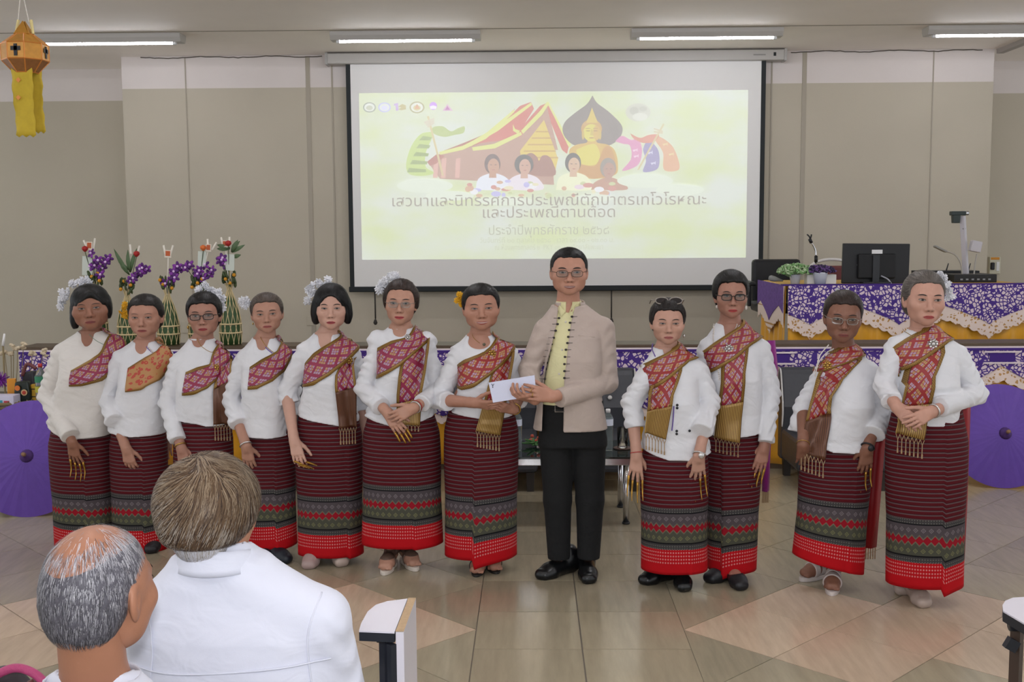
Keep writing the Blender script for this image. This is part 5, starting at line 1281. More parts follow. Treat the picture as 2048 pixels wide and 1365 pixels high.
class Body:
    def __init__(s): s.V, s.Q, s.m, s.n = [], [], [], 0
    def add(s, V, Q, m=0):
        if len(V) == 0: return
        s.V.append(np.asarray(V, float)); s.Q.append(np.asarray(Q) + s.n); s.m.append(np.full(len(Q), m)); s.n += len(V)
    def build(s, name, mats, root): return obj(name, np.concatenate(s.V), np.concatenate(s.Q), mats, root, fmat=np.concatenate(s.m))
def edge_interp(pts, n):
    p = np.array(pts, float); L = np.concatenate([[0], np.cumsum(np.linalg.norm(np.diff(p, axis=0), axis=1))]); t = np.linspace(0, L[-1], n)
    return np.stack([np.interp(t, L, p[:, i]) for i in range(p.shape[1])], 1)
def quads(r, c): return np.array([(i * c + j, i * c + j + 1, (i + 1) * c + j + 1, (i + 1) * c + j) for i in range(r - 1) for j in range(c - 1)])
def noise3(p, s, seed=0.0):
    x, y, z = p[..., 0] * s + seed, p[..., 1] * s + seed * 1.7, p[..., 2] * s - seed
    return (np.sin(x * 1.3 + 2.1 * np.sin(y * .9 + z * .4)) + np.sin(y * 1.7 + 1.8 * np.sin(z * 1.1 + .5 * x)) + np.sin(z * 1.5 + 2.0 * np.sin(x * .8 - .6 * y))) / 3
def strands(fld, tow, root, N, mask, comb, length, mats, pick, width, lift, name='hair_strands', seed=3, step=6, jit=.12):
    cb_ = comb; comb = lambda p: (lambda v: v / (np.linalg.norm(v, axis=1, keepdims=True) + 1e-9))(cb_(p))
    g = np.random.default_rng(seed); lo, hi = fld.bounds(); V, Q = fld.mesh(.006)
    ctr = V[Q].mean(1); w = mask(ctr); w = w / w.sum(); idx = g.choice(len(ctr), N, p=w); p = ctr[idx] + g.normal(size=(N, 3)) * .003; p = fld.snap(p, .0005, 2)
    L = length(p) * g.uniform(.6, 1.25, N); pts = [p]; d = comb(p) + g.normal(size=(N, 3)) * jit
    for i in range(step - 1):
        n = fld.grad(pts[-1]); d = d - n * (d * n).sum(1, keepdims=True); d /= np.linalg.norm(d, axis=1, keepdims=True) + 1e-9
        q = pts[-1] + d * (L / (step - 1))[:, None]; q = q - (fld(q) - lift * (i + 1) / step)[:, None] * fld.grad(q) * .9; pts.append(q); d = .7 * d + .3 * comb(q) + g.normal(size=(N, 3)) * .05
    pts = np.stack(pts, 1); n = fld.grad(pts.reshape(-1, 3)).reshape(pts.shape); t = np.gradient(pts, axis=1); sd = np.cross(t, n); sd /= np.linalg.norm(sd, axis=2, keepdims=True) + 1e-9
    wd = width * np.linspace(1, .35, step)[None, :, None]; A = np.stack([pts - sd * wd, pts + sd * wd], 2); W = tow(A.reshape(-1, 3))
    base = (np.arange(N) * step * 2)[:, None]; j = np.arange(step - 1)[None] * 2; Q = np.stack([base + j, base + j + 1, base + j + 3, base + j + 2], -1).reshape(-1, 4)
    mi = np.repeat(pick(p, g), step - 1); o = obj(name, W, Q, mats, root, fmat=mi); o['kind'] = 'stuff'; return o
def make_head(body, root, d, s_px):
    """adds head to the body mesh, hair and face wear as children; returns local->world"""
    g = d.get('face', {}); u, vt, vc = d['head']; Y = d['Y'] + d.get('hy', -.02)
    sp = F_PX / Y; k = ((vc - vt) / sp - .010) / .225 * d.get('hk', 1.0)
    wx = np.clip(d['fw'] / sp / (.150 * k), .88, 1.16)
    yw, tl, pt = (math.radians(x) for x in d.get('turn', (0, 0, 0)))
    R_ = roty(tl) @ rotz(yw) @ rotx(pt)
    C = P(u, vc, Y) + R_ @ np.array([0, .0, .1125]) * k
    M3 = R_ * (k * np.array([wx, 1.0, 1.0]))[None, :]
    tow = lambda p: np.asarray(p) @ M3.T + C
    f = head_field(g)
    V, Q = f.mesh(.0026); body.add(tow(V), Q, 0)
    if not d.get('back'):
        for V, Q, m in face_parts(f, g): body.add(tow(V), Q, m)
    hf = hair_field(d['hair'], g)
    if d['hair'] != 'bald':
        V, Q = hf.mesh(.0042 if not d.get('back') else .004)
        am = g.get('hn', .0016); V = V + am * np.stack([noise3(V * [6, 1, 1.0], 45, 1), noise3(V, 60, 2), noise3(V * [5, 1, 1.0], 50, 3)], -1)
        obj('hair', tow(V), Q, hair_mat(d.get('hairc', '16120f')), root)
    if not d.get('back') and d['hair'] != 'bald':
        hc = lin('#' + d.get('hairc', '16120f')); nm = d.get('hairc', '16120f')
        ms = [mat('str0_' + nm, tuple(x * .6 for x in hc), .45, spec=.4), mat('str1_' + nm, tuple(min(1, x * 1.5 + .003) for x in hc), .4, spec=.4), mat('str2_' + nm, tuple(min(1, x * 2.2 + .012) for x in hc), .4, spec=.4)]
        back = np.array([0, .10, .03]); down = d['hair'] in ('bob', 'short')
        cmb = (lambda p: np.stack([p[:, 0] * 1.2, .02 + 0 * p[:, 1], -(.12 - p[:, 2]) - .03], 1)) if down else (lambda p: back - p)
        if d['hair'] == 'man': cmb = lambda p: np.stack([.06 + 0 * p[:, 0], .04 + 0 * p[:, 1], -.02 + 0 * p[:, 2]], 1)
        strands(hf, tow, root, 1700, lambda p: 1.0 + 1.5 * (p[:, 1] < .0), cmb, lambda p: .045 + 0 * p[:, 0], ms, lambda p, g_: g_.choice(3, len(p), p=(.5, .35, .15)), .0007, .0022, seed=int(u), step=5, jit=.10)
    e = d.get('glasses')
    if e:
        gm = mat('frame_' + e[1], '#' + e[1], 0.25, metal=0.6 if e[0] == 'thin' else 0.0); m = MB(); r = .0013 if e[0] == 'thin' else .0021
        hw, hh = e[2] if len(e) > 2 else (.0235, .0165)
        lens = []
        for s in (1, -1):
            a = np.linspace(0, 2 * math.pi, 28, endpoint=False); ca, sa = np.cos(a), np.sin(a); q = .62
            L = np.stack([s * .0315 + hw * np.sign(ca) * np.abs(ca) ** q, -.1005 + .006 * (np.abs(s * .0315 + hw * ca) / .055) ** 2, -.005 + hh * np.sign(sa) * np.abs(sa) ** q], 1)
            lens.append(L)
            m.tube(tow(L), r * k, 6, closed=True)
            if e[0] == 'browline': m.tube(tow(L[2:13]), .0034 * k, 6)
            m.tube(tow([(s * (.0315 + hw), -.098, .001), (s * .073, -.06, .003), (s * .080, .005, .002), (s * .079, .02, -.008)]), r * k, 6)
        m.tube(tow(curve([(-.0315 + hw, -.1005, -.001), (0, -.1045, .002), (.0315 - hw, -.1005, -.001)], 7)), r * k, 6)
        go = m.build('glasses', gm, root, smooth=True)
        lm = lens_mat()
        for L in lens:
            V = np.concatenate([tow(L), tow(L + [0, .0008, 0])]); n = len(L)
            obj('lens', V, [tuple(range(n)), tuple(range(2 * n - 1, n - 1, -1))] + [(i, n + i, n + (i + 1) % n, (i + 1) % n) for i in range(n)], lm, go, smooth=False)
    return f, tow, k
def lens_mat():
    if 'lens_clear' in MATS: return MATS['lens_clear']
    m, nt, b = new_mat('lens_clear'); tr = nd(nt, 'ShaderNodeBsdfTransparent'); gl = nd(nt, 'ShaderNodeBsdfGlossy', i_Roughness=0.05); mx = nd(nt, 'ShaderNodeMixShader'); fr = nd(nt, 'ShaderNodeFresnel', i_IOR=1.4)
    tr.inputs['Color'].default_value = (.93, .95, .95, 1)
    nt.links.new(fr.outputs[0], mx.inputs[0]); nt.links.new(tr.outputs[0], mx.inputs[1]); nt.links.new(gl.outputs[0], mx.inputs[2]); nt.links.new(mx.outputs[0], nt.nodes['Material Output'].inputs['Surface'])
    return m
def foot(body, root, u, v, ang, kind, size=1.0, Y0=None):
    """foot whose toe touches the floor at photo pixel (u, v); ang: 0 = towards the camera, + = to the right"""
    t = G(u, v) if v is not None else P(u, 1100, Y0 - .13); a = math.radians(ang); fw = np.array([math.sin(a), -math.cos(a), 0]); sd = np.array([math.cos(a), math.sin(a), 0])
    L = .235 * size; toe = np.array([t[0], t[1], 0]); heel = toe - fw * L; ball = toe - fw * L * .30; zz = np.array([0, 0, 1.0])
    sole = .022 if kind in ('wedge', 'slide') else .012
    def shape(o=0.0, low=0.0):
        f = Field()
        f.add(s_cone(heel + fw * .035 + zz * (.034 + low), ball + zz * (.026 + low), .029 * size + o, .033 * size + o))
        f.add(s_cone(heel + fw * .05 + zz * (.06 + low), ball + zz * (.03 + low), .028 * size + o, .024 * size + o), .02)
        f.add(s_cone(ball - sd * .012 + zz * (.022 + low), toe - fw * .028 - sd * .010 + zz * (.018 + low), .028 * size + o, .021 * size + o), .015)
        f.add(s_cone(ball + sd * .012 + zz * (.022 + low), toe - fw * .036 + sd * .014 + zz * (.017 + low), .027 * size + o, .019 * size + o), .015)
        return f
    ank = heel + fw * .055 + zz * .10
    low = sole if kind in ('wedge', 'slide', 'sandal') else .006
    fs = shape(0, low); fs.add(s_cone(ank, ank + zz * .10 + (np.array([0, min(.05, max(-.05, Y0 - ank[1])), 0]) if Y0 else 0), .033 * size, .042 * size), .03); fs.cut(lambda p: (low - .002) - p[..., 2])
    if kind in ('wedge', 'slide', 'sandal'):
        for i, o in enumerate((-.030, -.014, 0, .013, .026)):
            r = (.009, .0085, .008, .0078, .011)[i] if ang >= -200 else .008
            fs.add(s_cone(ball + fw * .03 + sd * o + zz * (low + .012), toe - fw * (.012 + .008 * abs(i - 3)) + sd * o * 1.05 + zz * (low + .009), r, r * .9), .004)
    if kind != 'dress': V, Q = fs.mesh(.0045); body.add(V, Q, 0)
    sh = thing_part = None
    cols = {'wedge': '5f4a40', 'slide': 'b9aeaa', 'sandal': '15130f', 'flat': '17161a', 'boot': '0f1012', 'nude': 'a8968c', 'pink': 'a08a86', 'blue': '141a24', 'dress': '0e0f11'}
    sm = mat('shoe_' + kind, '#' + cols[kind], 0.45 if kind not in ('dress', 'boot') else 0.28)
    if kind in ('wedge', 'slide', 'sandal'):
        a_ = np.linspace(0, 2 * math.pi, 30, endpoint=False); ol = []
        for q in a_:
            l = -math.cos(q); w = .030 + .008 * max(0, l) - (.004 if abs(l) < .3 else 0)
            ol.append(heel + fw * (L * .5 + (L * .5 + .008) * l) + sd * w * math.sin(q) * size * 1.1)
        m = MB(); m.prism(ol, zz * sole); so = m.build('shoe', mat('sole_' + kind, {'wedge': '#c9bfb4', 'slide': '#c2b8b4', 'sandal': '#1a1715'}[kind], 0.6), root, bevel=0.004)
        so['label'] = {'wedge': 'brown strapped wedge sandal with pale sole', 'slide': 'pale plastic slide sandal', 'sandal': 'black open-toed sandal'}[kind]
        st = shape(.005, low); zones = {'wedge': [(.52, .66)], 'slide': [(.40, .54), (.60, .74)], 'sandal': [(.50, .72)]}[kind]
        for z0, z1 in zones:
            g = Field(); g.ops = list(st.ops); g.cut(lambda p: np.maximum((p - heel) @ fw - z1 * L, z0 * L - (p - heel) @ fw)); g.cut(lambda p: .004 - p[..., 2])
            V, Q = g.mesh(.004); obj('strap', V, Q, sm, so)
        if kind == 'wedge':
            g = shape(.005, low); g.add(s_cone(ank - zz * .03, ank, .036, .037), .02); g.cut(lambda p: np.maximum(p[..., 2] - (ank[2] - .004), ank[2] - .03 - p[..., 2])); V, Q = g.mesh(.004); obj('strap', V, Q, sm, so)
    else:
        f = shape(.006, .006)
        if kind in ('boot', 'blue', 'dress'): f.add(s_cone(heel + fw * .05 + zz * .05, ank + zz * (.03 if kind != 'dress' else .0), .043, .046), .03)
        f.cut(lambda p: -p[..., 2])
        if kind in ('flat', 'nude', 'pink'): f.sub(s_ell(heel + fw * L * .42 + zz * .085, (.055, .055, .052) if abs(ang) > 40 else (.042, .075, .052)), .006)
        V, Q = f.mesh(.0045); o = obj('shoe', V, Q, sm, root); o['label'] = {'boot': 'black ankle boot', 'blue': 'dark blue ankle boot', 'dress': 'black leather shoe', 'flat': 'black flat shoe', 'nude': 'nude ballet flat', 'pink': 'pale pink flat shoe'}[kind]
def snapped(fld, A, off, it=5):
    return fld.snap(A, off, it)
def band_mesh(name, A, m, root, solid=.004, vscale=1.0):
    """A: rows across (v) x columns along (u)"""
    r, c = A.shape[:2]; mid = A[r // 2]; L = np.concatenate([[0], np.cumsum(np.linalg.norm(np.diff(mid, axis=0), axis=1))])
    uv = np.zeros((r, c, 2)); uv[..., 0] = L[None]; uv[..., 1] = np.linspace(0, 1, r)[:, None]
    return obj(name, A.reshape(-1, 3), quads(r, c), m, root, uv=uv.reshape(-1, 2), solid=solid)
def flower_cluster(root, pts, Y, r, m_, seed, name='hair_flowers', n=7):
    n = int(n * 1.8); r = r * 1.25
    g = np.random.default_rng(seed); m = MB()
    for u, v, dy in pts:
        c = P(u, v, Y + dy)
        for _ in range(max(1, n // 4)):
            q0 = c + g.normal(size=3) * r * .45; T = rotx(g.uniform(-.9, .9)) @ rotz(g.uniform(-.9, .9)) @ roty(g.random() * 6.28)
            for lay, (np_, rr, tl) in enumerate(((7, .75, .25), (5, .45, .75))):
                for k_ in range(np_):
                    a_ = k_ * 6.2832 / np_ + lay * .4 + g.uniform(-.15, .15); R1 = T @ roty(a_) @ rotz(-tl * g.uniform(.6, 1.2))
                    m.blob(q0 + R1 @ np.array([r * rr, 0, 0]), (r * .55, r * .10, r * .36 * g.uniform(.8, 1.2)), 8, rot=R1)
            m.blob(q0, r * .22, 6)
    return m.build(name, m_, root, smooth=True)
M_WFL = mat('white_flower', '#d9d9de', 0.7); M_YFL = mat('yellow_flower', '#d8a11c', 0.6)
def necklace(root, fld, px, Y, r, m_, step=None, name='necklace'):
    """string or beads lying on the clothes through photo pixels"""
    pts = curve([P(u, v, Y - .13) for u, v in px], 60); y = fld.front(pts[:, 0], pts[:, 2], Y - .4, Y + .3); ok = ~np.isnan(y); y = np.interp(np.arange(60), np.where(ok)[0], y[ok]) if ok.any() else np.full(60, Y - .05); y = np.where(ok, y, y + .012); pts[:, 1] = y - r * .8
    m = MB()
    if step:
        L = np.concatenate([[0], np.cumsum(np.linalg.norm(np.diff(pts, axis=0), axis=1))])
        for t in np.arange(0, L[-1], step): m.blob([np.interp(t, L, pts[:, i]) for i in range(3)], r, 8)
    else: m.tube(pts, r, 5)
    return m.build(name, m_, root, smooth=True)
def brooch(root, fld, u, v, Y, r, m_, name='brooch'):
    c = P(u, v, Y - .14); y = fld.front(np.array([c[0]]), np.array([c[2]]), Y - .4, Y + .2)[0]; c[1] = (Y - .1 if np.isnan(y) else y) - .014
    m = MB(); m.blob(c, (r * .45, r * .35, r * .45), 8)
    for k_ in range(8): a_ = k_ * .785; m.blob(c + np.array([math.cos(a_), 0, math.sin(a_)]) * r * .68, (r * .32, r * .25, r * .32), 6)
    for k_ in range(8): a_ = k_ * .785 + .39; m.blob(c + np.array([math.cos(a_), .3, math.sin(a_)]) * r * .95, (r * .2, r * .16, r * .2), 6)
    return m.build(name, m_, root, smooth=True)

def stand_collar(name, parent, c, r0, r1, h, m_, gap=.16, ry=.95, lean=-.012, flip=1):
    a = np.linspace(-math.pi / 2 + gap, 1.5 * math.pi - gap, 44); A = []
    for t in np.linspace(0, 1, 5): r = r0 + (r1 - r0) * t; A.append(np.stack([c[0] + r * np.cos(a), c[1] + flip * ry * r * np.sin(a) + lean * t, np.full(44, c[2] + h * t) + .012 * t * (np.sin(a) > .2) * np.sin(a) - .010 * (1 - t) * (np.sin(a) < 0) * -np.sin(a)], 1))
    A = np.array(A); return obj(name, A.reshape(-1, 3), quads(5, 44), m_, parent, solid=.004)
def woman(d, label, skin='8a6450'):
    Y = d['Y']; s = F_PX / Y; px = lambda u, v, dy=0.0: P(u, v, Y + dy)
    (ul, vl), (ur, vr) = d['sh']; SL, SR = px(ul, vl), px(ur, vr)
    hemz = px(*d['hem'][0])[2]
    bu, bv = d['skirt'][2]; base = np.array([px(bu, bv)[0], Y, 0])
    root = thing('person', base, label, 'person')
    body = Body(); skm = skin_mat(skin)
    hf, tow, hk = make_head(body, root, d, s)
    cx = (SL[0] + SR[0]) / 2; zs = (SL[2] + SR[2]) / 2; hw = (SR[0] - SL[0]) / 2
    nk = px(*d['neck']); fat = d.get('fat', 1.0)
    hl, hr = px(*d['hem'][0])[0], px(*d['hem'][-1])[0]; hcx, hrx = (hl + hr) / 2, (hr - hl) / 2
    zh = min(px(*q)[2] for q in d['hem'])
    bz = .018 * d.get('bust', 1)
    rings = [(zh - .02, hcx, Y + .0, hrx, .128 * fat), (zs - .36, (hcx * .6 + cx * .4), Y, hrx * .62 + hw * .30, .118 * fat), (zs - .19, cx, Y - bz, hw * .74, .124 * fat), (zs - .085, cx, Y, hw * .74, .100 * fat), (zs - .01, cx, Y + .012, hw * .62, .068), (max(zs + .045, nk[2] + .0), nk[0], Y + .02, hw * .30, .056)]
    def torso(o=0.0, hem=True):
        f = Field(); f.add(s_loft([(z, x, y, a + o, b + o) for z, x, y, a, b in rings]))
        for S, q in ((SL, 1), (SR, -1)): f.add(s_cone((nk[0] + q * -.02, Y + .02, nk[2] - .012), S + np.array([q * .05, .012, -.047]), .050 + o, .046 + o), .045)
        return f
    # skin of neck and upper chest
    nf = torso(-.0075); top = tow((0, .022, -.055)); nf.add(s_cone(top, (nk[0], Y + .028, nk[2] - .01), .0465 * hk, .054), .03)
    V, Q = nf.mesh(.005, lo=(-99, -99, zs - .16), hi=(99, 99, top[2] + .02)); body.add(V, Q, 0)
    # blouse
    bf = torso()
    (wl, wr_, wv), (h_l, h_r, hv), _ = d['skirt']; a, b = px(wl, wv), px(wr_, wv); c, e = px(h_l, hv), px(h_r, hv)
    wcx, wrx, wz = (a[0] + b[0]) / 2, (b[0] - a[0]) / 2, a[2] + .10; kcx, krx, kz = (c[0] + e[0]) / 2, (e[0] - c[0]) / 2, c[2]
    sk = Field(); sk.add(s_loft([(kz, kcx, Y, krx, krx * .70), (wz - .16, wcx, Y, wrx * 1.04, wrx * .73), (wz, wcx, Y, wrx * .9, wrx * .62)], e=2.0))
    both = torso(); both.ops += sk.ops
    def push(p, dy, off):
        if dy >= 0: return p
        y = both.front(np.array([p[0]]), np.array([p[2]]), Y - .5, Y + .1, off)[0]
        if not np.isnan(y) and y < p[1]: p = p * (y / p[1]) + np.array([0, 0, CAM_H * (1 - y / p[1])])
        return p
    sleeves = Field(); prims_skin = []; nails = []
    for side, S, q in (('L', SL, 1), ('R', SR, -1)):
        a = d['arm' + side]; J = S + np.array([q * .046, .014, -.052]); sr = d.get('sr', 1.0)
        el = px(*a['el']); cu = push(px(*a['cuff']), a['cuff'][2], .036); wr = push(px(*a['wr']), a['wr'][2], .030)
        r0, r1, r2 = .056 * sr, .047 * sr, a.get('cr', .041) * sr
        if d.get('puff'): sleeves.add(s_ell(S + np.array([q * .030, .012, -.03]), (.052, .055, .060)), .02)
        straight = np.linalg.norm(cu - el) < .03
        sleeves.add(s_cone(J, el, r0, r1) if not straight else s_sleeve(J, cu, r0, r2), .014)
        if not straight: sleeves.add(s_sleeve(el, cu, r1, r2), .012)
        dr = unit(cu - el) if not straight else unit(cu - J); sleeves.add(s_sleeve(cu - dr * .022, cu, r2 + .0025, r2 + .003), .002)
        # arm and hand
        tip = push(px(*a['tip']), a['tip'][2], .022); hs = a.get('hs', .93)
        pr, tips = hand_prims(wr, tip, a.get('dors', (0, -1, .1)), a.get('thumb', -q), hs, a.get('curl', .22), a.get('spread', .15), a.get('tc', .2), a.get('fc'))
        f = Field(); f.add(s_cone(el if not straight else J, wr, .036, .0235)); f.add(s_cone(wr - unit(wr - el) * .03, wr + unit(tip - wr) * .02, .0245, .022), .01)
        for pa, pb, ra, rb, kk in pr: f.add(s_cone(pa, pb, ra, rb), kk)
        V, Q = f.mesh(.0036); body.add(V, Q, 0)
        f2 = Field(); f2.add(s_cone(J, el, .04, .035)); V, Q = f2.mesh(.012); body.add(V, Q, 0)
        if a.get('nails'):
            for tp, td in tips[:4]:
                e_ = unit(.35 * td + unit(tip - wr) + np.array(a.get('nd', (0, 0, -.3))) + np.array([0, -.28, 0])); m = MB(); m.tube(curve([tp - td * .012, tp + e_ * .05, tp + unit(e_ + .25 * np.array([0, -1, 0])) * a['nails']], 7), np.linspace(.0068, .0018, 7), 7); o = m.build('fingernail', M_NAIL, root, smooth=True); o['label'] = 'long brass dance fingernail'
        for kind, fr, m_ in a.get('wear', []):
            c = wr - unit(wr - el) * fr; ax = unit(wr - el); t1 = unit(np.cross(ax, [0, 1, .2])); t2 = np.cross(ax, t1); rr_ = .029 + .10 * fr
            m = MB(); m.tube([c + (t1 * math.cos(q_) + t2 * math.sin(q_)) * rr_ for q_ in np.linspace(0, 6.283, 20, endpoint=False)], .004 if kind != 'string' else .002, 6, closed=True)
            if kind == 'watch': m.blob(c + np.array([.006, -rr_ - .002, 0]), (.015, .006, .016), 10)
            m.build({'watch': 'wrist_watch', 'string': 'wrist_string', 'bangle': 'bangle'}[kind], m_, root, smooth=True)
    # sloping hem
    hx = np.array([px(*q)[0] for q in d['hem']]); hz = np.array([px(*q)[2] for q in d['hem']])
    bf.cut(lambda p: np.interp(p[..., 0], hx, hz) - p[..., 2])
    for op in sleeves.ops: bf.ops.append(op)
    # neck opening
    no = d.get('open', ('round', .05, .035))
    bf.sub(s_cone((nk[0], Y + .03, nk[2] - .015), (nk[0], Y + .0, nk[2] + .10), .0565, .072), .008)
    if no[0] == 'v': bf.sub(s_ell((nk[0] + (no[3] if len(no) > 3 else 0), Y - .095, nk[2] + .004), (.043, .075, no[2] * .85 + .012)), .018)
    else: bf.sub(s_ell((nk[0], Y - .075, nk[2] + .0), (no[1], .07, no[2])), .006)
    V, Q = bf.mesh(.0052)
    fold = noise3(V * [1, 1, .55], 26, d['Y']) * .0022 + noise3(V * [1, 1, 1.8], 60, 3) * .0009
    nrm = np.array(V - np.stack([np.full(len(V), cx), np.full(len(V), Y), V[:, 2]], 1)); nrm /= np.linalg.norm(nrm, axis=1, keepdims=True) + 1e-6
    armz = np.clip((np.abs(V[:, 0] - cx) - hw * .7) / .05, 0, 1)
    fold = fold + armz * .0042 * np.sin(V[:, 2] * 120 + 4 * np.sin(V[:, 0] * 30 + V[:, 1] * 25))
    blouse = obj('blouse', V + nrm * fold[:, None], Q, MATS[d.get('bm', 'white_cotton')], root)
    if d.get('piping'):
        for seg in d['piping']: necklace(root, bf, seg, Y, .003, mat('violet_piping', '#6f5aa0', .7), None, 'piping')
    if d.get('collar'): stand_collar('collar', blouse, (nk[0], Y + .022, nk[2] - .022), .060, .054, .040, MATS[d.get('bm', 'white_cotton')])
    # skirt
    nT, nZ = 96, 44; th = np.linspace(0, 2 * math.pi, nT + 1); Vs = []; UV = []
    th0 = d.get('wrap', -1.2); sl = d.get('slope', 0.0); drop = d.get('drop', .02)
    for t in np.linspace(0, 1, nZ):
        x_c, rx = wcx + (kcx - wcx) * t, (wrx + (krx - wrx) * t) * (1 + .05 * math.sin(math.pi * min(1, t * 1.6))) * (.87 + .13 * min(1, max(0, (t - .04) / .16)))
        dth = ((th - th0 + math.pi) % (2 * math.pi)) - math.pi
        step = np.where(dth > 0, .012 * np.exp(-dth / .7), 0.0)
        r = 1 + step / rx * (.4 + .6 * t) + .010 * t * np.sin(th * 5 + d['Y'] * 7) + .006 * t * np.sin(th * 9 + 1)
        X = x_c + rx * r * np.cos(th); Yy = Y + rx * .70 * r * np.sin(th)
        hemdz = sl * (X - kcx) - drop * np.where(dth > 0, np.exp(-np.abs(dth) / .5), 0)
        Z = wz + (kz - wz) * t + hemdz * t ** 2
        Vs.append(np.stack([X, Yy, Z], 1)); UV.append(np.stack([th * krx, (wz - kz) * (1 - t) * np.ones_like(th)], 1))
    Vs, UV = np.array(Vs), np.array(UV); obj('skirt', Vs.reshape(-1, 3), quads(nZ, nT + 1), d.get('skm', M_SKIRT), root, uv=UV.reshape(-1, 2), solid=.003)
    # hidden core so the figure is whole
    core = Field(); core.add(s_loft([(kz, kcx, Y, krx * .6, krx * .45), (wz, wcx, Y, wrx * .85, wrx * .6), (zs - .15, cx, Y, hw * .6, .08), (zs - .03, cx, Y, hw * .4, .05)])); V, Q = core.mesh(.02); body.add(V, Q, 0)
    for ft in d.get('feet', []): foot(body, root, *ft, Y0=Y)
    # sash
    tf = torso()
    JR = SR + np.array([-.046, .014, -.052]); er = px(*d['armR']['el']); tf.add(s_cone(JR, JR + unit(er - JR) * .07, .0575 * d.get('sr', 1.0), .054 * d.get('sr', 1.0)), .03)
    if 'sash' in d:
        up, lo, colr = d['sash']; nu, nv = 30, 9; ue, le = edge_interp(up, nu), edge_interp(lo, nu); A = np.zeros((nv, nu, 3))
        for i, t in enumerate(np.linspace(0, 1, nv)):
            for j in range(nu): u, v = ue[j] * (1 - t) + le[j] * t; A[i, j] = px(u, v, -.11)
        for _ in range(14):
            y = tf.front(A[..., 0], A[..., 2], Y - .35, Y + .12); miss = np.isnan(y)
            if not miss.any(): break
            A[..., 0] = np.where(miss, A[..., 0] + np.where(A[..., 0] < cx, .007, -.007), A[..., 0])
        A[..., 1] = np.where(miss, Y - .01, y)
        A = snapped(tf, A, .0085, 2)
        ext = []                                          # over the shoulder and down the back
        for k_, (dy, dz) in enumerate(((.03, .004), (.07, -.010), (.11, -.06), (.13, -.15))):
            E_ = A[:, -1] + np.array([0, dy, dz])
            for _ in range(3): E_ = E_ + np.clip(.0085 - tf(E_), 0, .05)[..., None] * tf.grad(E_)
            ext.append(E_)
        E0 = A[:, 0] + np.array([-.004, .05, 0]); A = np.concatenate([E0[:, None], A, np.stack(ext, 1)], 1)
        ripple = .0025 * np.sin(np.linspace(0, 9, A.shape[0]))[:, None] * np.linspace(0, 1, A.shape[1])[None]
        A[..., 1] -= ripple
        sash = band_mesh('sash', A, SASH[colr], root)
        if 'tail' in d:
            tl, tr, ft0, frm = d['tail']; n = 30; tl = [(tl[0][0] + 6, tl[0][1] - 16)] + list(tl); tr = [(tr[0][0] + 1, tr[0][1] - 14)] + list(tr); le, re = edge_interp(tl, n), edge_interp(tr, n); nv = 7; T = np.zeros((nv, n, 3))
            for i, t in enumerate(np.linspace(0, 1, nv)):
                for j in range(n): u, v = le[j] * (1 - t) + re[j] * t; T[i, j] = px(u, v, -.13)
            y = both.front(T[..., 0], T[..., 2], Y - .45, Y + .1); y = np.where(np.isnan(y), np.nanmedian(y) if not np.isnan(y).all() else Y - .1, y) - np.interp(np.arange(n) / n, (0, .12, .3), (.003, .006, .016))[None]
            for j in range(1, n): y[:, j] = np.minimum(y[:, j], y[:, j - 1] + .002)
            T[..., 1] = y - .003 * np.sin(np.linspace(0, 6, nv))[:, None]
            k_ = int(n * ft0); band_mesh('sash_tail', T[:, :k_ + 1], SASH[colr], root, .003)
            fr = band_mesh('sash_fringe', T[:, k_:], {'gold': M_FRG, 'brown': M_FRB}[frm], root, .003)
            bot = T[:, -1]; m = MB(); nt_ = d.get('ntas', 7); tl_ = d.get('tas', .085)
            pos = [bot[0] + (bot[-1] - bot[0]) * ((k + .5) / nt_) for k in range(nt_)]
            for k in range(nt_):
                p = pos[k]; m.tube([p + [0, 0, -.25 * tl_], p + [0, 0, -tl_]], .0022, 5); m.tube([p + [0, 0, -.78 * tl_], p + [0, 0, -tl_]], .0038, 5)
                for q in (-.5, .5): m.tube([p + (bot[-1] - bot[0]) / nt_ * q, p + [0, 0, -.3 * tl_]], .0017, 4)
            m.build('tassels', M_TAS, fr)['kind'] = 'stuff'
        if 'backtail' in d:
            pts, wpx, colh = d['backtail']; n = len(pts); A = []
            for u, v in pts: c_ = px(u, v, .10); A.append([c_ + np.array([-wpx / s * .5, .02, 0]), c_ + np.array([0, .0, 0]), c_ + np.array([wpx / s * .5, .03, 0])])
            A = np.array(A).transpose(1, 0, 2); bt = band_mesh('back_tail', A, mat('backtail_' + colh, '#' + colh, .5), root, .003)
            if d.get('btas', True):
                m = MB(); e0, e1 = A[0, -1], A[-1, -1]
                for k in range(6): p = e0 + (e1 - e0) * (k + .5) / 6; m.tube([p, p - [0, 0, .06]], .003, 5)
                m.build('back_tassels', M_TAS, bt)['kind'] = 'stuff'
    for fn in d.get('extra', []): fn(root, d, both, Y, tow)
    body.build('body', [skm, lipm(d.get('lip', '7a3a3c')), mat('brow_dark', '#2a1d18', .7), M_EYEW, M_IRIS, mat('teeth', '#d6cdc2', .3)], root)
    return root
def fl(pts, m_=None, r=.016, seed=1, lab='white artificial flowers in the hair', n=7):
    def fn(root, d, fld, Y, tow): flower_cluster(root, [(u, v, dy) for u, v, dy in pts], Y, r, m_ or M_WFL, seed, n=n)['label'] = lab
    return fn
def br(u, v, r, m_): return lambda root, d, fld, Y, tow: brooch(root, fld, u, v, Y, r, m_)
def nk(pts, r, m_, step=None, name='necklace'): return lambda root, d, fld, Y, tow: necklace(root, fld, pts, Y, r, m_, step, name)
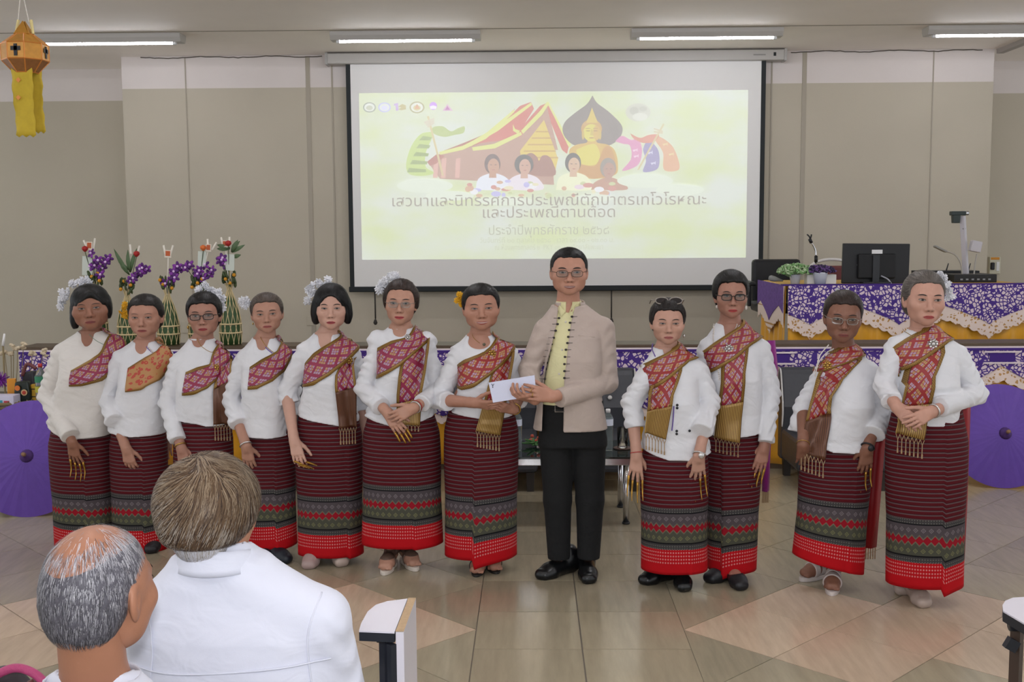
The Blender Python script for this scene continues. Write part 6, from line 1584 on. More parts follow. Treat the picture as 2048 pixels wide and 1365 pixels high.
def ear(u, v, m_, r=.006, dy=-.0):
    def fn(root, d, fld, Y, tow):
        c = P(u, v, Y + dy); m = MB(); m.blob(c, (r, r, r * 1.6), 8); m.build('earring', m_, root, smooth=True)
    return fn
def buttons(pts, r, m_):
    def fn(root, d, fld, Y, tow):
        for u, v in pts:
            c = P(u, v, Y - .12); y = fld.front(np.array([c[0]]), np.array([c[2]]), Y - .4, Y + .2)[0]; c[1] = (Y - .12 if np.isnan(y) else y) - .004
            m = MB(); m.blob(c, (r, .004, r), 10); m.build('button', m_, root, smooth=True)
    return fn
HID = dict(curl=.3)
M_RSTR = mat('red_string', '#a3222a', .7); M_WATCH = mat('watch_black', '#15151a', .4)

woman(dict(Y=6.0, head=(186, 567, 657), fw=68, turn=(16, -4, 2), hair='short', hairc='0e0c0c', face=dict(fat=1.12, jaw=1.12, age=1.1, eye=.75, nose=1.15, brow=.7), lip='7c3a38', fat=1.12,
    sh=((104, 690), (246, 676)), neck=(180, 672), open=('v', .05, .06),
    armL=dict(el=(93, 792, .0), cuff=(141, 873, -.07), wr=(144, 884, -.08), tip=(152, 930, -.11), nails=.095, cr=.048, nd=(.0, -.1, -.4), spread=.5), armR=dict(el=(243, 785, .09), cuff=(236, 850, .08), wr=(233, 872, .07), tip=(230, 915, .07)),
    hem=[(92, 842), (146, 869), (185, 870), (222, 868)], skirt=((101, 222, 872), (112, 224, 1094), (166, 1094)), slope=-.10,
    sash=([(148, 741), (179, 722), (193, 711), (203, 684), (209, 658)], [(146, 771), (170, 770), (205, 761), (235, 722), (244, 684), (236, 662)], 'magenta'), bm='offwhite_cotton',
    feet=[(150, None, -8, 'flat'), (195, None, 8, 'flat')],
    extra=[fl([(119, 612, .03), (126, 597, .03), (132, 582, .03), (145, 570, .03), (158, 563, .03), (172, 561, .03), (124, 605, .04)], seed=11), ear(144, 637, mat('ear_pink', '#c96a6a', .4), .008, .0), nk([(166, 672), (180, 684), (198, 694)], .0015, mat('jade_cord', '#6f8a74', .5))]),
    'stout woman with black chin-length hair and white flowers, leftmost of the standing row', '8f6350')
woman(dict(Y=5.93, head=(293, 587, 672), fw=67, turn=(5, 0, 3), hair='bun', hairc='1b1614', face=dict(age=1.5, eye=.75, fat=.98, brow=.5), lip='8a4442',
    sh=((224, 702), (342, 699)), neck=(288, 690), open=('v', .05, .05),
    armL=dict(el=(213, 795, .02), cuff=(229, 843, -.02), wr=(252, 896, -.07), tip=(264, 945, -.09), cr=.047, curl=.45), armR=dict(el=(343, 800, .10), cuff=(338, 850, .09), wr=(335, 870, .09), tip=(332, 910, .08)),
    hem=[(214, 850), (235, 862), (275, 867), (331, 866)], skirt=((224, 331, 870), (227, 334, 1096), (280, 1096)),
    sash=([(256, 738), (285, 718), (305, 706), (312, 693), (312, 682)], [(256, 783), (285, 779), (312, 763), (331, 724), (342, 699), (332, 688)], 'orange'), piping=[[(257, 678), (275, 692), (295, 709)]],
    feet=[(262, None, -8, 'flat'), (300, None, 8, 'flat')],
    extra=[fl([(247, 612, .05), (246, 625, .05), (250, 634, .05)], M_YFL, .012, 3, 'yellow flower in the hair'), br(315, 720, .018, M_GOLDJ), nk([(286, 698), (299, 713), (313, 731), (321, 747), (322, 758)], .005, M_PEARL, .0105), nk([(316, 700), (323, 716), (323, 740), (321, 757)], .004, M_PEARL, .009)]),
    'grey-templed woman with pearl strings and an orange patterned sash', 'a87b68')
woman(dict(Y=5.84, head=(411, 583, 671), fw=61, turn=(9, -2, 1), hair='bun', hairc='100d0d', face=dict(jaw=.95, fat=.96, eye=.8, age=1.1, hn=.002, hairline=-.004, vol=.003), lip='8c3034', glasses=('full', '1d1412', (.024, .0155)),
    sh=((340, 709), (458, 705)), neck=(401, 684), collar=True, open=('v', .03, .03),
    armL=dict(el=(335, 805, .0), cuff=(355, 881, -.05), wr=(362, 895, -.06), tip=(372, 938, -.09), cr=.043, wear=[('bangle', .01, M_GOLDJ)]), armR=dict(el=(460, 800, .09), cuff=(456, 850, .08), wr=(454, 870, .08), tip=(452, 910, .08)),
    hem=[(352, 833), (375, 838), (405, 842), (425, 847), (458, 848)], skirt=((352, 462, 850), (352, 467, 1116), (410, 1116)),
    sash=([(372, 746), (393, 737), (414, 732), (419, 705), (425, 688)], [(369, 790), (391, 788), (415, 778), (440, 748), (457, 716), (452, 698)], 'magenta'),
    tail=([(425, 765), (425, 800), (425, 851)], [(457, 735), (458, 790), (458, 853)], .30, 'brown'), ntas=6, tas=.085,
    feet=[(392, None, -8, 'flat'), (430, None, 8, 'flat')],
    extra=[fl([(404, 577, .03), (414, 574, .03), (424, 579, .03), (433, 585, .03), (441, 598, .04), (447, 610, .05)], seed=5), br(423, 739, .02, M_GOLDJ), ear(376, 655, M_GOLDJ, .006), nk([(383, 680), (395, 697), (412, 708), (420, 706)], .0014, M_GOLDJ)]),
    'woman in dark-framed glasses with white flowers over her forehead', 'a17564')
woman(dict(Y=5.77, head=(537, 584, 664), fw=60, turn=(11, -3, 2), hair='bun', hairc='4a4039', face=dict(age=1.4, eye=.85, jaw=.97, bun=(-.03, .085, -.07), hairline=.004), lip='944846',
    sh=((471, 702), (579, 695)), neck=(528, 682), open=('v', .05, .06),
    armL=dict(el=(460, 795, .02), cuff=(478, 849, -.02), wr=(492, 892, -.06), tip=(500, 940, -.08), cr=.048, wear=[('bangle', .005, M_SILV)]), armR=dict(el=(584, 780, .09), cuff=(584, 830, .08), wr=(584, 860, .07), tip=(583, 900, .07)),
    hem=[(487, 866), (515, 869), (545, 870), (580, 869)], skirt=((489, 585, 872), (490, 593, 1090), (542, 1090)), slope=.08,
    sash=([(500, 736), (520, 722), (549, 706), (553, 690), (552, 678)], [(500, 778), (520, 776), (544, 764), (563, 742), (579, 706), (574, 686)], 'magenta'), piping=[[(503, 680), (518, 694), (538, 710)], [(572, 820), (569, 845), (567, 868)]],
    feet=[(520, 1132, -10, 'blue'), (582, 1129, 55, 'blue')],
    extra=[fl([(489, 600, .04), (494, 606, .05), (492, 612, .05)], r=.014, seed=8), br(562, 712, .02, M_GOLDJ), nk([(512, 678), (527, 698), (545, 712), (560, 722)], .0016, M_GOLDJ), ear(506, 648, M_GOLDJ, .004)]),
    'grey-haired woman with a small white flower behind her ear and violet-edged blouse', 'a87d6a')
woman(dict(Y=5.68, head=(664, 567, 657), fw=60, turn=(7, 0, 2), hair='bob', hairc='0b0a0b', face=dict(age=.6, eye=.8, fat=1.02, jaw=1.02, vol=.004), lip='963a40',
    sh=((594, 686), (716, 690)), neck=(652, 675), open=('v', .05, .07),
    armL=dict(el=(573, 782, .03), cuff=(580, 807, .02), wr=(588, 880, -.12), tip=(600, 930, -.16), cr=.049, curl=.2, nails=.085, nd=(3.0, -1.6, 1.3)), armR=dict(el=(722, 780, .08), cuff=(728, 820, .07), wr=(730, 860, .06), tip=(729, 905, .05)),
    hem=[(590, 827), (625, 835), (660, 841), (695, 848), (720, 842)], skirt=((594, 719, 846), (597, 725, 1105), (661, 1105)), wrap=-.9, drop=.01,
    sash=([(610, 729), (625, 710), (647, 694), (670, 680), (678, 668)], [(606, 776), (631, 769), (661, 751), (696, 721), (715, 700), (712, 688)], 'magenta'),
    tail=([(670, 752), (671, 780), (678, 857)], [(706, 732), (712, 775), (712, 856)], .42, 'brown'), ntas=6, tas=.085,
    feet=[(614, 1142, -6, 'pink'), (684, 1137, 14, 'nude')],
    extra=[fl([(617, 597, .03), (619, 585, .03), (628, 576, .03), (642, 570, .03), (656, 568, .03)], seed=9), br(692, 725, .021, M_GOLDJ)]),
    'woman with glossy black bobbed hair holding brass fingernails at her side', 'bd9483')
woman(dict(Y=5.58, head=(801, 557, 648), fw=60, turn=(2, 2, 1), hair='fluff', hairc='2b1e18', face=dict(smile=.55, age=.5, eye=.85, hn=.003, hairline=.003), lip='9c3038', glasses=('thin', '9b948c', (.022, .0145)),
    sh=((742, 672), (864, 675)), neck=(801, 664), collar=True, puff=True, open=('v', .03, .02), sr=1.0,
    armL=dict(el=(727, 778, .0), cuff=(762, 814, -.15), wr=(774, 824, -.18), tip=(804, 868, -.22), cr=.045, curl=.35, nails=.02), armR=dict(el=(877, 778, .0), cuff=(843, 808, -.16), wr=(829, 816, -.20), tip=(785, 838, -.235), cr=.043, curl=.35, wear=[('string', .02, M_RSTR), ('bangle', .008, M_SILV)]),
    hem=[(722, 826), (750, 836), (782, 844), (822, 844), (850, 836), (880, 824)], skirt=((733, 873, 846), (723, 884, 1084), (803, 1084)), drop=.005,
    sash=([(754, 699), (781, 685), (812, 677), (818, 668), (822, 658)], [(753, 761), (780, 746), (803, 731), (830, 707), (856, 685), (852, 672)], 'magenta'),
    tail=([(800, 735), (794, 790), (793, 848)], [(858, 690), (851, 745), (842, 795), (840, 852)], .68, 'gold'), tas=.03,
    feet=[(768, 1152, -6, 'wedge'), (832, 1144, 24, 'wedge')],
    extra=[fl([(757, 580, .03), (761, 570, .03), (770, 560, .03), (781, 553, .03), (793, 551, .03)], seed=12, r=.015), br(812, 678, .016, M_SILV)]),
    'smiling woman in rimless glasses and puff-sleeved blouse with folded hands', 'b08470')
woman(dict(Y=5.52, head=(964, 566, 659), fw=68, turn=(4, -2, 1), hair='bun', hairc='120f0e', face=dict(smile=1.0, fat=1.12, jaw=1.05, eye=.7, nose=1.1, age=.5), lip='8c3e3c',
    sh=((901, 690), (1035, 694)), neck=(958, 680), open=('round', .072, .045), fat=1.05,
    armL=dict(el=(876, 800, -.02), cuff=(896, 803, -.10), wr=(948, 806, -.22), tip=(990, 814, -.27), cr=.047, curl=.30, dors=(0, -.75, -.6), tc=.1), armR=dict(el=(1040, 785, .0), cuff=(1036, 803, -.06), wr=(1028, 820, -.19), tip=(985, 812, -.285), cr=.043, curl=.35, dors=(0, -.8, -.5), tc=.1, wear=[('bangle', .008, M_GOLDJ)]),
    hem=[(886, 818), (925, 825), (958, 830), (1000, 832), (1032, 828)], skirt=((893, 1033, 835), (889, 1032, 1108), (961, 1108)), wrap=-1.75, drop=.05,
    sash=([(910, 737), (930, 723), (968, 707), (980, 696), (996, 672)], [(901, 777), (925, 781), (952, 772), (985, 748), (1018, 719), (1035, 694), (1028, 684)], 'red'),
    tail=([(980, 756), (966, 810), (952, 861)], [(1028, 716), (1012, 810), (1001, 872)], .52, 'gold'), ntas=8, tas=.08,
    feet=[(952, 1155, -6, 'sandal'), (993, 1149, 14, 'sandal')],
    extra=[fl([(921, 594, .03), (920, 603, .03), (924, 609, .03)], M_YFL, .012, 4, 'yellow flower in the hair'), br(983, 711, .02, M_GOLDJ), buttons([(967, 692)], .008, mat('button_bronze', '#55503f', .4)), nk([(940, 668), (946, 680), (958, 690)], .0013, M_GOLDJ)]),
    'smiling woman in a red sash holding the white envelope', 'a97a66')
woman(dict(Y=5.26, head=(1334, 596, 686), fw=63, turn=(-2, 1, 3), hair='bun', hairc='17110f', face=dict(age=1.1, eye=.7, fat=1.05, vol=.002, hn=.003), lip='96504e',
    sh=((1283, 722), (1414, 724)), neck=(1335, 702), open=('v', .05, .06, .012),
    armL=dict(el=(1263, 805, .0), cuff=(1271, 855, -.02), wr=(1273, 908, -.06), tip=(1271, 955, -.08), cr=.047, nails=.095, nd=(-.02, -.1, -.4), spread=.6, wear=[('string', .005, M_RSTR)]), armR=dict(el=(1420, 805, .0), cuff=(1402, 863, -.04), wr=(1398, 911, -.08), tip=(1396, 958, -.10), cr=.049, nails=.10, nd=(.1, -.1, -.4), spread=.8, wear=[('watch', .005, M_SILV)]),
    hem=[(1280, 895), (1305, 904), (1332, 912), (1380, 913), (1425, 900)], skirt=((1284, 1412, 908), (1283, 1414, 1137), (1348, 1137)), drop=.0,
    sash=([(1286, 740), (1311, 724), (1338, 708), (1356, 697), (1366, 690)], [(1290, 795), (1319, 775), (1349, 753), (1382, 727), (1413, 722), (1400, 708)], 'red'), piping=[[(1347, 812), (1346, 838), (1344, 862)], [(1313, 694), (1311, 706), (1315, 718)]],
    tail=([(1299, 788), (1295, 823), (1290, 868)], [(1368, 744), (1347, 790), (1341, 823), (1332, 880)], .55, 'gold'), tas=.075,
    feet=[(1280, 1172, -58, 'boot'), (1370, 1188, 0, 'boot')],
    extra=[buttons([(1353, 809), (1353, 815), (1353, 862), (1353, 868), (1379, 862)], .0065, M_BLACK), nk([(1313, 735), (1316, 745), (1319, 756)], .0035, mat('bead_blue', '#8a8fae', .3), .008, 'bead_brooch'), ear(1368, 672, M_SILV, .006)]),
    'short woman with sunglasses pushed up on her hair', 'b48a78')
woman(dict(Y=5.38, head=(1461, 541, 634), fw=61, turn=(-3, 0, 2), hair='bun', hairc='0e0c0b', face=dict(age=1.1, eye=.8, vol=.005, hn=.002, jaw=.98), lip='9a3032', glasses=('browline', '15110f', (.0235, .015)),
    sh=((1400, 678), (1539, 681)), neck=(1462, 654), open=('v', .05, .10, -.01),
    armL=dict(el=(1402, 780, .08), cuff=(1407, 840, .09), wr=(1409, 870, .08), tip=(1411, 910, .08)), armR=dict(el=(1541, 785, .0), cuff=(1532, 885, -.02), wr=(1529, 893, -.03), tip=(1518, 940, -.05), cr=.036, nails=.07, nd=(-.15, -.1, -.3)),
    hem=[(1420, 868), (1470, 867), (1500, 864), (1524, 858)], skirt=((1414, 1523, 868), (1416, 1512, 1137), (1465, 1137)), wrap=-2.1, drop=.035,
    sash=([(1408, 710), (1431, 691), (1460, 670), (1483, 655), (1492, 648)], [(1425, 750), (1447, 734), (1474, 718), (1509, 692), (1538, 679), (1526, 668)], 'crimson'),
    tail=([(1444, 738), (1441, 774), (1436, 823), (1431, 878)], [(1502, 702), (1490, 747), (1486, 804), (1479, 886)], .58, 'gold'), tas=.07,
    backtail=([(1545, 682), (1551, 740), (1545, 800), (1536, 900), (1533, 985)], 15, '8a1a7a'),
    feet=[(1410, 1168, -62, 'flat'), (1486, 1185, 8, 'flat')],
    extra=[br(1462, 701, .022, M_SILV), nk([(1439, 655), (1433, 680), (1434, 715), (1439, 745), (1440, 762)], .0045, M_PEARL, .0095), nk([(1481, 652), (1467, 682), (1452, 714), (1441, 738)], .003, M_PEARL, .007), ear(1492, 616, M_PEARL, .007), ear(1434, 614, M_PEARL, .006)]),
    'tall woman in black-topped glasses with a long pearl string', 'a07362')
woman(dict(Y=5.20, head=(1682, 580, 681), fw=68, turn=(-10, 3, 6), hair='bun', hairc='271a15', face=dict(age=1.3, eye=.8, nose=1.1, fat=1.02), lip='7a3e3a', glasses=('thin', 'a39b94', (.0225, .0145)),
    sh=((1634, 728), (1760, 727)), neck=(1692, 708), open=('v', .05, .06, -.02), fat=1.15,
    armL=dict(el=(1608, 815, .03), cuff=(1600, 864, .02), wr=(1606, 890, -.01), tip=(1606, 930, -.03), cr=.052, wear=[('string', .005, M_GOLDJ)]), armR=dict(el=(1764, 812, .0), cuff=(1746, 869, -.03), wr=(1735, 896, -.06), tip=(1729, 948, -.08), cr=.052, nails=.085, nd=(.05, -.1, -.35), spread=.4, wear=[('watch', .005, M_WATCH)]),
    hem=[(1592, 866), (1620, 884), (1650, 895), (1690, 897), (1740, 893)], skirt=((1612, 1742, 898), (1586, 1726, 1126), (1660, 1126)), slope=-.27, drop=.0,
    sash=([(1620, 743), (1644, 724), (1666, 716), (1692, 700), (1706, 690)], [(1609, 772), (1641, 756), (1682, 738), (1721, 722), (1753, 716), (1744, 706)], 'red'),
    tail=([(1637, 766), (1624, 810), (1613, 858), (1604, 907)], [(1738, 722), (1690, 760), (1667, 795), (1663, 836), (1648, 920)], .60, 'brown'), tas=.085,
    backtail=([(1773, 765), (1770, 850), (1758, 900), (1750, 1000), (1742, 1098)], 30, '8e0f18'),
    feet=[(1602, 1164, -60, 'slide'), (1663, 1193, -18, 'slide')],
    extra=[fl([(1668, 584, .05), (1680, 580, .06), (1692, 580, .06)], seed=6, r=.010, n=4), br(1658, 733, .02, M_GOLDJ), nk([(1668, 694), (1650, 716), (1644, 740), (1640, 758)], .003, M_PEARL), nk([(1708, 688), (1680, 706), (1660, 724), (1642, 756)], .003, M_PEARL), ear(1718, 652, M_GOLDJ, .006, .03)]),
    'dark-skinned woman in thin glasses with a black wristwatch and white cord necklace', '7f5746')
woman(dict(Y=5.02, head=(1844, 541, 649), fw=72, turn=(-3, 2, 2), hair='bun', hairc='57504b', face=dict(age=.5, eye=.95, hairline=.006, brow=1.1), lip='9e4040',
    sh=((1776, 675), (1936, 692)), neck=(1849, 672), open=('round', .055, .045),
    armL=dict(el=(1770, 770, .0), cuff=(1784, 803, -.12), wr=(1792, 813, -.16), tip=(1836, 856, -.215), cr=.043, curl=.3), armR=dict(el=(1954, 788, .0), cuff=(1880, 814, -.15), wr=(1866, 823, -.19), tip=(1812, 852, -.235), cr=.044, curl=.25, wear=[('bangle', .005, M_SILV)]),
    hem=[(1774, 818), (1800, 836), (1840, 845), (1880, 847), (1920, 846)], skirt=((1776, 1930, 850), (1773, 1923, 1164), (1850, 1164)), wrap=-1.35, drop=.035,
    sash=([(1786, 714), (1805, 694), (1837, 675), (1862, 661), (1876, 652)], [(1783, 758), (1818, 743), (1863, 715), (1908, 688), (1932, 684), (1918, 672)], 'red'),
    tail=([(1818, 747), (1808, 794), (1793, 868)], [(1900, 708), (1870, 753), (1862, 800), (1848, 881)], .60, 'gold'), tas=.085,
    backtail=([(1936, 720), (1932, 850), (1927, 1000), (1921, 1125)], 26, '8e0f18'),
    feet=[(1803, 1194, -25, 'nude'), (1852, 1220, 0, 'nude')],
    extra=[fl([(1880, 549, .04), (1887, 558, .04), (1892, 570, .04), (1896, 584, .05), (1897, 596, .06)], seed=7, r=.012), br(1878, 692, .024, M_SILV), nk([(1828, 664), (1836, 674), (1848, 680)], .0013, M_GOLDJ)]),
    'grey-haired woman with white flowers and folded hands, rightmost of the standing row', 'ba8d7b')
# ================================================================== the man in the collarless jacket
def man():
    Y = 5.45; s = F_PX / Y; px = lambda u, v, dy=0.0: P(u, v, Y + dy)
    base = np.array([px(1147, 1150)[0], Y, 0]); root = thing('person', base, 'tall man in a beige collarless jacket and yellow shirt handing over the envelope', 'person')
    d = dict(Y=Y, head=(1138, 494, 588), fw=70, turn=(0, 0, 2), hair='man', hairc='0d0c0c', face=dict(jaw=1.12, fat=1.02, age=.5, eye=.85, smile=.75, nose=1.1, brow=1.3, hairline=.006, vol=-.001), glasses=('thin', '4a3f38', (.0235, .016)))
    body = Body(); hf, tow, hk = make_head(body, root, d, s)
    SL, SR = px(1072, 640), px(1224, 637); nk_ = px(1136, 612); cx = (SL[0] + SR[0]) / 2; zs = (SL[2] + SR[2]) / 2; hw = (SR[0] - SL[0]) / 2
    zh = px(1140, 857)[2]; hl, hr = px(1066, 857)[0], px(1215, 857)[0]; hc, hx = (hl + hr) / 2, (hr - hl) / 2
    rings = [(zh, hc, Y, hx, .125), (zs - .38, hc, Y, hx * .84, .120), (zs - .20, cx, Y - .01, hw * .75, .125), (zs - .09, cx, Y, hw * .74, .108), (zs - .01, cx, Y + .012, hw * .66, .075), (zs + .05, nk_[0], Y + .02, hw * .32, .062)]
    def torso(o=0.0, lo=None):
        f = Field(); f.add(s_loft([(z, x, y, a + o, b + o) for z, x, y, a, b in rings]))
        for S, q in ((SL, 1), (SR, -1)): f.add(s_cone((nk_[0] - q * .02, Y + .02, nk_[2] - .012), S + np.array([q * .055, .012, -.052]), .055 + o, .052 + o), .045)
        return f
    # neck
    nf = torso(-.02); top = tow((0, .022, -.055)); nf.add(s_cone(top, (nk_[0], Y + .028, nk_[2] - .02), .053 * hk, .060), .03); V, Q = nf.mesh(.005, lo=(-99, -99, zs - .14), hi=(99, 99, top[2] + .02)); body.add(V, Q, 0)
    # shirt
    sf = torso(-.014); stand_c = None
    sf.sub(s_cone((nk_[0], Y + .03, nk_[2] - .02), (nk_[0], Y - .005, nk_[2] + .10), .060, .076), .004); sf.sub(s_cone((nk_[0] + .01, Y - .06, nk_[2] + .02), (nk_[0] + .004, Y - .115, nk_[2] - .045), .03, .006), .004)
    zb = px(1110, 806)[2]; sf.cut(lambda p: zb - p[..., 2]); V, Q = sf.mesh(.0048); M_SH = cloth_mat('yellow_shirt', '#d8d2a2', .7, wr=.25); sh = obj('shirt', V, Q, M_SH, root); stand_collar('shirt_collar', sh, (nk_[0] + .004, Y + .024, nk_[2] - .026), .068, .060, .048, M_SH, gap=.25)
    for s_, pts in ((1, [(1119, 611), (1131, 625), (1122, 635), (1115, 621)]), (-1, [(1158, 604), (1146, 618), (1137, 631), (1146, 606)])):
        P3 = []
        for u, v in pts: q = px(u, v, -.08); y = sf.front(np.array([q[0]]), np.array([q[2]]), Y - .3, Y + .1)[0]; q[1] = (Y - .05 if np.isnan(y) else y) - .006; P3.append(q)
        m = MB(); m.prism(P3, (0, .004, 0)); m.build('collar_flap', M_SH, sh)
    for u, v in ((1132, 646), (1124, 700), (1118, 748)):
        q = px(u, v, -.1); y = sf.front(np.array([q[0]]), np.array([q[2]]), Y - .3, Y + .1)[0]; q[1] = y - .002; m = MB(); m.blob(q, (.0055, .003, .0055), 8); m.build('button', M_PEARL, sh, smooth=True)
    # jacket
    jf = torso(); sl = Field(); jf.cut(lambda p: zh - p[..., 2])
    arms = dict(L=dict(el=(1058, 740, .02), cuff=(1066, 792, -.16), wr=(1070, 800, -.20), tip=(1046, 794, -.25), curl=.55, dors=(-.3, -.6, -.6), tc=.3), R=dict(el=(1214, 765, .0), cuff=(1119, 797, -.20), wr=(1107, 794, -.225), tip=(1068, 787, -.265), curl=.30, dors=(0, -1, .15), tc=.3))
    for sd, S, q in (('L', SL, 1), ('R', SR, -1)):
        a = arms[sd]; J = S + np.array([q * .05, .014, -.058]); el, cu, wr, tip = (px(*a[k_]) for k_ in ('el', 'cuff', 'wr', 'tip'))
        sl.add(s_cone(J, el, .064, .052), .010); sl.add(s_sleeve(el, cu, .052, .043), .015)
        pr, tips = hand_prims(wr, tip, a['dors'], -q, 1.05, a['curl'], .05, a['tc']); f = Field(); f.add(s_cone(el, wr, .036, .027))
        for pa, pb, ra, rb, kk in pr: f.add(s_cone(pa, pb, ra, rb), kk)
        V, Q = f.mesh(.0036); body.add(V, Q, 0); f2 = Field(); f2.add(s_cone(J, el, .04, .036)); V, Q = f2.mesh(.012); body.add(V, Q, 0)
        if sd == 'R':
            for t_ in (.45, .8):
                c = tips[1 if t_ < .6 else 2][0] - tips[1 if t_ < .6 else 2][1] * .055; m = MB(); m.tube([c + np.array([.004 * math.sin(x) * .4, -.0095 * math.cos(x), .0105 * math.sin(x)]) for x in np.linspace(0, 6.283, 14, endpoint=False)], .002, 5, closed=True); m.build('ring', M_GOLDJ, root, smooth=True)
    lz = np.array([px(1140, v)[2] for v in (857, 810, 753, 722, 684, 646, 609, 590)]); lx_ = np.array([px(u, 700)[0] for u in (1083, 1085, 1088, 1094, 1104, 1113, 1117, 1117)]); rx_ = np.array([px(u, 700)[0] for u in (1125, 1126, 1127, 1131, 1135, 1141, 1150, 1167)])
    jf.sub(s_cone((nk_[0], Y + .026, nk_[2] - .02), (nk_[0], Y + .0, nk_[2] + .10), .069, .085), .004)
    for op in sl.ops: jf.ops.append(op)
    def opening(p): z = p[..., 2]; return np.maximum(np.maximum(np.interp(z, lz, lx_) - p[..., 0], p[..., 0] - np.interp(z, lz, rx_)), np.maximum(p[..., 1] - (Y + .0), (Y - .17) - p[..., 1]))
    jf.sub((opening, np.array([lx_.min() - .02, Y - .19, zh - .05]), np.array([rx_.max() + .02, Y + .02, lz.max() + .05])), .002)
    for op in sl.ops[2:]: jf.ops.append(op)             # the right forearm crosses in front of the opening
    V, Q = jf.mesh(.0048); fold = noise3(V * [1, 1, .5], 20, 4) * .0025 + np.clip((np.abs(V[:, 0] - cx) - hw * .72) / .05, 0, 1) * .0045 * np.sin(V[:, 2] * 85 + 4 * np.sin(V[:, 0] * 24 + V[:, 1] * 20)) + noise3(V, 55, 5) * .0008; V = V + np.stack([0 * fold, fold, 0 * fold], 1)
    jk = obj('jacket', V, Q, cloth_mat('beige_linen', '#b5a59b', .85, 300), root)
    stand_collar('collar', jk, (nk_[0] + .012, Y + .028, nk_[2] - .022), .078, .070, .040, MATS['beige_linen'], gap=.75)
    M_TOG = mat('toggle_dark', '#2a2224', .4)
    for side, col in ((-1, [(1117, 638), (1114, 650), (1110, 663), (1106, 677), (1102, 690), (1099, 703), (1096, 716), (1093, 730), (1091, 743), (1088, 757)]), (1, [(1146, 635), (1142, 647), (1140, 661), (1138, 674), (1136, 686), (1133, 699), (1131, 713), (1130, 727), (1130, 741), (1130, 755)])):
        for u, v in col:
            q = px(u + side * -1.5, v, -.1); y = jf.front(np.array([q[0] + side * .012]), np.array([q[2]]), Y - .3, Y + .1)[0]; q[1] = (Y - .12 if np.isnan(y) else y) - .003
            m = MB(); m.blob(q, (.007, .004, .006), 8); m.tube([q, q + [side * .026, .003, 0]], .0011, 5); m.build('toggle', M_TOG, jk, smooth=True)
    c = [px(u, v, -.1) for u, v in ((1157, 671), (1190, 675))]
    for q in c: q[1] = jf.front(np.array([q[0]]), np.array([q[2]]), Y - .3, Y + .1)[0] - .002
    m = MB(); m.tube(c, .0025, 5); m.build('pocket_welt', MATS['beige_linen'], jk)
    # trousers, belt, shoes
    tf = Field(); wz = px(1140, 800)[2]; wl, wr_ = px(1083, 815)[0], px(1208, 815)[0]
    tf.add(s_loft([(px(1140, 890)[2], (wl + wr_) / 2, Y, (wr_ - wl) / 2 + .012, .115), (wz, (wl + wr_) / 2, Y, (wr_ - wl) / 2 - .004, .108)]))
    for us, dy in (((1113, 1115, 1118), -.02), ((1177, 1180, 1177), -.03)):
        a, b, c = px(us[0], 880, 0), px(us[1], 1000, -.02), px(us[2], 1117, dy); tf.add(s_cone(a, b, .088, .070), .02); tf.add(s_sleeve(b, c, .070, .056), .015)
    V, Q = tf.mesh(.0065); V = V + (noise3(V * [1, 1, .6], 22, 2) * .003)[:, None] * np.array([0, 1.0, 0]); tr = obj('trousers', V, Q, cloth_mat('black_trousers', '#060709', .9, sheen=0.0), root)
    bz = px(1140, 815)[2]; m = MB(); a_ = np.linspace(0, 6.283, 40, endpoint=False); xr_ = (wr_ - wl) / 2 - .012
    m.tube([( (wl + wr_) / 2 + xr_ * math.cos(q), Y + .108 * math.sin(q), bz) for q in a_], .013, 6, closed=True); bl = m.build('belt', mat('belt_black', '#0c0c0e', .35), root, smooth=True)
    q = px(1119, 817, -.125); m = MB(); m.tube([q + np.array([x, -.012, z]) for x, z in ((-.022, -.016), (.022, -.016), (.022, .016), (-.022, .016))], .0025, 5, closed=True); m.build('buckle', M_SILV, bl)
    foot(body, root, 1076, 1162, -48, 'dress', 1.15, Y0=Y); foot(body, root, 1179, 1171, 2, 'dress', 1.15, Y0=Y)
    core = Field(); core.add(s_loft([(px(1140, 880)[2], cx, Y, .12, .07), (zs - .15, cx, Y, hw * .6, .07), (zs - .03, cx, Y, hw * .4, .05)])); [core.add(s_cone(px(us[0], 850), px(us[1], 1110), .06, .04), .02) for us in ((1113, 1118), (1177, 1177))]; V, Q = core.mesh(.016); body.add(V, Q, 0)
    body.build('body', [skin_mat('b3836e'), lipm('7d4a44'), mat('brow_dark', '#2a1d18', .7), M_EYEW, M_IRIS, mat('teeth', '#d6cdc2', .3)], root)
man()
YE = 5.205
ev = [P(u, v, YE) for u, v in ((977, 766), (1069, 751), (1073, 792), (986, 806))]
en = thing('envelope', np.mean(ev, 0), 'white envelope with small crest held by the man and the smiling woman', 'envelope')
m = MB(); m.prism(ev, (0, .003, 0)); m.build('envelope_body', mat('envelope_paper', '#d3d6ea', .6), en)
fo = (ev[0] + ev[1]) / 2 * .55 + (ev[2] + ev[3]) / 2 * .45
m = MB(); m.tube([ev[0] + [0, .0045, 0], fo + [0, .0045, 0], ev[1] + [0, .0045, 0]], .0012, 4); m.build('flap_edge', mat('envelope_fold', '#b9bccb', .6), en)
c = P(985.5, 772, YE) + [0, -.0008, 0]
m = MB()
for s_ in (-1, 1): m.prism([c + np.array(p) * [s_, 1, 1] for p in ((0, 0, -.004), (.008, 0, .010), (.004, 0, .009), (.0015, 0, .004), (0, 0, .006))], (0, .0006, 0))
m.prism([c + np.array(p) for p in ((-.003, 0, -.004), (.003, 0, -.004), (.002, 0, -.009), (0, 0, -.011), (-.002, 0, -.009))], (0, .0006, 0))
m.build('crest', mat('crest_ink', '#4b505e', .6), en)
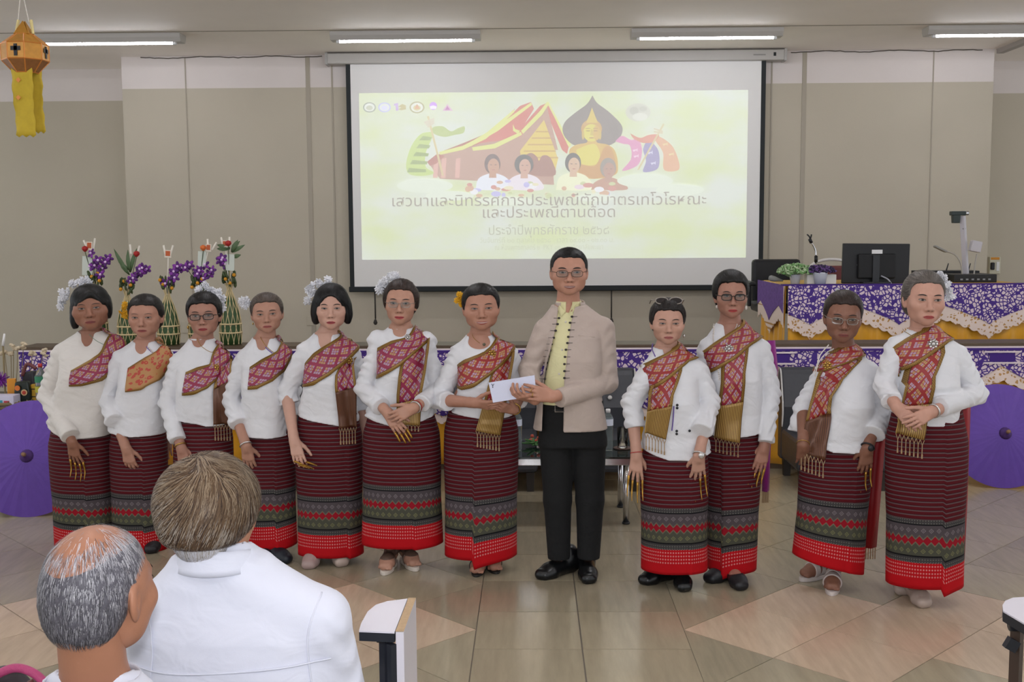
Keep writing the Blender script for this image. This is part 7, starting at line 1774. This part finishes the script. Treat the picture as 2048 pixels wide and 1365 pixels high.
# sunglasses pushed up on the short woman's hair
Ys = 5.26 - .06; so = [o for o in bpy.data.objects if o.get('label', '').startswith('short woman')][0]
m = MB(); le = []
for s_ in (-1, 1):
    c = P(1338 + s_ * 14, 602, Ys); a_ = np.linspace(0, 6.283, 22, endpoint=False); L = np.stack([c[0] + .030 * np.cos(a_), c[1] + .004 + .010 * np.sin(a_), c[2] + .015 * np.sin(a_)], 1); le.append(L); m.tube(L, .0028, 6, closed=True)
    m.tube([c + np.array([s_ * .030, .004, .002]), c + np.array([s_ * .045, .06, .0]), c + np.array([s_ * .045, .12, -.02])], .0025, 6)
c = P(1338, 603, Ys); m.tube([c + np.array([-.008, 0, 0]), c + np.array([.008, 0, 0])], .0025, 6)
go = m.build('sunglasses', mat('sunglass_frame', '#8f877f', .3, metal=.4), so, smooth=True)
for L in le:
    V = np.concatenate([L, L + [0, .0015, 0]]); n = len(L); obj('lens', V, [tuple(range(n)), tuple(range(2 * n - 1, n - 1, -1))] + [(i, n + i, n + (i + 1) % n, (i + 1) % n) for i in range(n)], mat('dark_lens', '#2c2829', .1), go, smooth=False)
# ================================================================== two seated listeners, seen from behind
def listener(Y, chinpx, k, yaw, pitch, label, sh, nkpx, bodyfn, skin, tilt=0.0):
    px = lambda u, v, dy=0.0: P(u, v, Y + dy); base = np.array([px(nkpx[0], 1300)[0], Y, 0]); root = thing('person', base, label, 'person')
    R_ = roty(math.radians(tilt)) @ rotz(math.radians(yaw)) @ rotx(math.radians(pitch)); C = px(*chinpx); M3 = R_ * k; tow = lambda p: np.asarray(p) @ M3.T + C
    f = head_field(dict(jaw=1.05)); body = Body(); V, Q = f.mesh(.003); body.add(tow(V), Q, 0)
    for V, Q, m in face_parts(f, {}): body.add(tow(V), Q, m)
    (ul, vl), (ur, vr) = sh; SL, SR = px(ul, vl), px(ur, vr); nk_ = px(*nkpx); cx = (SL[0] + SR[0]) / 2; zs = (SL[2] + SR[2]) / 2; hw = (SR[0] - SL[0]) / 2
    rings = [(.47, cx, Y + .04, hw * .86, .13), (zs - .42, cx, Y + .02, hw * .88, .13), (zs - .20, cx, Y, hw * .90, .125), (zs - .09, cx, Y, hw * .86, .11), (zs - .01, cx, Y, hw * .68, .08), (zs + .06, nk_[0], Y + .0, hw * .34, .066)]
    def torso(o=0.0):
        ff = Field(); ff.add(s_loft([(z, x, y, a + o, b + o) for z, x, y, a, b in rings]))
        for S, q in ((SL, 1), (SR, -1)): ff.add(s_cone((nk_[0] - q * .02, Y, nk_[2] - .01), S + np.array([q * .06, .0, -.062]), .058 + o, .060 + o), .05)
        return ff
    top = tow((0, .03, -.05)); nf = torso(-.022); nf.add(s_cone(top, (nk_[0], Y + .006, nk_[2] - .05), .055, .058), .03); V, Q = nf.mesh(.006, lo=(-99, -99, zs - .1), hi=(99, 99, top[2] + .03)); body.add(V, Q, 0)
    sf = torso(); sl = Field()
    for S, q in ((SL, 1), (SR, -1)):
        J = S + np.array([q * .06, .0, -.066]); el = J + np.array([-q * .05, .06, -.27]); wr = el + np.array([q * .06, .24, -.02]); sl.add(s_cone(J, el, .070, .058), .03); sl.add(s_sleeve(el, el + (wr - el) * .85, .058, .046), .02)
        pr, tips = hand_prims(wr, wr + np.array([q * .03, .1, -.05]), (0, .2, 1), q, 1.05, .3); fh = Field(); fh.add(s_cone(el, wr, .038, .028))
        for pa, pb, ra, rb, kk in pr: fh.add(s_cone(pa, pb, ra, rb), kk)
        V, Q = fh.mesh(.005); body.add(V, Q, 0)
    sf.sub(s_cone((nk_[0], Y + .012, nk_[2] - .01), (nk_[0], Y + .035, nk_[2] + .09), .0635, .075), .008)
    for op in sl.ops: sf.ops.append(op)
    V, Q = sf.mesh(.0075)
    fold = noise3(V * [1, 1, .7], 14, 3) * .003 + noise3(V * [1, 1, 2.2], 30, 8) * .0015 + np.clip((np.abs(V[:, 0] - cx) - hw * .75) / .06, 0, 1) * .004 * np.sin(V[:, 2] * 75 + 3 * np.sin(V[:, 0] * 20 + V[:, 1] * 22))
    V = V + fold[:, None] * np.array([.3, -1, 0])[None]; shirt = obj('shirt', V, Q, cloth_mat('white_shirt', '#d7d9e6', .75, 320, .15), root)
    stand_collar('collar', shirt, (nk_[0], Y + .0, nk_[2] - .030), .098, .080, .044, MATS['white_shirt'], gap=.2, lean=-.010, flip=-1)
    # seams: yoke and armholes
    m = MB(); yk = zs - .15; xs = np.linspace(cx - hw * .9, cx + hw * .9, 40); zz = yk + .012 * np.sin((xs - cx) * 5); ys = sf.front(xs, zz, Y - .5, Y + .3); m.tube(np.stack([xs, np.where(np.isnan(ys), Y, ys) - .001, zz], 1), .0022, 5)
    m.build('yoke_seam', MATS['white_shirt'], shirt, smooth=True)
    for S, q in ((SL, 1), (SR, -1)):
        pts = curve([S + np.array([q * .055, -.02, -.006]), S + np.array([q * .075, -.07, -.10]), S + np.array([q * .065, -.08, -.22])], 20); pts = sf.snap(pts, .001, 5); m = MB(); m.tube(pts, .0022, 5); m.build('sleeve_seam', MATS['white_shirt'], shirt, smooth=True)
    # seated legs
    tf = Field(); hz = .53
    for q in (-1, 1):
        h, kn, an = np.array([cx + q * .09, Y + .03, hz]), np.array([cx + q * .12, Y + .46, .50]), np.array([cx + q * .12, Y + .44, .11]); tf.add(s_cone(h, kn, .095, .070), .04); tf.add(s_cone(kn, an, .068, .055), .03)
        so = Field(); so.add(s_cone(an + [0, -.03, -.06], an + [0, .15, -.07], .045, .036)); so.cut(lambda p: .0 - p[..., 2]); V, Q = so.mesh(.008); obj('shoe', V, Q, mat('shoe_dress', '#0e0f11', .28), root)
    V, Q = tf.mesh(.010); obj('trousers', V, Q, cloth_mat('grey_trousers', '#34353c', .8), root)
    bodyfn(root, f, tow, body)
    body.build('body', [skin_mat(skin), lipm('7d4a44'), mat('brow_dark', '#2a1d18', .7), M_EYEW, M_IRIS, mat('teeth', '#d6cdc2', .3)], root)
def bald_hair(root, f, tow, body):
    M = [mat('strand_dark', '#3b3a3e', .5), mat('strand_grey', '#85838a', .45), mat('strand_white', '#c3c1c6', .4)]
    # cropped hair cap round the sides and nape, open over the crown
    cap = Field(); cap.add(s_ell((0, .012, .030), (.0755, .0945, .084))); cap.add(s_ell((0, .048, -.018), (.066, .058, .070)), .03)
    cap.sub(s_ell((0, .035, .112), (.064, .105, .072)), .01); cap.sub(s_ell((0, -.10, -.01), (.075, .10, .10)), .01); cap.cut(lambda p: -.056 - p[..., 2] - .25 * np.abs(p[..., 0])); V, Q = cap.mesh(.0035)
    V = V + .0012 * np.stack([noise3(V, 160, 1), noise3(V, 170, 2), noise3(V, 150, 3)], -1); obj('hair', tow(V), Q, hair_mat('54525a', (40, 40, 8)), root)
    full = Field(); full.add(s_ell((0, .012, .030), (.0745, .0935, .0835))); full.add(s_ell((0, .048, -.018), (.065, .057, .069)), .03)
    wh = np.array([0, .02, .115])
    def mask(p):
        face = (p[:, 1] < -.03) & (p[:, 2] < .06); bald = ((p[:, 0] / .05) ** 2 + ((p[:, 1] - .035) / .085) ** 2 < 1) & (p[:, 2] > .05); low = p[:, 2] < -.06
        inner = ((p[:, 0] / .036) ** 2 + ((p[:, 1] - .02) / .06) ** 2 < 1) & (p[:, 2] > .05); w = np.where(inner, .08, np.where(bald, .4, 1.0)); return np.where(face | low, 0.0, w)
    def pick(p, g): r = g.random(len(p)) + np.clip((p[:, 2] - .0) * 4, -.28, .42); return np.where(r < .45, 0, np.where(r < .85, 1, 2))
    strands(full, tow, root, 10500, mask, lambda p: (p - wh) * np.array([.5, .6, 1.0]) + np.array([0, 0, -.05]), lambda p: .016 + .10 * np.clip(p[:, 2], 0, .12) * .25, M, pick, .00042, .0025)
def brown_hair(root, f, tow, body):
    h = Field(); h.add(s_ell((-.002, .016, .036), (.092, .108, .100))); h.add(s_ell((0, .055, -.005), (.084, .068, .078)), .04); h.add(s_ell((-.045, .02, .03), (.055, .09, .075)), .03); h.add(s_ell((.05, .01, .045), (.048, .09, .06)), .03)
    h.sub(s_ell((0, -.115, -.02), (.082, .095, .095)), .012); h.sub(s_ell((0, -.02, -.10), (.13, .085, .078)), .012)
    h.cut(lambda p: -.048 - p[..., 2], .01)
    V, Q = h.mesh(.0038); V = V + .0022 * np.stack([noise3(V * [2, 1, 1], 60, 1), noise3(V, 55, 2), noise3(V * [2, 1, 1], 50, 3)], -1); obj('hair', tow(V), Q, hair_mat('4a3a2e', (50, 50, 9)), root)
    nape = Field(); nape.add(s_ell((0, .047, -.045), (.063, .048, .052))); nape.sub(s_ell((0, -.03, -.06), (.12, .075, .10)), .01); nape.cut(lambda p: np.maximum(-.088 - p[..., 2] + .3 * np.abs(p[..., 0]), p[..., 2] + .02)); V, Q = nape.mesh(.0035)
    obj('nape_hair', tow(V), Q, hair_mat('9a9690', (60, 60, 10), .25), root)
    M = [mat('strand_brown', '#65503c', .5, spec=.25), mat('strand_light', '#94826c', .5, spec=.25), mat('strand_ash', '#a0968a', .5, spec=.25), mat('strand_deep', '#42332a', .5, spec=.25), mat('strand_white', '#c3c1c6', .4)]
    wh = np.array([-.03, .045, .128])
    def mask(p): return np.where((p[:, 1] < -.04) & (p[:, 2] < .05), .05, 1.0)
    def pick(p, g):
        r = g.random(len(p)); ash = .5 * (1 + noise3(p, 32, 5)); up = np.clip((p[:, 2] - .02) / .08, 0, 1)
        return np.where(r < .30 - .15 * up, 3, np.where(r < .60, 0, np.where(r < .60 + .28 * up + .05, 1, np.where(ash > .5, 2, 0))))
    def comb(p): return (p - wh) * np.array([1.0, .8, 1.0]) + np.cross(p - wh, [0, .35, .25]) + .045 * np.stack([noise3(p, 40, 1), noise3(p, 40, 2), noise3(p, 40, 3)], -1)
    strands(h, tow, root, 9000, mask, comb, lambda p: .055 + 0 * p[:, 0], M, pick, .0008, .006, seed=5)
    def pick2(p, g): return np.where(g.random(len(p)) < .7, 4, 2)
    strands(nape, tow, root, 2600, lambda p: 1.0 + 0 * p[:, 0], lambda p: np.array([0, .2, -1.0]) + 0 * p, lambda p: .022 + 0 * p[:, 0], M, pick2, .0007, .003, 'nape_strands', 6)
listener(2.48, (425, 1028), 1.07, 162, 0, 'listener with thick brown-grey hair in a white shirt, back to the camera', ((262, 1178), (690, 1186)), (436, 1106), brown_hair, 'a9795f')
listener(1.88, (200, 1182), 1.05, 164, 0, 'balding grey-haired listener, back to the camera at lower left', ((-80, 1480), (470, 1480)), (190, 1366), bald_hair, 'a5735a')

# ---- lecture chairs with writing tablets
M_TABW = mat('tablet_white', '#d5d1da', .25, spec=.6); M_TABE = mat('tablet_edge', '#1d2129', .4); M_CHIP = mat('chipboard', '#b59a78', .8, noise=.2, nscale=120); M_STEEL = mat('chair_steel', '#23262e', .35); M_SEATP = mat('chair_seat', '#2c3140', .5)
def lecture_chair(xc, Y, label, tabfn):
    t = thing('lecture_chair', (xc, Y, 0), label, 'chair', 'lecture chairs of the audience')
    m = MB(); m.box((xc, Y + .1, .43), (.44, .42, .04)); m.build('seat', M_SEATP, t, bevel=.015)
    m = MB(); m.box((xc, Y - .14, .575), (.43, .03, .20), rot=rotx(.14)); m.build('backrest', M_SEATP, t, bevel=.012)
    for s in (-1, 1):
        m = MB(); m.tube([(xc + s * .20, Y + .28, 0), (xc + s * .20, Y + .26, .41)], .012, 8); m.build('leg', M_STEEL, t, smooth=True)
        m = MB(); m.tube([(xc + s * .20, Y - .16, 0), (xc + s * .20, Y - .11, .42), (xc + s * .20, Y - .13, .64)], .012, 8); m.build('leg', M_STEEL, t, smooth=True)
    tabfn(t)
def tab_folded(t):
    z = .76; q = lambda u, v, h=z: G(u, v, h)
    top = [q(*p) for p in ((718, 1262), (722, 1248), (735, 1224), (752, 1210), (775, 1203), (815, 1198), (789, 1265))]
    m = MB(); m.prism(top, (0, 0, -.004)); m.build('tablet', M_TABW, t)
    m = MB(); m.prism([p - [0, 0, .004] for p in top], (0, 0, -.022)); m.build('tablet_edge', M_TABE, t)
    a, b = q(817, 1198), q(791, 1265); n = unit(np.cross(b - a, [0, 0, 1.0])); n = n if n[0] > 0 else -n; w = .020
    m = MB(); m.prism([a, b, b + n * w, a + n * w], (0, 0, -.36)); m.build('folded_panel', M_TABW, t, bevel=.001)
    m = MB(); m.prism([a + [0, 0, .001], b + [0, 0, .001], b + n * w + [0, 0, .001], a + n * w + [0, 0, .001]], (0, 0, .0015)); m.build('chipboard_edge', M_CHIP, t)
    m = MB(); c = q(768, 1272, .72); m.tube([c + np.array([0, .02, .0]), c + np.array([0, .02, -.40])], .016, 4); m.build('tablet_post', M_STEEL, t)
    m = MB(); c2 = b + n * (-.010); m.tube([c2 - [0, 0, .03], c2 - [0, 0, .36]], .012, 4); m.build('panel_rail', M_TABE, t)
    m = MB(); m.tube([c + np.array([-.02, .02, -.005]), c + np.array([.02, .02, -.005])], .020, 12); m.build('hinge', M_STEEL, t, smooth=True)
    m = MB(); e = np.array([c[0], c[1] + .02, c[2] - .40]); m.tube([e, np.array([e[0] - .06, 2.6, .41])], .014, 8); m.build('arm_support', M_STEEL, t, smooth=True)
def tab_open(t):
    z = .76; q = lambda u, v, h=z: G(u, v, h); top = [q(*p) for p in ((2006, 1222), (2005, 1211), (2011, 1202), (2026, 1196), (2060, 1194), (2130, 1196), (2150, 1240), (2110, 1290), (2048, 1247))]
    m = MB(); m.prism(top, (0, 0, -.004)); m.build('tablet', M_TABW, t); m = MB(); m.prism([p - [0, 0, .004] for p in top], (0, 0, -.024)); m.build('tablet_edge', M_TABE, t)
    c = q(2052, 1262, .70); m = MB(); m.tube([c + [0, .05, .03], c + [0, .05, -.36]], .018, 4); m.build('tablet_post', mat('post_brown', '#4a3a30', .5), t)
    m = MB(); m.tube([c + np.array([-.025, .04, -.0]), c + np.array([.02, .04, -.0])], .016, 10); m.build('hinge', M_STEEL, t, smooth=True)
    m = MB(); m.box(c + np.array([-.02, .035, -.05]), (.03, .02, .03), rot=roty(.5)); m.build('clamp', M_STEEL, t)
    m = MB(); e = c + np.array([0, .05, -.36]); m.tube([e, np.array([e[0] - .06, 2.55, .41])], .014, 8); m.build('arm_support', M_STEEL, t, smooth=True)
lecture_chair(-.70, 2.52, 'lecture chair with folded white writing tablet beside the brown-haired listener', tab_folded)
lecture_chair(1.02, 2.40, 'empty lecture chair with white writing tablet cut by the right edge', tab_open)
lecture_chair(-.73, 1.92, 'lecture chair under the balding listener', lambda t: None)
# ---- handbag with pink handle, lower left, standing on the next chair
lecture_chair(-1.17, 1.96, 'lecture chair carrying the dark handbag at the lower left', lambda t: None)
Yb = 2.06; q = lambda u, v: P(u, v, Yb); zseat = .451
c = q(30, 1340); xb = c[0] - .03
bg_ = thing('handbag', (xb, Yb, zseat), 'dark handbag with a pink wrapped handle at the lower left corner', 'bag')
f = Field(); f.add(s_ell((xb, Yb + .02, c[2] - .20), (.085, .06, .20))); f.add(s_ell((xb, Yb + .02, zseat + .06), (.12, .08, .10)), .08); f.cut(lambda p: zseat - p[..., 2]); V, Qd = f.mesh(.008); obj('bag_body', V, Qd, mat('bag_dark', '#2e262a', .5), bg_)
m = MB(); m.tube(curve([q(-24, 1400), q(-6, 1352), q(28, 1329), q(58, 1326), q(88, 1340), q(103, 1362), q(100, 1410)], 40) + np.array([0, -.03, 0]), .0085, 10); m.build('pink_handle', mat('handle_pink', '#b04270', .5, bump=.3, bscale=150), bg_, smooth=True)
m = MB(); m.tube(curve([q(66, 1374), q(76, 1361), q(84, 1357)], 8) + np.array([0, -.03, 0]), .012, 8); m.build('leather_tab', mat('tab_brown', '#6d4038', .5), bg_, smooth=True)
m = MB(); m.tube(curve([q(24, 1340), q(42, 1350), q(54, 1368)], 12) + np.array([0, -.065, 0]), .002, 5); m.build('plastic_strip', mat('strip_clear', '#b9b2bb', .2), bg_, smooth=True)
bpy.context.view_layer.update()
